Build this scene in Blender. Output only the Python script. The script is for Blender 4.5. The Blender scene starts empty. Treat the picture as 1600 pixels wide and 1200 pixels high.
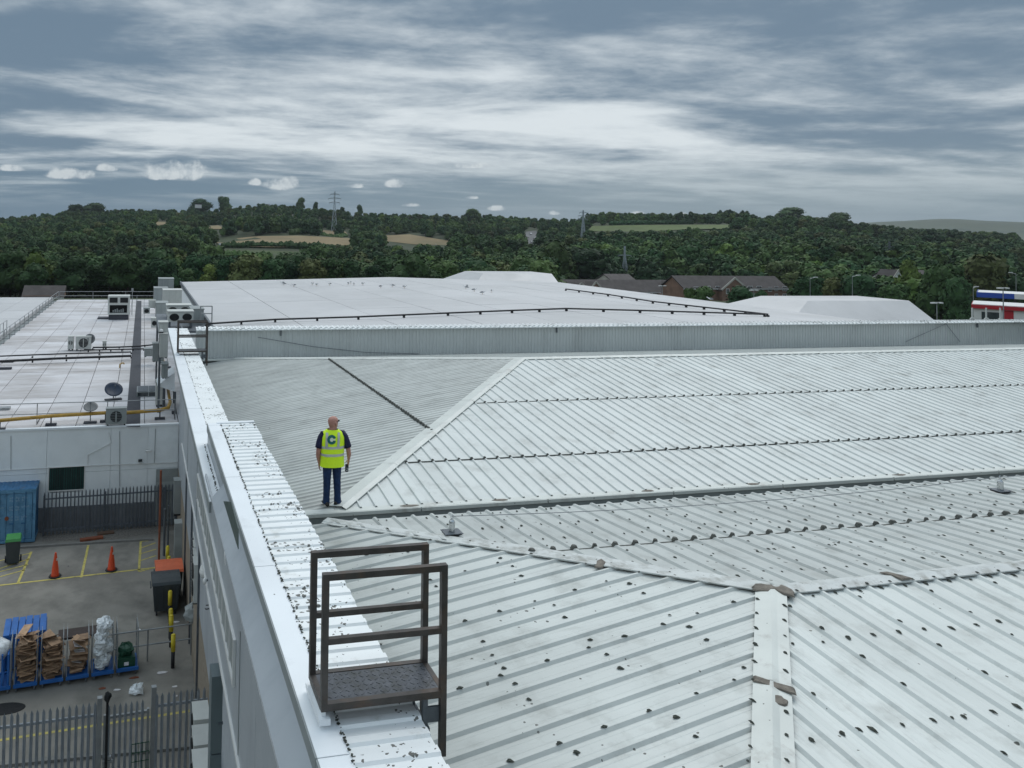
import bpy, math, random
from mathutils import Vector, Matrix
from math import sin, cos, pi, radians, atan2, hypot
random.seed(7)
SC = bpy.context.scene
COL = SC.collection
# ------------------------------------------------------------------ camera
F_PX, CX, CY = 1146.556, 469.01, 325.215          # lens measured on the 1600 px wide photograph
YAW, PIT, ROLL = .2085, -.0344, .0175
FW = Vector((sin(YAW)*cos(PIT), cos(YAW)*cos(PIT), -sin(PIT)))
R0 = Vector((cos(YAW), -sin(YAW), 0)); U0 = R0.cross(FW)
RT = R0*cos(ROLL)+U0*sin(ROLL); UP = -R0*sin(ROLL)+U0*cos(ROLL)
cam = bpy.data.cameras.new("camera"); cam_o = bpy.data.objects.new("camera", cam); COL.objects.link(cam_o)
cam_o.matrix_world = Matrix(((RT.x, UP.x, -FW.x, 0), (RT.y, UP.y, -FW.y, 0), (RT.z, UP.z, -FW.z, 0), (0, 0, 0, 1)))
cam.sensor_width = 36; cam.lens = F_PX/1600*36
cam.shift_x = (800-CX)/1600; cam.shift_y = -(600-CY)/1600
cam.clip_start = .1; cam.clip_end = 20000
SC.camera = cam_o
def ray(x, y): return FW+RT*((x-CX)/F_PX)-UP*((y-CY)/F_PX)
def AZ(x, y, z): r = ray(x, y); return r*(z/r.z)
def AY(x, y, Y): r = ray(x, y); return r*(Y/r.y)
def AX(x, y, X): r = ray(x, y); return r*(X/r.x)
def PX(P):
    d = P.dot(FW)
    return (CX+F_PX*P.dot(RT)/d, CY-F_PX*P.dot(UP)/d) if d > 1 else (-9999, -9999)
# ------------------------------------------------------------------ light and sky
SUN_EL, SUN_AZ = radians(50), radians(48)
SC.view_settings.view_transform = 'Standard'; SC.view_settings.look = 'None'
SC.view_settings.exposure = 0.07; SC.view_settings.gamma = 1
SC.view_settings.use_curve_mapping = False
sl = bpy.data.lights.new("sun", 'SUN'); sl.energy = 1.15; sl.angle = radians(40); sl.color = (1, .97, .93)
so = bpy.data.objects.new("sun", sl); COL.objects.link(so)
so.rotation_euler = (pi/2-SUN_EL, 0, pi-SUN_AZ)
W = bpy.data.worlds.new("World"); SC.world = W; W.use_nodes = True
def make_world():
    nt = W.node_tree; N = nt.nodes; L = nt.links; N.clear()
    def n(t, **k):
        a = N.new(t)
        for q, v in k.items(): setattr(a, q, v)
        return a
    def put(sock, v):
        if isinstance(v, (int, float)): sock.default_value = v
        elif isinstance(v, tuple): sock.default_value = v
        else: L.new(v, sock)
    def M(op, a, b=0.0, c=None, clamp=False):
        m = n('ShaderNodeMath', operation=op); m.use_clamp = clamp
        put(m.inputs[0], a); put(m.inputs[1], b)
        if c is not None: put(m.inputs[2], c)
        return m.outputs[0]
    def ramp(v, a, b):
        m = n('ShaderNodeMapRange', interpolation_type='SMOOTHSTEP'); put(m.inputs[0], v)
        m.inputs[1].default_value = a; m.inputs[2].default_value = b
        return m.outputs[0]
    def mix(f, a, b):
        m = n('ShaderNodeMix', data_type='RGBA'); put(m.inputs[0], f); put(m.inputs[6], a); put(m.inputs[7], b); return m.outputs[2]
    tc = n('ShaderNodeTexCoord'); sep = n('ShaderNodeSeparateXYZ'); L.new(tc.outputs['Generated'], sep.inputs[0])
    x, y, z = sep.outputs
    zz = M('MAXIMUM', z, 0.0)
    k = M('ADD', zz, .07)
    u = M('DIVIDE', x, k); v = M('DIVIDE', y, k)
    cmb = n('ShaderNodeCombineXYZ'); L.new(u, cmb.inputs[0]); L.new(v, cmb.inputs[1])
    def noise(scale, sx, sy, rot, det=6, rough=.55, dist=0.0, off=0.0):
        mp = n('ShaderNodeMapping'); L.new(cmb.outputs[0], mp.inputs[0])
        mp.inputs['Rotation'].default_value = (0, 0, rot); mp.inputs['Scale'].default_value = (sx, sy, 1)
        mp.inputs['Location'].default_value = (off, off*.7, off*.3)
        t = n('ShaderNodeTexNoise'); L.new(mp.outputs[0], t.inputs['Vector'])
        t.inputs['Scale'].default_value = scale; t.inputs['Detail'].default_value = det
        t.inputs['Roughness'].default_value = rough; t.inputs['Distortion'].default_value = dist
        return t.outputs[0]
    az = M('ARCTAN2', x, y); el = M('ARCSINE', M('MAXIMUM', z, -.2))
    big = noise(.42, .6, 1, .25, 3, .5, .3, 2.3)
    mid = noise(1.0, .62, 1, .18, 10, .55, .35, 5.1)
    fine = noise(3.4, .8, 1, .3, 9, .65, .2, 1.7)
    # broad bright belt of thinner cloud, sinking from upper left to the right
    c0 = M('ADD', M('MULTIPLY', az, -.10), .155)
    belt = M('DIVIDE', M('SUBTRACT', el, c0), .055)
    belt = M('POWER', 2.718, M('MULTIPLY', M('MULTIPLY', belt, belt), -1.0))
    fade = ramp(az, 1.05, .35)
    belt = M('MULTIPLY', belt, fade)
    s = M('ADD', M('MULTIPLY', big, .40), M('ADD', M('MULTIPLY', mid, .95), M('MULTIPLY', fine, .28)))
    s = M('ADD', s, M('MULTIPLY', belt, .075))
    s = ramp(s, .68, 1.03)
    dark = (.150, .222, .298, 1); light = (.74, .80, .83, 1)
    c = mix(s, dark, light)
    # towards the horizon: slate blue, with the deck thinning out
    low = ramp(el, .125, .03)
    lowl = mix(ramp(az, -.15, .75), (.095, .175, .255, 1), (.205, .285, .34, 1))
    s2 = ramp(M('ADD', mid, M('MULTIPLY', fine, .35)), .62, .92)
    lowc = mix(M('MULTIPLY', s2, ramp(el, .0, .10)), lowl, (.42, .50, .55, 1))
    c = mix(low, c, lowc)
    # small cumulus puffs low over the hills: azimuth, elevation, half width, half height
    puff_noise = n('ShaderNodeTexNoise'); puff_noise.inputs['Scale'].default_value = 38; puff_noise.inputs['Detail'].default_value = 7
    puff_noise.inputs['Roughness'].default_value = .62
    L.new(tc.outputs['Generated'], puff_noise.inputs['Vector'])
    acc = None
    for (qx, qy, w, h) in ((282, 264, 74, 26), (250, 272, 50, 14), (110, 271, 56, 13), (168, 262, 22, 10), (440, 285, 38, 18), (18, 262, 26, 8), (398, 284, 14, 9), (553, 290, 24, 6),
                           (620, 287, 26, 11), (640, 320, 24, 5), (779, 325, 22, 7), (866, 332, 12, 6), (995, 334, 16, 6),
                           (1068, 335, 12, 5), (735, 308, 16, 5), (742, 258, 60, 7)):
        r = ray(qx, qy).normalized(); a0 = atan2(r.x, r.y); e0 = math.asin(r.z)
        da = M('DIVIDE', M('SUBTRACT', az, a0), w/F_PX*.95); de = M('DIVIDE', M('SUBTRACT', el, e0-h*.25/F_PX), M('ADD', h/F_PX*.55, M('MULTIPLY', M('GREATER_THAN', el, e0-h*.25/F_PX), h/F_PX*.6)))
        d = M('ADD', M('MULTIPLY', da, da), M('MULTIPLY', de, de))
        f = M('SUBTRACT', M('MULTIPLY', puff_noise.outputs[0], 2.0), M('ADD', d, .40))
        acc = f if acc is None else M('MAXIMUM', acc, f)
    pf = ramp(acc, .0, .55)
    pcol = mix(ramp(puff_noise.outputs[0], .36, .62), (.36, .43, .49, 1), (.68, .73, .75, 1))
    c = mix(M('MULTIPLY', pf, .85), c, pcol)
    # overcast sky is brighter overhead
    g = M('ADD', 1.0, M('MULTIPLY', ramp(z, .26, .85), 1.15))
    below = ramp(z, -.02, -.10)
    c = mix(below, c, (.10, .11, .10, 1))
    bg = n('ShaderNodeBackground'); L.new(c, bg.inputs[0]); L.new(g, bg.inputs[1])
    sk = n('ShaderNodeTexSky', sky_type='NISHITA'); sk.sun_disc = False; sk.sun_elevation = SUN_EL; sk.sun_rotation = SUN_AZ
    b2 = n('ShaderNodeBackground'); L.new(sk.outputs[0], b2.inputs[0]); b2.inputs[1].default_value = .05
    mx = n('ShaderNodeMixShader'); mx.inputs[0].default_value = .90
    L.new(b2.outputs[0], mx.inputs[1]); L.new(bg.outputs[0], mx.inputs[2])
    out = n('ShaderNodeOutputWorld'); L.new(mx.outputs[0], out.inputs[0])
make_world()
W.cycles.sampling_method = 'MANUAL'; W.cycles.sample_map_resolution = 512

# ------------------------------------------------------------------ helpers
def srgb(r, g, b):
    f = lambda c: (c/255/12.92 if c/255 <= .04045 else ((c/255+.055)/1.055)**2.4)
    return (f(r), f(g), f(b))
class MB:
    def __init__(s): s.v = []; s.f = []
    def quad(s, *p):
        i = len(s.v); s.v += [tuple(q) for q in p]; s.f.append(tuple(range(i, i+len(p))))
        return s
    def box(s, a, b, skip=()):
        x0, y0, z0 = a; x1, y1, z1 = b
        if x0 > x1: x0, x1 = x1, x0
        if y0 > y1: y0, y1 = y1, y0
        if z0 > z1: z0, z1 = z1, z0
        i = len(s.v)
        s.v += [(x0, y0, z0), (x1, y0, z0), (x1, y1, z0), (x0, y1, z0), (x0, y0, z1), (x1, y0, z1), (x1, y1, z1), (x0, y1, z1)]
        for q in ((0, 3, 2, 1), (4, 5, 6, 7), (0, 1, 5, 4), (1, 2, 6, 5), (2, 3, 7, 6), (3, 0, 4, 7)): s.f.append(tuple(i+k for k in q))
        return s
    def obox(s, c, size, rz=0, rx=0, ry=0):
        i = len(s.v); m = Matrix.Rotation(rz, 3, 'Z') @ Matrix.Rotation(ry, 3, 'Y') @ Matrix.Rotation(rx, 3, 'X'); c = Vector(c)
        for k in ((-1, -1, -1), (1, -1, -1), (1, 1, -1), (-1, 1, -1), (-1, -1, 1), (1, -1, 1), (1, 1, 1), (-1, 1, 1)):
            s.v.append(tuple(c+m @ Vector((k[0]*size[0]/2, k[1]*size[1]/2, k[2]*size[2]/2))))
        for q in ((0, 3, 2, 1), (4, 5, 6, 7), (0, 1, 5, 4), (1, 2, 6, 5), (2, 3, 7, 6), (3, 0, 4, 7)): s.f.append(tuple(i+k for k in q))
        return s
    def tube(s, a, b, r, n=8, r2=None, caps=True):
        a = Vector(a); b = Vector(b); d = (b-a).normalized(); r2 = r if r2 is None else r2
        t = Vector((0, 0, 1)) if abs(d.z) < .9 else Vector((1, 0, 0))
        e = d.cross(t).normalized(); g = d.cross(e); i = len(s.v)
        for k in range(n):
            w = e*cos(2*pi*k/n+pi/n)+g*sin(2*pi*k/n+pi/n); s.v.append(tuple(a+w*r)); s.v.append(tuple(b+w*r2))
        for k in range(n):
            j = (k+1) % n; s.f.append((i+2*k, i+2*j, i+2*j+1, i+2*k+1))
        if caps:
            s.f.append(tuple(i+2*k for k in range(n))[::-1]); s.f.append(tuple(i+2*k+1 for k in range(n)))
        return s
    def path(s, pts, r, n=8):
        for a, b in zip(pts[:-1], pts[1:]): s.tube(a, b, r, n)
        return s
    def bar(s, a, b, w, h):     # square section bar
        a = Vector(a); b = Vector(b); d = (b-a).normalized()
        t = Vector((0, 0, 1)) if abs(d.z) < .9 else Vector((0, 1, 0))
        e = d.cross(t).normalized()*w/2; g = e.cross(d).normalized()*h/2; i = len(s.v)
        for p in (a, b):
            for (q, r) in ((-1, -1), (1, -1), (1, 1), (-1, 1)): s.v.append(tuple(p+e*q+g*r))
        for q in ((3, 2, 1, 0), (4, 5, 6, 7), (0, 1, 5, 4), (1, 2, 6, 5), (2, 3, 7, 6), (3, 0, 4, 7)): s.f.append(tuple(i+k for k in q))
        return s
    def loft(s, rings, cap=True):
        i = len(s.v); n = len(rings[0])
        for r in rings: s.v += [tuple(p) for p in r]
        for a in range(len(rings)-1):
            for k in range(n):
                j = (k+1) % n; s.f.append((i+a*n+k, i+a*n+j, i+(a+1)*n+j, i+(a+1)*n+k))
        if cap:
            s.f.append(tuple(i+k for k in range(n))[::-1]); s.f.append(tuple(i+(len(rings)-1)*n+k for k in range(n)))
        return s
    def prism(s, poly, z0, z1):     # poly in xy
        i = len(s.v); n = len(poly)
        s.v += [(p[0], p[1], z0) for p in poly]+[(p[0], p[1], z1) for p in poly]
        s.f.append(tuple(range(i+n-1, i-1, -1))); s.f.append(tuple(range(i+n, i+2*n)))
        for k in range(n): j = (k+1) % n; s.f.append((i+k, i+j, i+n+j, i+n+k))
        return s
    def mesh(s, name, mat, org=(0, 0, 0), smooth=False):
        me = bpy.data.meshes.new(name); o = Vector(org)
        me.from_pydata([tuple(Vector(v)-o) for v in s.v], [], s.f)
        if mat: me.materials.append(mat)
        if smooth: me.polygons.foreach_set('use_smooth', [True]*len(me.polygons))
        me.update(); return me
def wloc(o):
    v = Vector((0, 0, 0))
    while o: v = v+o.location; o = o.parent
    return v
def link(name, me, parent=None, loc=(0, 0, 0)):
    o = bpy.data.objects.new(name, me); COL.objects.link(o); o.location = loc
    if parent: o.parent = parent
    return o
def part(mb, name, mat, parent, smooth=False, local=False):
    """mesh given in world coordinates (or, with local, in the parent's) as a child"""
    me = mb.mesh(name, mat, (0, 0, 0) if local else wloc(parent), smooth)
    return link(name, me, parent)
def tag(o, label=None, cat=None, group=None, kind=None):
    if label: o['label'] = label
    if cat: o['category'] = cat
    if group: o['group'] = group
    if kind: o['kind'] = kind
    return o
def thing(name, loc, label, cat, group=None, rz=0):
    o = bpy.data.objects.new(name, None); COL.objects.link(o); o.location = loc; o.rotation_euler = (0, 0, rz)
    o.empty_display_size = .2
    return tag(o, label, cat, group)
def single(mb, name, mat, label, cat, loc=None, group=None, smooth=False):
    if loc is None: loc = tuple(sum(v[i] for v in mb.v)/len(mb.v) for i in range(2))+(min(v[2] for v in mb.v),)
    return tag(link(name, mb.mesh(name, mat, loc, smooth), None, loc), label, cat, group)
def structure(mb, name, mat, smooth=False): return tag(link(name, mb.mesh(name, mat, (0, 0, 0), smooth)), kind='structure')
def dup(root, loc, rz=None, label=None, group=None, scale=None):
    r = root.copy(); COL.objects.link(r); r.location = loc
    if rz is not None: r.rotation_euler = (0, 0, rz)
    if scale is not None: r.scale = scale
    if label: r['label'] = label
    if group: r['group'] = group
    for ch in list(root.children):
        c = ch.copy(); COL.objects.link(c); c.parent = r
        for g in list(ch.children):
            d = g.copy(); COL.objects.link(d); d.parent = c
    return r
# ------------------------------------------------------------------ materials
def mat(name, col, rough=.6, metal=0.0, var=.12, vscale=1.5, dirt=None, dscale=3.0, dlo=.55, dhi=.75, stretch=None, bump=0.0, bscale=40, extra=None, emit=None, spec=.4, alpha=None, rnd=0.0, specks=None):
    m = bpy.data.materials.new(name); m.use_nodes = True; nt = m.node_tree; N = nt.nodes; L = nt.links
    b = N['Principled BSDF']; b.inputs['Roughness'].default_value = rough; b.inputs['Metallic'].default_value = metal
    b.inputs['Specular IOR Level'].default_value = spec
    tc = N.new('ShaderNodeTexCoord'); geo = N.new('ShaderNodeNewGeometry')
    src = geo.outputs['Position']
    def noise(sc, det=5, st=None, rg=.55, off=0):
        mp = N.new('ShaderNodeMapping'); L.new(src, mp.inputs[0]); mp.inputs['Location'].default_value = (off, off, off)
        if st: mp.inputs['Scale'].default_value = st
        t = N.new('ShaderNodeTexNoise'); L.new(mp.outputs[0], t.inputs['Vector'])
        t.inputs['Scale'].default_value = sc; t.inputs['Detail'].default_value = det; t.inputs['Roughness'].default_value = rg
        return t.outputs[0]
    def rng(v, a, b, c=0.0, d=1.0):
        r = N.new('ShaderNodeMapRange'); L.new(v, r.inputs[0])
        for i, q in enumerate((a, b, c, d)): r.inputs[i+1].default_value = q
        return r.outputs[0]
    def mix(f, a, bb, mode='MIX'):
        x = N.new('ShaderNodeMix'); x.data_type = 'RGBA'; x.blend_type = mode
        for i, q in ((0, f), (6, a), (7, bb)):
            if isinstance(q, (float, int, tuple)): x.inputs[i].default_value = q
            else: L.new(q, x.inputs[i])
        return x.outputs[2]
    c = tuple(col)+(1,)
    c1 = tuple(min(1, q*(1+var)) for q in col)+(1,); c0 = tuple(q*(1-var) for q in col)+(1,)
    cur = mix(rng(noise(vscale, 5, stretch), .3, .7), c0, c1)
    if rnd:
        oi = N.new('ShaderNodeObjectInfo')
        hv = N.new('ShaderNodeHueSaturation'); L.new(cur, hv.inputs['Color'])
        L.new(rng(oi.outputs['Random'], 0, 1, 1-rnd, 1+rnd), hv.inputs['Value']); cur = hv.outputs[0]
    if dirt: cur = mix(rng(noise(dscale, 8, stretch, .65, 3.3), dlo, dhi), cur, tuple(dirt)+(1,))
    if specks:      # small separate flecks: (scale, threshold, colour, patchiness)
        vo = N.new('ShaderNodeTexVoronoi'); vo.inputs['Scale'].default_value = specks[0]
        dn = N.new('ShaderNodeTexNoise'); dn.inputs['Scale'].default_value = specks[0]*1.3; dn.inputs['Detail'].default_value = 3
        L.new(src, dn.inputs['Vector'])
        ad = N.new('ShaderNodeMix'); ad.data_type = 'VECTOR'; ad.inputs[0].default_value = .06
        L.new(src, ad.inputs[4]); L.new(dn.outputs['Color'], ad.inputs[5]); L.new(ad.outputs[1], vo.inputs['Vector'])
        pn = noise(specks[3], 3, None, .6, 7.7)
        th = rng(pn, .42, .68, 0, specks[1])
        lt = N.new('ShaderNodeMath'); lt.operation = 'LESS_THAN'; L.new(vo.outputs['Distance'], lt.inputs[0]); L.new(th, lt.inputs[1])
        cur = mix(lt.outputs[0], cur, tuple(specks[2])+(1,))
    if extra: cur = extra(N, L, src, noise, rng, mix, cur)
    L.new(cur, b.inputs['Base Color'])
    rr = rng(noise(vscale*3, 4, None, .6, 9), .3, .7, max(0, rough-.08), min(1, rough+.1)); L.new(rr, b.inputs['Roughness'])
    if bump:
        bp = N.new('ShaderNodeBump'); bp.inputs['Strength'].default_value = bump; bp.inputs['Distance'].default_value = .02
        L.new(noise(bscale, 6, None, .6), bp.inputs['Height']); L.new(bp.outputs[0], b.inputs['Normal'])
    if emit: b.inputs['Emission Color'].default_value = tuple(emit[0])+(1,); b.inputs['Emission Strength'].default_value = emit[1]
    if alpha is not None: b.inputs['Alpha'].default_value = alpha
    return m
def streaks(axis, amount=.5, col=(.20, .21, .19), sc=1.0):
    st = [1, 1, 1]; st[axis] = .12
    def fn(N, L, src, noise, rng, mix, cur):
        s = noise(9*sc, 6, tuple(st), .7, 11)
        s2 = noise(.5, 3, None, .5, 2)
        mm = N.new('ShaderNodeMath'); mm.operation = 'MULTIPLY'; L.new(rng(s, .56, .78), mm.inputs[0]); L.new(rng(s2, .35, .7, 0, amount), mm.inputs[1])
        return mix(mm.outputs[0], cur, tuple(col)+(1,))
    return fn
MOSS = (.035, .04, .032)
def rib_shade_bands(axis, pitch, off, width, amount, col, skew=0.0):  # dark bands in step with the ribs: rib shade put into the colour
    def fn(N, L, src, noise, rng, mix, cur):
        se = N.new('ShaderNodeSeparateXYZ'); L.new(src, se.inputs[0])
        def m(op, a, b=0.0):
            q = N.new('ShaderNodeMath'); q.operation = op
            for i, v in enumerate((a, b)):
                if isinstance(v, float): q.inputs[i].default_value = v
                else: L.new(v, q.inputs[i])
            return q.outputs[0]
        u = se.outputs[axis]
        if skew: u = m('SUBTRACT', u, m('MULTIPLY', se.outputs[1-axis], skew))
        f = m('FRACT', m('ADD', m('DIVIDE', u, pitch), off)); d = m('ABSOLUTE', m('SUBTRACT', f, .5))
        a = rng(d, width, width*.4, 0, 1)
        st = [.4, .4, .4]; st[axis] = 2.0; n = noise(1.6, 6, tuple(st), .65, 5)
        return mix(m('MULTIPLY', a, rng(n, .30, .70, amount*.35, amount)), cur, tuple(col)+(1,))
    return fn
def edge_grime(axis, a, b, amount, col):
    def fn(N, L, src, noise, rng, mix, cur):
        se = N.new('ShaderNodeSeparateXYZ'); L.new(src, se.inputs[0]); st = [1, 1, 1]; st[axis] = .25
        q = N.new('ShaderNodeMath'); q.operation = 'MULTIPLY'; L.new(rng(se.outputs[axis], a, b, 0, 1), q.inputs[0]); L.new(rng(noise(2.2, 7, tuple(st), .7, 21), .30, .66, amount*.25, amount), q.inputs[1])
        return mix(q.outputs[0], cur, tuple(col)+(1,))
    return fn
def both(*fs):
    def fn(N, L, src, noise, rng, mix, cur):
        for f in fs: cur = f(N, L, src, noise, rng, mix, cur)
        return cur
    return fn
def roofmat(name, axis, col, amount=.5, sp=(7.0, .13), gr=None, eg=()):
    return mat(name, col, .45, 0, .06, .7, dirt=(.30, .31, .285), dscale=1.6, dlo=.52, dhi=.85, bump=.05, extra=both(streaks(axis, amount), *([rib_shade_bands(*gr)] if gr else []), *[edge_grime(*e) for e in eg]), specks=(sp[0], sp[1], (.07, .075, .065), 1.1), rnd=.035)
M_ = {}
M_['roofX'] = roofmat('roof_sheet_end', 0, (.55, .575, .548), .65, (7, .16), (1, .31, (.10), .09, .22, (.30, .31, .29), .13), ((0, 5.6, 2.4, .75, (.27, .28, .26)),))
M_['roofY'] = roofmat('roof_sheet_slope', 1, (.575, .605, .578), .6, (7, .16))
M_['roofD'] = roofmat('roof_sheet_dirty', 1, (.55, .575, .55), 1.0, (6.0, .22), None, ((1, 9.0, 9.1, .40, (.25, .258, .24)),))
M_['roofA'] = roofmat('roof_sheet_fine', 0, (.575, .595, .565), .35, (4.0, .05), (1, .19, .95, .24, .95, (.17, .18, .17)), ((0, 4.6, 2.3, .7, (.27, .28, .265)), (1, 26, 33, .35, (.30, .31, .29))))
M_['roofB'] = roofmat('roof_sheet_clean', 1, (.585, .612, .59), .3, (5.0, .06))
M_['cap'] = mat('cap_flashing', (.60, .62, .58), .45, 0, .07, 1.2, dirt=(.33, .31, .28), dscale=2.2, dlo=.56, dhi=.80, bump=.06, specks=(9, .12, (.07, .07, .06), 1.5))
M_['capD'] = mat('cap_flashing_dirty', (.56, .58, .56), .5, 0, .1, 2.2, dirt=(.24, .24, .21), dscale=4, dlo=.48, dhi=.72, bump=.1, specks=(9, .2, (.07, .07, .06), 2))
M_['seal'] = mat('old_sealant', (.085, .088, .078), .8, 0, .35, 8, bump=.4, bscale=60)
M_['sealbrown'] = mat('flashing_repair', (.17, .15, .125), .8, 0, .35, 12, bump=.4, bscale=60)
M_['moss'] = mat('moss_tuft', (.062, .068, .056), .95, 0, .4, 60, bump=.6, bscale=120)
M_['white'] = mat('white_coping', (.80, .83, .845), .35, 0, .035, 1.0, dirt=(.50, .52, .53), dscale=1.3, dlo=.6, dhi=.9, specks=(6, .10, (.10, .105, .10), 2.2))
M_['whiteR'] = mat('white_capping', (.80, .82, .81), .45, 0, .04, 1.4, dirt=(.50, .50, .46), dscale=3.5, dlo=.58, dhi=.8, specks=(17, .50, (.12, .122, .11), 1.6), bump=.05)
M_['clad'] = mat('grey_wall_cladding', (.40, .43, .455), .42, 0, .05, .6, extra=streaks(2, .5, (.22, .24, .25), .7), stretch=(1, 1, .3), dirt=(.30, .33, .36), dscale=1.2, dlo=.5, dhi=.8)
M_['fascia'] = mat('grey_fascia', (.26, .285, .285), .5, 0, .08, 1.5)
M_['greenpatch'] = mat('green_wall_patch', (.075, .105, .095), .5, 0, .1, 3)
M_['wallrib'] = mat('ribbed_wall_cladding', (.50, .525, .515), .5, 0, .05, .5, stretch=(1, 1, .25), dirt=(.38, .40, .39), dscale=.7, dlo=.5, dhi=.8, rnd=.03)
M_['steel'] = mat('brown_painted_steel', (.062, .055, .05), .45, .2, .25, 6, dirt=(.10, .065, .045), dscale=5, dlo=.5, dhi=.75, bump=.1)
M_['deck'] = mat('chequer_deck', (.085, .092, .105), .35, .4, .2, 9, dirt=(.045, .048, .045), dscale=10, dlo=.45, dhi=.7, specks=(11, .20, (.55, .56, .54), 3.0), bump=.2)
M_['galv'] = mat('galvanised_steel', (.30, .315, .32), .45, .5, .15, 4)
M_['galvd'] = mat('weathered_galvanised', (.12, .135, .15), .5, .3, .2, 4)
M_['stain'] = mat('stainless_steel', (.55, .56, .56), .25, .9, .08, 8)
M_['fence'] = mat('fence_paint', (.25, .275, .30), .5, .1, .15, 4, rnd=.08)
M_['fenceb'] = mat('fence_paint_dark', (.13, .145, .165), .5, .1, .15, 4, rnd=.1)
M_['black'] = mat('black_rubber', (.018, .019, .021), .6, 0, .2, 6)
M_['dark'] = mat('dark_void', (.012, .013, .014), .7, 0, .1, 6)
M_['asph'] = mat('yard_asphalt', (.235, .222, .195), .9, 0, .18, .5, dirt=(.14, .133, .118), dscale=.8, dlo=.45, dhi=.72, bump=.25, bscale=60, specks=(1.1, .05, (.05, .05, .05), .5))
M_['yellow'] = mat('yellow_line_paint', (.52, .44, .12), .75, 0, .15, 4, dirt=(.2, .18, .12), dscale=6, dlo=.5, dhi=.75)
M_['yellowp'] = mat('yellow_gas_pipe', (.42, .25, .045), .5, 0, .15, 4, dirt=(.2, .12, .04), dscale=3)
M_['yellowb'] = mat('yellow_bollard_paint', (.60, .48, .03), .5, 0, .1, 6)
M_['brick'] = mat('tan_brick', (.26, .22, .17), .85, 0, .2, 10)
M_['plinth'] = mat('grey_plinth', (.18, .19, .20), .6, 0, .12, 3, rnd=.12)
M_['wallw'] = mat('white_render_panel', (.80, .83, .83), .55, 0, .05, .6, dirt=(.66, .69, .69), dscale=.9, dlo=.5, dhi=.85, rnd=.04)
M_['memb'] = mat('flat_roof_membrane', (.58, .57, .58), .55, 0, .07, .35, dirt=(.30, .27, .25), dscale=.45, dlo=.42, dhi=.72, stretch=(.35, 1, 1), rnd=.07)
M_['memb2'] = mat('smooth_roof_membrane', (.52, .515, .515), .5, 0, .06, .15, dirt=(.40, .40, .395), dscale=.12, dlo=.45, dhi=.8, rnd=.03)
M_['walk'] = mat('dark_walkway', (.055, .058, .068), .8, 0, .1, 2)
M_['ac'] = mat('ac_casing', (.52, .53, .50), .5, 0, .06, 3, rnd=.08)
M_['acg'] = mat('ac_casing_grey', (.30, .325, .32), .5, 0, .08, 2, rnd=.12)
M_['cblue'] = mat('container_blue', (.11, .26, .40), .5, 0, .15, 2, dirt=(.05, .13, .22), dscale=3, dlo=.5, dhi=.75)
M_['cblue2'] = mat('container_roof_blue', (.035, .13, .26), .5, 0, .2, 3, dirt=(.12, .12, .12), dscale=3)
M_['blue'] = mat('cage_base_blue', (.02, .12, .38), .45, 0, .12, 4)
M_['orange'] = mat('orange_plastic', (.62, .13, .05), .5, 0, .08, 4)
M_['cone'] = mat('cone_orange', (.66, .075, .022), .5, 0, .08, 4)
M_['coney'] = mat('cone_band', (.68, .66, .60), .4, 0, .05, 4)
M_['binG'] = mat('bin_grey', (.045, .055, .06), .45, 0, .12, 3)
M_['green'] = mat('bin_green', (.045, .22, .055), .45, 0, .12, 3)
M_['greend'] = mat('dark_green_plastic', (.015, .07, .04), .45, 0, .12, 3)
M_['card'] = mat('cardboard', (.33, .215, .135), .85, 0, .2, 8, rnd=.7)
M_['cardd'] = mat('paper_litter', (.62, .60, .60), .8, 0, .2, 8, rnd=.3)
M_['bag'] = mat('clear_plastic_bag', (.66, .69, .70), .25, 0, .25, 14, rnd=.2, bump=.5, bscale=25)
M_['rust'] = mat('rusty_brown_panel', (.22, .07, .035), .7, 0, .25, 5)
M_['pylon'] = mat('pylon_steel', (.33, .37, .40), .5, .1, .1, 1)
M_['gravel'] = mat('gravel_bed', (.17, .155, .135), .95, 0, .5, 14, bump=.8, bscale=30)
M_['kerb'] = mat('concrete_kerb', (.20, .195, .18), .85, 0, .15, 3)
M_['hivis'] = mat('hi_vis_yellow', (.70, 1.0, .02), .55, 0, .06, 9, bump=.15, bscale=18)
M_['reflect'] = mat('reflective_tape', (.50, .52, .50), .35, .3, .06, 9)
M_['teal'] = mat('teal_print', (.01, .13, .12), .6, 0, .05, 9)
M_['whitep'] = mat('white_print', (.72, .78, .62), .6, 0, .03, 9)
M_['navy'] = mat('navy_cotton', (.012, .014, .045), .8, 0, .25, 12, bump=.3, bscale=25)
M_['jean'] = mat('blue_denim', (.010, .030, .085), .85, 0, .3, 12, bump=.4, bscale=22)
M_['skin'] = mat('skin', (.42, .21, .16), .55, 0, .12, 12)
M_['shoe'] = mat('black_leather', (.02, .018, .017), .5, 0, .2, 12)
M_['tile'] = mat('brown_roof_tiles', (.060, .052, .050), .8, 0, .2, .5, rnd=.15)
M_['houseb'] = mat('red_brick_far', (.20, .125, .09), .85, 0, .2, .8, rnd=.1)
M_['cream'] = mat('cream_render', (.45, .43, .38), .7, 0, .08, .8)
M_['whitef'] = mat('white_frame', (.66, .66, .64), .5, 0, .05, 2)
M_['glass'] = mat('window_glass', (.035, .045, .05), .12, 0, .1, 2, spec=.7)
M_['blind'] = mat('green_blind', (.006, .035, .03), .6, 0, .2, 4, rnd=.3)
M_['field'] = mat('dry_grass_field', (.21, .16, .085), .95, 0, .15, .03, dirt=(.13, .12, .06), dscale=.02, bump=.0)
M_['fieldg'] = mat('green_field', (.085, .115, .035), .95, 0, .15, .03)
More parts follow.
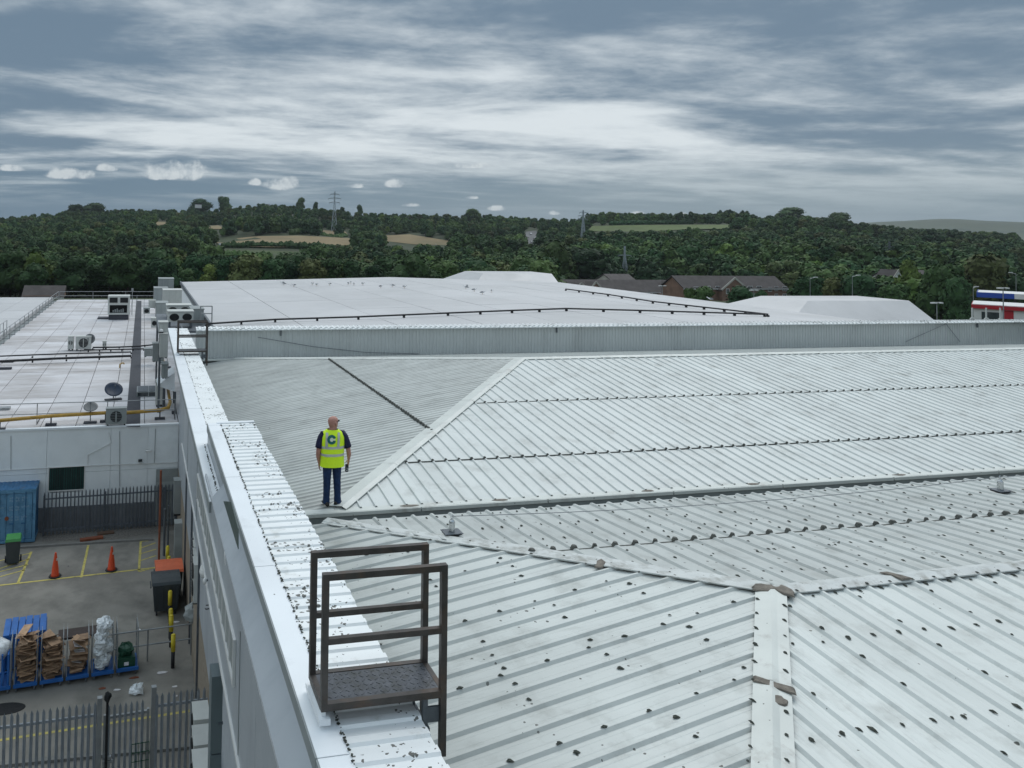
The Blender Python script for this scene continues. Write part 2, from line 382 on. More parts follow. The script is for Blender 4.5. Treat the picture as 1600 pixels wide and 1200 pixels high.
M_['fieldd'] = mat('dull_green_field', (.055, .075, .028), .95, 0, .15, .03)
M_['ground'] = mat('rough_ground', (.035, .048, .02), .95, 0, .35, .02, dirt=(.05, .045, .03), dscale=.05)
M_['moor'] = mat('moor_grass', (.075, .095, .06), .95, 0, .25, .002, dirt=(.03, .05, .04), dscale=.004, dlo=.5, dhi=.6)
M_['road'] = mat('road_asphalt', (.13, .13, .13), .9, 0, .1, .1)
M_['trunk'] = mat('tree_bark', (.045, .035, .025), .9, 0, .2, 2)
M_['red'] = mat('red_panel', (.42, .02, .03), .45, 0, .08, 1)
M_['sblue'] = mat('canopy_blue', (.02, .07, .36), .45, 0, .08, 1)
M_['bird'] = mat('gull_white', (.7, .7, .7), .7, 0, .1, 9)
M_['dish'] = mat('dish_grey', (.16, .165, .165), .5, 0, .1, 3)
M_['dishb'] = mat('dish_navy', (.015, .03, .06), .45, 0, .1, 3)
def foliage(name, base, tip):
    m = bpy.data.materials.new(name); m.use_nodes = True; nt = m.node_tree; N = nt.nodes; L = nt.links
    b = N['Principled BSDF']; b.inputs['Roughness'].default_value = .75; b.inputs['Specular IOR Level'].default_value = .15
    oi = N.new('ShaderNodeObjectInfo'); geo = N.new('ShaderNodeNewGeometry')
    cr = N.new('ShaderNodeValToRGB'); e = cr.color_ramp.elements
    e[0].color = tuple(base)+(1,); e[1].color = tuple(tip)+(1,); e[1].position = 1
    x = e.new(.55); x.color = tuple(a*.6+bb*.4 for a, bb in zip(base, tip))+(1,)
    L.new(oi.outputs['Random'], cr.inputs[0])
    t = N.new('ShaderNodeTexNoise'); t.inputs['Scale'].default_value = .35; t.inputs['Detail'].default_value = 4; L.new(geo.outputs['Position'], t.inputs['Vector'])
    mr = N.new('ShaderNodeMapRange'); L.new(t.outputs[0], mr.inputs[0]); mr.inputs[1].default_value = .3; mr.inputs[2].default_value = .7; mr.inputs[3].default_value = .72; mr.inputs[4].default_value = 1.35
    t2 = N.new('ShaderNodeTexNoise'); t2.inputs['Scale'].default_value = .014; t2.inputs['Detail'].default_value = 3; L.new(geo.outputs['Position'], t2.inputs['Vector'])
    m3 = N.new('ShaderNodeMapRange'); L.new(t2.outputs[0], m3.inputs[0]); m3.inputs[1].default_value = .35; m3.inputs[2].default_value = .65; m3.inputs[3].default_value = .68; m3.inputs[4].default_value = 1.55
    m4 = N.new('ShaderNodeMath'); m4.operation = 'MULTIPLY'; L.new(mr.outputs[0], m4.inputs[0]); L.new(m3.outputs[0], m4.inputs[1])
    mu = N.new('ShaderNodeVectorMath'); mu.operation = 'SCALE'; L.new(cr.outputs[0], mu.inputs[0]); L.new(m4.outputs[0], mu.inputs['Scale'])
    L.new(mu.outputs[0], b.inputs['Base Color']); return m
M_['leaf'] = foliage('foliage_mixed', (.020, .050, .020), (.062, .100, .030))
M_['leafb'] = foliage('foliage_light', (.055, .098, .022), (.100, .130, .030))
M_['leafo'] = foliage('foliage_olive', (.044, .064, .022), (.075, .085, .030))
# ------------------------------------------------------------------ warehouse: the building whose roofs fill the picture
WH = thing('warehouse_building', (1.9, 7, -14), 'pale ribbed metal hipped roofs with white parapet over a grey clad wall, filling the foreground', 'warehouse')
TRAP = ((0, 0), (.36, 0), (.44, 1), (.56, 1), (.64, 0))
SINE = ((0, 0), (.25, .15), (.5, 1), (.75, 1))
SWAGE = ((0, 0), (.16, 0), (.19, .10), (.22, .10), (.25, 0), (.36, 0), (.45, 1), (.55, 1), (.64, 0), (.78, 0), (.81, .10), (.84, .10), (.87, 0))
def prange(poly, u, ax):
    lo, hi = 1e9, -1e9; n = len(poly)
    for i in range(n):
        a = poly[i]; b = poly[(i+1) % n]; ua, va = a[ax], a[1-ax]; ub, vb = b[ax], b[1-ax]
        if min(ua, ub)-1e-9 <= u <= max(ua, ub)+1e-9:
            vs = [va, vb] if abs(ub-ua) < 1e-9 else [va+(vb-va)*(u-ua)/(ub-ua)]
            for v in vs: lo = min(lo, v); hi = max(hi, v)
    return lo, hi
def roof_slope(nm, poly, ax, zf, pitch, rh, prof, breaks, per, m, parent, up, matseal=None, u_off=0.0, blob=1.0, skew=0.0):
    """ribs run along the axis other than ax; breaks: positions of the end laps; up: +1 when the slope rises with v"""
    P0 = lambda u, v, h: ((u, v, zf(u, v)+h) if ax == 0 else (v, u, zf(v, u)+h))
    P = lambda u, v, h: P0(u+skew*v, v, h)
    flat = poly
    und = MB(); und.quad(*[(p[0], p[1], zf(p[0], p[1])-.03) for p in poly]); und.quad(*[(p[0], p[1], zf(p[0], p[1])-.16) for p in poly][::-1])
    for i in range(len(poly)):
        a = poly[i]; b = poly[(i+1) % len(poly)]
        und.quad((a[0], a[1], zf(*a)-.16), (b[0], b[1], zf(*b)-.16), (b[0], b[1], zf(*b)-.03), (a[0], a[1], zf(*a)-.03))
    base = part(und, nm, m, parent)
    if skew: poly = [((p[0]-skew*p[1], p[1]) if ax == 0 else (p[0], p[1]-skew*p[0])) for p in poly]
    us = [p[ax] for p in poly]; u0, u1 = min(us), max(us); vs = [p[1-ax] for p in poly]
    cols = []; k = math.floor((u0-u_off)/pitch)
    while (k*pitch+u_off) < u1+pitch:
        for fr, h in prof: cols.append(((k+fr)*pitch+u_off, h*rh, k))
        k += 1
    rows = [min(vs)]+sorted(breaks)+[max(vs)]
    for r in range(len(rows)-1):
        lv = r if up > 0 else len(rows)-2-r
        va, vb = rows[r]-(.06 if (r > 0 and up > 0) else 0), rows[r+1]+(.06 if (r < len(rows)-2 and up < 0) else 0)
        ks = sorted(set(c[2]//per for c in cols))
        for g in ks:
            mb = MB(); seg = [c for c in cols if c[2]//per == g]
            nxt = [c for c in cols if c[2]//per == g+1]
            if nxt: seg = seg+[nxt[0]]
            tiny = random.uniform(-.0015, .0015)
            for a, b in zip(seg[:-1], seg[1:]):
                ua, ub = max(a[0], u0), min(b[0], u1)
                if ub <= ua+1e-6: continue
                la, ha = prange(poly, ua, ax); lb, hb = prange(poly, ub, ax)
                la, ha = max(la, va), min(ha, vb); lb, hb = max(lb, va), min(hb, vb)
                if ha <= la and hb <= lb: continue
                if ha < la: la = ha = (la+ha)/2 if lb < hb else la
                if hb < lb: lb = hb = (lb+hb)/2
                z = .007*lv+tiny
                q = [P(ua, la, a[1]+z), P(ub, lb, b[1]+z), P(ub, hb, b[1]+z), P(ua, ha, a[1]+z)]
                mb.quad(*(q if ax == 0 else q[::-1]))
            if mb.f: part(mb, 'roof_sheet', m, base)
    for bv in breaks:       # weathered sealant squeezed out of each end lap, thick at the ribs
        mb = MB(); e = -1 if up > 0 else 1
        for a, b in zip(cols[:-1], cols[1:]):
            if a[0] < u0 or b[0] > u1: continue
            la, ha = prange(poly, a[0], ax); lb, hb = prange(poly, b[0], ax)
            if not (la <= bv <= ha and lb <= bv <= hb): continue
            w = .028*blob*random.uniform(.7, 1.4)
            z = .012+.007*(len(breaks))
            c = bv+e*.06
            mb.quad(P(a[0], c-w, a[1]+.002), P(b[0], c-w, b[1]+.002), P(b[0], c, b[1]+z), P(a[0], c, a[1]+z))
            mb.quad(P(a[0], c, a[1]+z), P(b[0], c, b[1]+z), P(b[0], c+w, b[1]+.002), P(a[0], c+w, a[1]+.002))
            if a[1] > rh*.9 and b[1] > rh*.9 or (prof is SINE and a[1] > rh*.9 and a[2] % 2 == 0):
                p = Vector(P((a[0]+b[0])/2 if prof is TRAP else a[0], c, rh+.012)); s = .05*blob*random.uniform(.75, 1.25)
                i = len(mb.v); nn = 7
                for kk in range(nn): mb.v.append((p.x+s*cos(kk*2*pi/nn)*random.uniform(.8, 1.2), p.y+s*sin(kk*2*pi/nn)*random.uniform(.8, 1.2), p.z-.022))
                for kk in range(nn): mb.v.append((p.x+s*.6*cos(kk*2*pi/nn), p.y+s*.6*sin(kk*2*pi/nn), p.z+.028*blob))
                for kk in range(nn): mb.f.append((i+kk, i+(kk+1) % nn, i+nn+(kk+1) % nn, i+nn+kk))
                mb.f.append(tuple(i+nn+kk for kk in range(nn)))
        if mb.f: part(mb, 'sealant_joint', matseal or M_['seal'], base)
    return base
def cap_run(p0, p1, z1, z2, w, rh, m, parent, L=2.9, name='ridge_cap', flip=False, perp=None, rise=.03, side2=None):
    """folded cap over the line p0-p1 (plan); z1/z2 are the plane heights on its left/right"""
    p0 = Vector(p0); p1 = Vector(p1); d = (p1-p0); n = max(1, round(d.length/L)); t = d.normalized(); q = Vector((-t.y, t.x))
    w2 = w if side2 is None else side2
    for k in range(n):
        a = p0+d*(k/n)-t*(.10 if k else 0); b = p0+d*((k+1)/n); lift = .004+(.004 if k % 2 else .0)
        mb = MB(); secs = []
        for j in range(5):
            s = a+(b-a)*j/4; l = s+q*w; r = s-q*w2; wob = random.uniform(-.003, .003)
            zc = max(z1(s.x, s.y), z2(s.x, s.y))
            secs.append([(l.x, l.y, z1(l.x, l.y)+rh-.012+lift), (l.x, l.y, z1(l.x, l.y)+rh+.008+lift+wob), (s.x+q.x*w*.35, s.y+q.y*w*.35, z1(s.x+q.x*w*.35, s.y+q.y*w*.35)+rh+rise*.7+lift), (s.x, s.y, zc+rh+rise+lift),
                         (s.x-q.x*w2*.35, s.y-q.y*w2*.35, z2(s.x-q.x*w2*.35, s.y-q.y*w2*.35)+rh+rise*.7+lift), (r.x, r.y, z2(r.x, r.y)+rh+.008+lift-wob), (r.x, r.y, z2(r.x, r.y)+rh-.012+lift)])
        for s0, s1 in zip(secs[:-1], secs[1:]):
            for i in range(6): mb.quad(s0[i], s0[i+1], s1[i+1], s1[i])
        part(mb, name, m, parent)
# --- far hipped roof
XR = 46
C1 = (3.988, 14.337); A1 = (12.79, 23.14); C3 = (3.99, 31.94)
zA = lambda x, y: -5.5+.151*(x-3.988)
zB = lambda x, y: -5.5+.151*(y-14.337)
zG = lambda x, y: -5.5+.151*(31.94-y)
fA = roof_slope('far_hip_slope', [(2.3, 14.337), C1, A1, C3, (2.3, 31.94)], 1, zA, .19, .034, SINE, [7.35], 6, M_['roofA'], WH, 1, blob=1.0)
fB = roof_slope('far_front_slope', [C1, (XR, 14.337), (XR, 23.14), A1], 0, zB, .325, .035, ((0, 0), (.40, 0), (.455, 1), (.545, 1), (.60, 0)), [16.2, 19.5], 3, M_['roofB'], WH, 1, blob=.65)
fG = roof_slope('far_back_slope', [C3, A1, (XR, 23.14), (XR, 31.94)], 0, zG, .325, .035, TRAP, [], 4, M_['roofD'], WH, -1)
cap_run(C1, A1, zA, zB, .30, .035, M_['cap'], WH, 2.4, 'hip_cap', side2=.10)
cap_run(A1, C3, zG, zA, .10, .035, M_['cap'], WH, 2.4, 'hip_cap', side2=.14) if False else cap_run(C3, A1, zG, zA, .15, .035, M_['cap'], WH, 2.4, 'hip_cap')
cap_run(A1, (XR, 23.14), zG, zB, .20, .035, M_['cap'], WH, 3.0, 'ridge_cap', side2=.14)
# --- near hipped roof
A2 = (8.94, 9.08); YE = 13.75
zD = lambda x, y: -5.04-.096*(y-9.08)
zF = lambda x, y: -5.04-.09*(9.08-y)
zE = lambda x, y: -5.04-.085*(8.94-x)
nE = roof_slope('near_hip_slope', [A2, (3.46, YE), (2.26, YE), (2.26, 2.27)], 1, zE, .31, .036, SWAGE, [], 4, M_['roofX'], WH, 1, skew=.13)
nD = roof_slope('near_back_slope', [(3.46, YE), A2, (XR, 9.08), (XR, YE)], 0, zD, .39, .036, TRAP, [11.25], 3, M_['roofD'], WH, -1, blob=1.15)
nF = roof_slope('near_front_slope', [(2.26, 2.27), (XR-20, 2.27), (XR-20, 9.08), A2], 0, zF, .41, .036, SWAGE, [], 3, M_['roofY'], WH, 1, u_off=.05)
cap_run((3.46, YE), (5.55, 12.0), zD, zE, .20, .026, M_['capD'], WH, 2.6, 'hip_cap', side2=.08, rise=.0)
cap_run((5.50, 12.05), A2, zD, zE, .25, .040, M_['capD'], WH, 2.6, 'hip_cap', side2=.10, rise=.0)
cap_run(A2, (XR, 9.08), zD, zF, .13, .036, M_['capD'], WH, 3.0, 'ridge_cap', side2=.13)
cap_run((2.6, 2.6), A2, zE, zF, .19, .036, M_['cap'], WH, 2.3, 'hip_cap', side2=.19)
# torn repair tape on the caps
def tape(pts, zf, m=M_['sealbrown'], h=.085, nm='repair_tape'):
    mb = MB(); i = 0; c = Vector((sum(p[0] for p in pts)/len(pts), sum(p[1] for p in pts)/len(pts)))
    top = [(p[0], p[1], zf(p[0], p[1])+h) for p in pts]; bot = [(c.x+(p[0]-c.x)*1.12, c.y+(p[1]-c.y)*1.12, zf(p[0], p[1])+h-.02) for p in pts]
    mb.loft([bot, top]); part(mb, nm, m, WH)
def ragged(cx, cy, dx, dy, n, wob):
    return [(cx+dx*cos(2*pi*k/n)*random.uniform(1-wob, 1+wob), cy+dy*sin(2*pi*k/n)*random.uniform(1-wob, 1+wob)) for k in range(n)]
zmaxDF = lambda x, y: max(-1e3, min(zD(x, y), zF(x, y), zE(x, y)))
tape(ragged(8.86, 9.12, .17, .085, 14, .35), zmaxDF, h=.079)
tape(ragged(9.08, 8.98, .10, .13, 12, .35), zmaxDF, h=.081)
tape(ragged(7.10, 7.12, .09, .07, 12, .3), zmaxDF, h=.0745)
tape([(7.10, 7.44), (7.17, 7.51), (7.30, 7.36), (7.44, 7.26), (7.37, 7.17), (7.24, 7.28)], zmaxDF, h=.0785)
tape([(7.18, 10.62), (7.30, 10.68), (7.28, 10.55), (7.14, 10.42), (7.04, 10.47), (7.14, 10.56)], zmaxDF, h=.062)
tape([(11.02, 9.2), (11.14, 9.2), (11.22, 9.06), (11.30, 8.97), (11.12, 8.97), (11.08, 9.08)], zmaxDF, h=.084)
# --- box gutter between the two roofs: pale lining edge, dark sides
g = MB(); g.box((2.3, 14.20, -5.53), (XR, 14.40, -5.49)); part(g, 'gutter_lining_edge', M_['cap'], WH)
x = 2.3
while x < XR:
    L = random.uniform(2.6, 3.4); g = MB(); g.box((x, 14.17, -5.565), (x+L-.03, 14.199, -5.495+random.uniform(-.004, .004))); part(g, 'gutter_fascia', M_['cap'], WH); x += L
g = MB(); g.box((2.3, 14.20, -6.1), (XR, 14.26, -5.531)); part(g, 'gutter_side', M_['fascia'], WH)
g = MB(); g.box((2.3, 13.7, -6.12), (XR, 14.3, -6.102)); part(g, 'gutter_floor', M_['dark'], WH)
for xx in (5.4, 7.4, 10.9, 13.6, 17.7, 22.8):
    tape(ragged(xx, 14.29, .16, .05, 9, .3), lambda a, b: -5.5, M_['sealbrown'], .018, 'gutter_patch')
# --- screw caps furred with moss
bl = []
for q in range(4):
    mb = MB(); n = 10; jit = [random.uniform(.5, 1.45) for _ in range(n)]
    mb.loft([[(.030*cos(k*2*pi/n)*jit[k]*1.25, .022*sin(k*2*pi/n)*jit[k], -.004) for k in range(n)], [(.024*cos(k*2*pi/n)*jit[k], .018*sin(k*2*pi/n)*jit[(k+2) % n], .006) for k in range(n)], [(.008*cos(k*2*pi/n), .007*sin(k*2*pi/n), .011+.004*jit[k]) for k in range(n)]])
    bl.append(mb.mesh('screw_cap', M_['moss']))
spots = []
def inside(poly, x, y, mrg=.12):
    n = len(poly); s = None
    for i in range(n):
        a = poly[i]; b = poly[(i+1) % n]; l = hypot(b[0]-a[0], b[1]-a[1]); c = ((b[0]-a[0])*(y-a[1])-(b[1]-a[1])*(x-a[0]))/l
        if s is None: s = 1 if c > 0 else -1
        if c*s < mrg: return False
    return True
pF = [A2, (XR-20, 9.08), (XR-20, 2.3), (2.3, 2.3)]; pE = [(2.3, YE), (3.46, YE), A2, (2.3, 2.3)]; pD = [(3.46, YE), A2, (XR, 9.08), (XR, YE)]
for k in range(12, 66):
    u = (k+.5)*.41+.05
    for v in (8.93, 8.0, 6.65, 5.3, 3.9):
        if random.random() < .93: spots.append((u-.205+random.uniform(-.02, .02), v+random.uniform(-.03, .03), 0, pF, zF, 1.15))
    if k % 3 == 0:
        v = 8.7
        while v > 2.3: spots.append((u, v+random.uniform(-.04, .04), 1, pF, zF, 1.0)); v -= .52
for k in range(2, 46):
    u = (k+.5)*.31
    for v in (8.0, 6.65, 5.3, 3.95, 2.6):
        if random.random() < (.9 if k % 4 < 2 else .25): vv = v+random.uniform(-.03, .03)+.6; spots.append((vv, u-.155+.13*vv+random.uniform(-.02, .02), 0, pE, zE, 1.1))
    if k % 4 == 1:
        v = 8.8
        while v > 2.3: vv = v+random.uniform(-.06, .06); spots.append((vv, u+.13*vv, 1, pE, zE, 1.0)); v -= .62
for k in range(8, 118):
    u = (k+.5)*.39
    for v in (9.7, 10.6, 11.9, 12.7, 13.6):
        if random.random() < .8: spots.append((u-.195+random.uniform(-.02, .02), v+random.uniform(-.04, .04), 0, pD, zD, 1.05))
    if k % 3 == 2:
        v = 9.5
        while v < 13.9: spots.append((u, v+random.uniform(-.04, .04), 1, pD, zD, .95)); v += .5
for s in range(1, 22):      # along both edges of the front hip cap and the ridge caps
    for w in (-.16, .16):
        x = 8.94-s*.41*.7+w*.7; y = 9.08-s*.41*.7-w*.7; spots.append((x, y, 2, None, zmaxDF, 1.1))
for k in range(22, 66): spots.append(((k+.5)*.41+.05, 8.97, 2, None, zmaxDF, 1.0))
good = []
for (x, y, rb, poly, zf, sc) in spots:
    if poly and not inside(poly, x, y, .02 if rb != 0 else .1): continue
    z = zf(x, y)+(.004, .037, .055)[rb]+.008; p = PX(Vector((x, y, z)))
    if -10 < p[0] < 1615 and 700 < p[1] < 1215: good.append((hypot(x, y), x, y, z, sc, rb, zf, poly))
good.sort()
far = MB()
for i, (d, x, y, z, sc, rb, zf, poly) in enumerate(good):
    s = sc*random.uniform(.55, 1.02); me = bl[random.choice((0, 0, 1, 2, 2, 3))]; a = random.uniform(-.25, .25)+(0 if poly is pE else (-pi/2 if poly is pD else pi/2))
    if i < 298:
        par = nE if poly is pE else (nD if poly is pD else (nF if poly is pF else nF))
        o = bpy.data.objects.new('screw_cap', me); COL.objects.link(o); o.parent = par
        o.location = Vector((x, y, z))-wloc(par); o.rotation_euler = (0, 0, a); o.scale = (s, s, s)
    else:
        j = len(far.v); far.v += [(x+s*(v.co.x*cos(a)-v.co.y*sin(a)), y+s*(v.co.x*sin(a)+v.co.y*cos(a)), z+s*v.co.z) for v in me.vertices]
        far.f += [tuple(j+q for q in p.vertices) for p in me.polygons]
tag(part(far, 'screw_caps', M_['moss'], WH), kind='stuff')
# --- parapets
y = 2.2
while y < 14.7:
    L = min(3.1, 14.77-y); g = MB(); g.box((1.32, y, -3.83), (1.565, y+L-.012, -3.80)); part(g, 'coping_flashing', M_['white'], WH)
    g = MB(); g.box((1.305, y, -3.955), (1.319, y+L-.012, -3.803)); part(g, 'coping_fascia', M_['fascia'], WH); y += L
def corr(x0, x1, y0, y1, z, pitch, rh, m, name, jag=.012):
    mb = MB(); c = []; k = math.floor(y0/pitch)
    while k*pitch < y1+pitch:
        for fr, h in ((0, 0), (.42, 0), (.5, 1), (.86, 1), (.94, 0)):
            yy = (k+fr)*pitch
            if y0-1e-6 <= yy <= y1+1e-6: c.append((yy, h*rh))
        k += 1
    if not c or c[-1][0] < y1-1e-4: c.append((y1, 0))
    if c[0][0] > y0+1e-4: c.insert(0, (y0, 0))
    xe = x1+random.uniform(-jag, jag)
    for a, b in zip(c[:-1], c[1:]):
        mb.quad((x0, a[0], z+a[1]), (xe, a[0], z+a[1]), (xe, b[0], z+b[1]), (x0, b[0], z+b[1]))
        mb.quad((xe, a[0], z-.035), (xe, b[0], z-.035), (xe, b[0], z+b[1]), (xe, a[0], z+a[1]))
    return part(mb, name, m, WH)
for k in range(12): corr(1.56, 2.24, 2.448+k*1.02, 2.448+(k+1)*1.02, -3.825, .204, .022, M_['whiteR'], 'capping_sheet')
g = MB(); g.box((1.50, 14.70, -3.84), (2.25, 14.80, -3.785)); part(g, 'capping_end', M_['white'], WH)
g = MB(); g.box((1.32, 2.2, -3.86), (2.215, 14.76, -3.84)); g.box((2.20, 2.2, -6.0), (2.235, 14.76, -3.86)); g.box((1.33, 14.70, -4.3), (2.2, 14.76, -3.86)); part(g, 'parapet_core', M_['fascia'], WH)
for k in range(6):      # lower parapet
    y0 = 14.77+k*2.95; g = MB(); g.box((1.10, y0, -4.24), (1.42, y0+2.93, -4.20)); part(g, 'coping_flashing', M_['white'], WH)
    corr(1.425, 1.94, y0, y0+2.95, -4.222, .59, .016, M_['whiteR'], 'capping_sheet', .004)
    g = MB(); g.box((1.085, y0, -4.34), (1.099, y0+2.93, -4.203)); part(g, 'coping_fascia', M_['fascia'], WH)
g = MB(); g.box((1.10, 11.6, -4.24), (1.315, 14.765, -4.20)); part(g, 'coping_flashing', M_['white'], WH)
g = MB(); g.box((1.085, 11.6, -4.34), (1.099, 14.76, -4.203)); g.box((1.085, 11.57, -4.36), (1.33, 11.599, -4.195)); part(g, 'coping_fascia', M_['fascia'], WH)
g = MB(); g.box((1.322, 11.4, -4.6), (1.36, 14.7, -3.956)); g.box((1.16, 2.2, -4.6), (1.9, 32.4, -4.26)) ; g.box((1.86, 14.8, -6.0), (1.925, 32.4, -4.26)); part(g, 'parapet_core', M_['clad'], WH)
# flakes of lichen stuck along the seams of the coping
mb = MB()
for k in range(900):
    if random.random() < .55: yy = random.uniform(3, 14.6); xx = 1.565+random.gauss(0, .006); zz = -3.79
    elif random.random() < .6: yy = random.uniform(14.8, 32); xx = 1.425+random.gauss(0, .008); zz = -4.2
    else: yy = random.uniform(11.7, 14.7); xx = 1.26+random.gauss(0, .006); zz = -4.198
    s = random.uniform(.003, .011); mb.obox((xx, yy, zz), (s*1.6, s*2.2, .007), random.uniform(0, 3))
tag(part(mb, 'lichen_flakes', M_['moss'], WH), kind='stuff')
# --- grey clad wall facing the yard
y = 1.0
while y < 19.8:
    L = min(2.95, 19.9-y); top = -4.15 if y < 11.6 else -4.27
    g = MB(); g.box((1.12, y, -5.62), (1.15, y+L-.01, top)); part(g, 'cladding_panel', M_['clad'], WH); y += L
g = MB(); g.quad((1.12, 1, -4.15), (1.306, 1, -3.93), (1.306, 11.6, -3.93), (1.12, 11.6, -4.15)); part(g, 'sloped_flashing', M_['clad'], WH)
g = MB(); g.tube((1.117, 1, -4.15), (1.117, 11.6, -4.15), .006, 6); part(g, 'seam_trim', M_['galv'], WH)
p1, p2, p3 = AX(351, 784, 1.10), AX(361, 784, 1.10), AX(372, 856, 1.10)
g = MB(); q = [p for p in (AX(350, 783, 1.11), AX(362, 784, 1.11), AX(373, 826, 1.11), AX(373, 858, 1.11))]
g.loft([[(p.x, p.y, p.z) for p in q], [(p.x-.008, p.y, p.z) for p in q]]); part(g, 'green_wall_patch', M_['greenpatch'], WH)  # flat dark green patch set on the wall face
g = MB(); g.box((1.095, 1, -5.67), (1.17, 19.92, -5.622)); part(g, 'drip_trim', M_['whitef'], WH)
g = MB(); g.box((1.16, 1, -5.70), (2.3, 19.92, -5.64)); g.box((1.16, 19.86, -5.64), (1.85, 19.92, -4.3)); part(g, 'soffit', M_['fascia'], WH)
# brick wall below: a block, with courses picked out near the camera by the material
g = MB(); g.box((1.86, 1, -14.1), (2.3, 36.0, -11.3)); part(g, 'brick_wall', M_['brick'], WH)
g = MB(); g.box((1.86, 1, -11.29), (2.3, 36.0, -5.7)); g.box((1.855, 20.0, -9.34), (1.859, 36.0, -4.5)); part(g, 'upper_wall', M_['clad'], WH)
for k in range(3):
    yy = (22.2, 25.6, 29.0)[k]; g = MB(); g.box((1.80, yy, -14), (1.858, yy+.12, -5.75)); part(g, 'wall_pipe', M_['galvd'], WH)
# high level strip window
zl = (AX(309, 787, 1.1).z+AX(353, 999, 1.1).z)/2; zh = (AX(317, 780, 1.1).z+AX(366, 998, 1.1).z)/2
ya, yb = AX(365, 1072, 1.1).y, AX(309, 740, 1.1).y
print('window', zl, zh, ya, yb)
g = MB(); g.box((1.085, ya, zl-.05), (1.118, yb, zl)); g.box((1.085, ya, zh), (1.118, yb, zh+.02)); g.box((1.085, ya, zl), (1.118, ya+.04, zh)); g.box((1.085, yb-.04, zl), (1.118, yb, zh))
wf = part(g, 'strip_window', M_['whitef'], WH)
n = 14
for k in range(n):
    y0 = ya+.04+(yb-ya-.08)*k/n; y1 = ya+.04+(yb-ya-.08)*(k+1)/n
    g = MB(); g.box((1.108, y0+.015, zl+.002), (1.116, y1-.015, zh-.002)); part(g, 'pane', M_['acg'], wf)
    if k: g = MB(); g.box((1.092, y0-.014, zl+.001), (1.117, y0+.014, zh-.001)); part(g, 'mullion', M_['whitef'], wf)
for (a, b) in (((327, 772), (327, 797)), ((351, 862), (352, 884))):
    A, B = AX(*a, 1.11), AX(*b, 1.11); g = MB(); g.bar(A, B, .012, .015); part(g, 'cable_clip', M_['whitef'], WH)
for k, yv in enumerate((5.0, 8.0, 14.5, 17.5)):
    g = MB(); g.box((1.112, yv, -5.6), (1.119, yv+.02, -4.3)); part(g, 'panel_joint', M_['fascia'], WH)
# far upstand wall of ribbed cladding with white capping
for k in range(50):
    x0 = 2.3+k*1.0; mb = MB(); c = []
    for j in range(6):
        for fr, h in ((0, 0), (.5, 0), (.62, 1), (.88, 1)): c.append((x0+(j+fr)/6, h*.03))
    c.append((x0+1, 0))
    for a, b in zip(c[:-1], c[1:]): mb.quad((a[0], 32.2-a[1], -5.62), (b[0], 32.2-b[1], -5.62), (b[0], 32.2-b[1], -4.2), (a[0], 32.2-a[1], -4.2))
    part(mb, 'wall_panel', M_['wallrib'], WH)
    mb = MB(); c = []
    for j in range(4):
        for fr, h in ((0, 0), (.35, 0), (.5, 1), (.85, 1)): c.append((x0+(j+fr)/4, h*.028))
    c.append((x0+1, 0))
    for a, b in zip(c[:-1], c[1:]):
        mb.quad((a[0], 32.02, -4.25+a[1]), (b[0], 32.02, -4.25+b[1]), (b[0], 32.55, -4.19+b[1]), (a[0], 32.55, -4.17+a[1]))
        mb.quad((a[0], 32.02, -4.29), (b[0], 32.02, -4.29), (b[0], 32.02, -4.25+b[1]), (a[0], 32.02, -4.25+a[1]))
    part(mb, 'wall_capping', M_['whiteR'], WH)
g = MB(); g.box((2.3, 32.24, -14), (52.4, 32.4, -4.3)); part(g, 'wall_core', M_['fascia'], WH)
g = MB(); g.box((2.3, 31.9, -5.56), (52, 32.16, -5.50)); part(g, 'back_gutter', M_['cap'], WH)
mb = MB(); mb.path([(5.0, 32.13, -4.6), (7.5, 32.13, -5.05), (10, 32.13, -5.35), (12.5, 32.13, -5.45)], .012, 5); part(mb, 'wall_cable', M_['galvd'], WH)
for xx in (6.0, 19.5, 45.2): g = MB(); g.box((xx, 32.10, -4.55), (xx+.05, 32.165, -4.3)); part(g, 'wall_bracket', M_['galvd'], WH)
mb = MB(); P1 = AY(1478, 506, 32.1); P2 = AY(1415, 534, 32.1); P3 = AY(1500, 534, 32.1); mb.tube(P1, P2, .012, 5); mb.tube(P1, P3, .012, 5); part(mb, 'wall_stay', M_['galvd'], WH)
# downpipe and things on the yard wall
z0 = -5.9; a = AZ(331, 1058, z0); b = AZ(349, 1058, z0); c = AZ(329, 1037, z0)
DP = thing('box_duct', (a.x, a.y, -14), 'tall grey-green square duct standing against the clad wall at the bottom left', 'duct')
for k in range(3):
    zt = z0-[0, 1.02, 4.0][k]; zb = [z0-1.0, z0-3.98, -14][k]; g = MB(); g.box((a.x, a.y, zb), (b.x, c.y, zt)); part(g, 'duct_length', M_['binG'] if 0 else mat('duct_paint%d' % k, (.14, .175, .185), .45, 0, .06, 2), DP)
g = MB(); pz = AX(356, 1128, b.x+.005).z
g.box((b.x, a.y+.02, z0-.62), (1.115, a.y+.035, z0-.42)); g.box((b.x+.01, a.y-.02, z0-.62), (1.115, a.y+.02, z0-.60)); part(g, 'duct_bracket', M_['galvd'], DP)
p = AX(320, 908, 1.07)
L1 = thing('dome_lamp', tuple(p), 'small white round lamp on the bottom edge of the grey cladding', 'lamp')
g = MB(); rings = [[(.035*cos(t)*cos(k*pi/4), .045*cos(t)*sin(k*pi/4), .05*sin(t)) for k in range(8)] for t in (-1.4, -.8, -.2, .4, .9, 1.45)]; g.loft(rings); part(g, 'globe', M_['whitef'], L1, True, True)
g = MB(); g.tube((0, 0, 0), (.06, 0, .02), .015, 6); part(g, 'arm', M_['galvd'], L1, local=True)
p = AX(322, 952, 1.05)
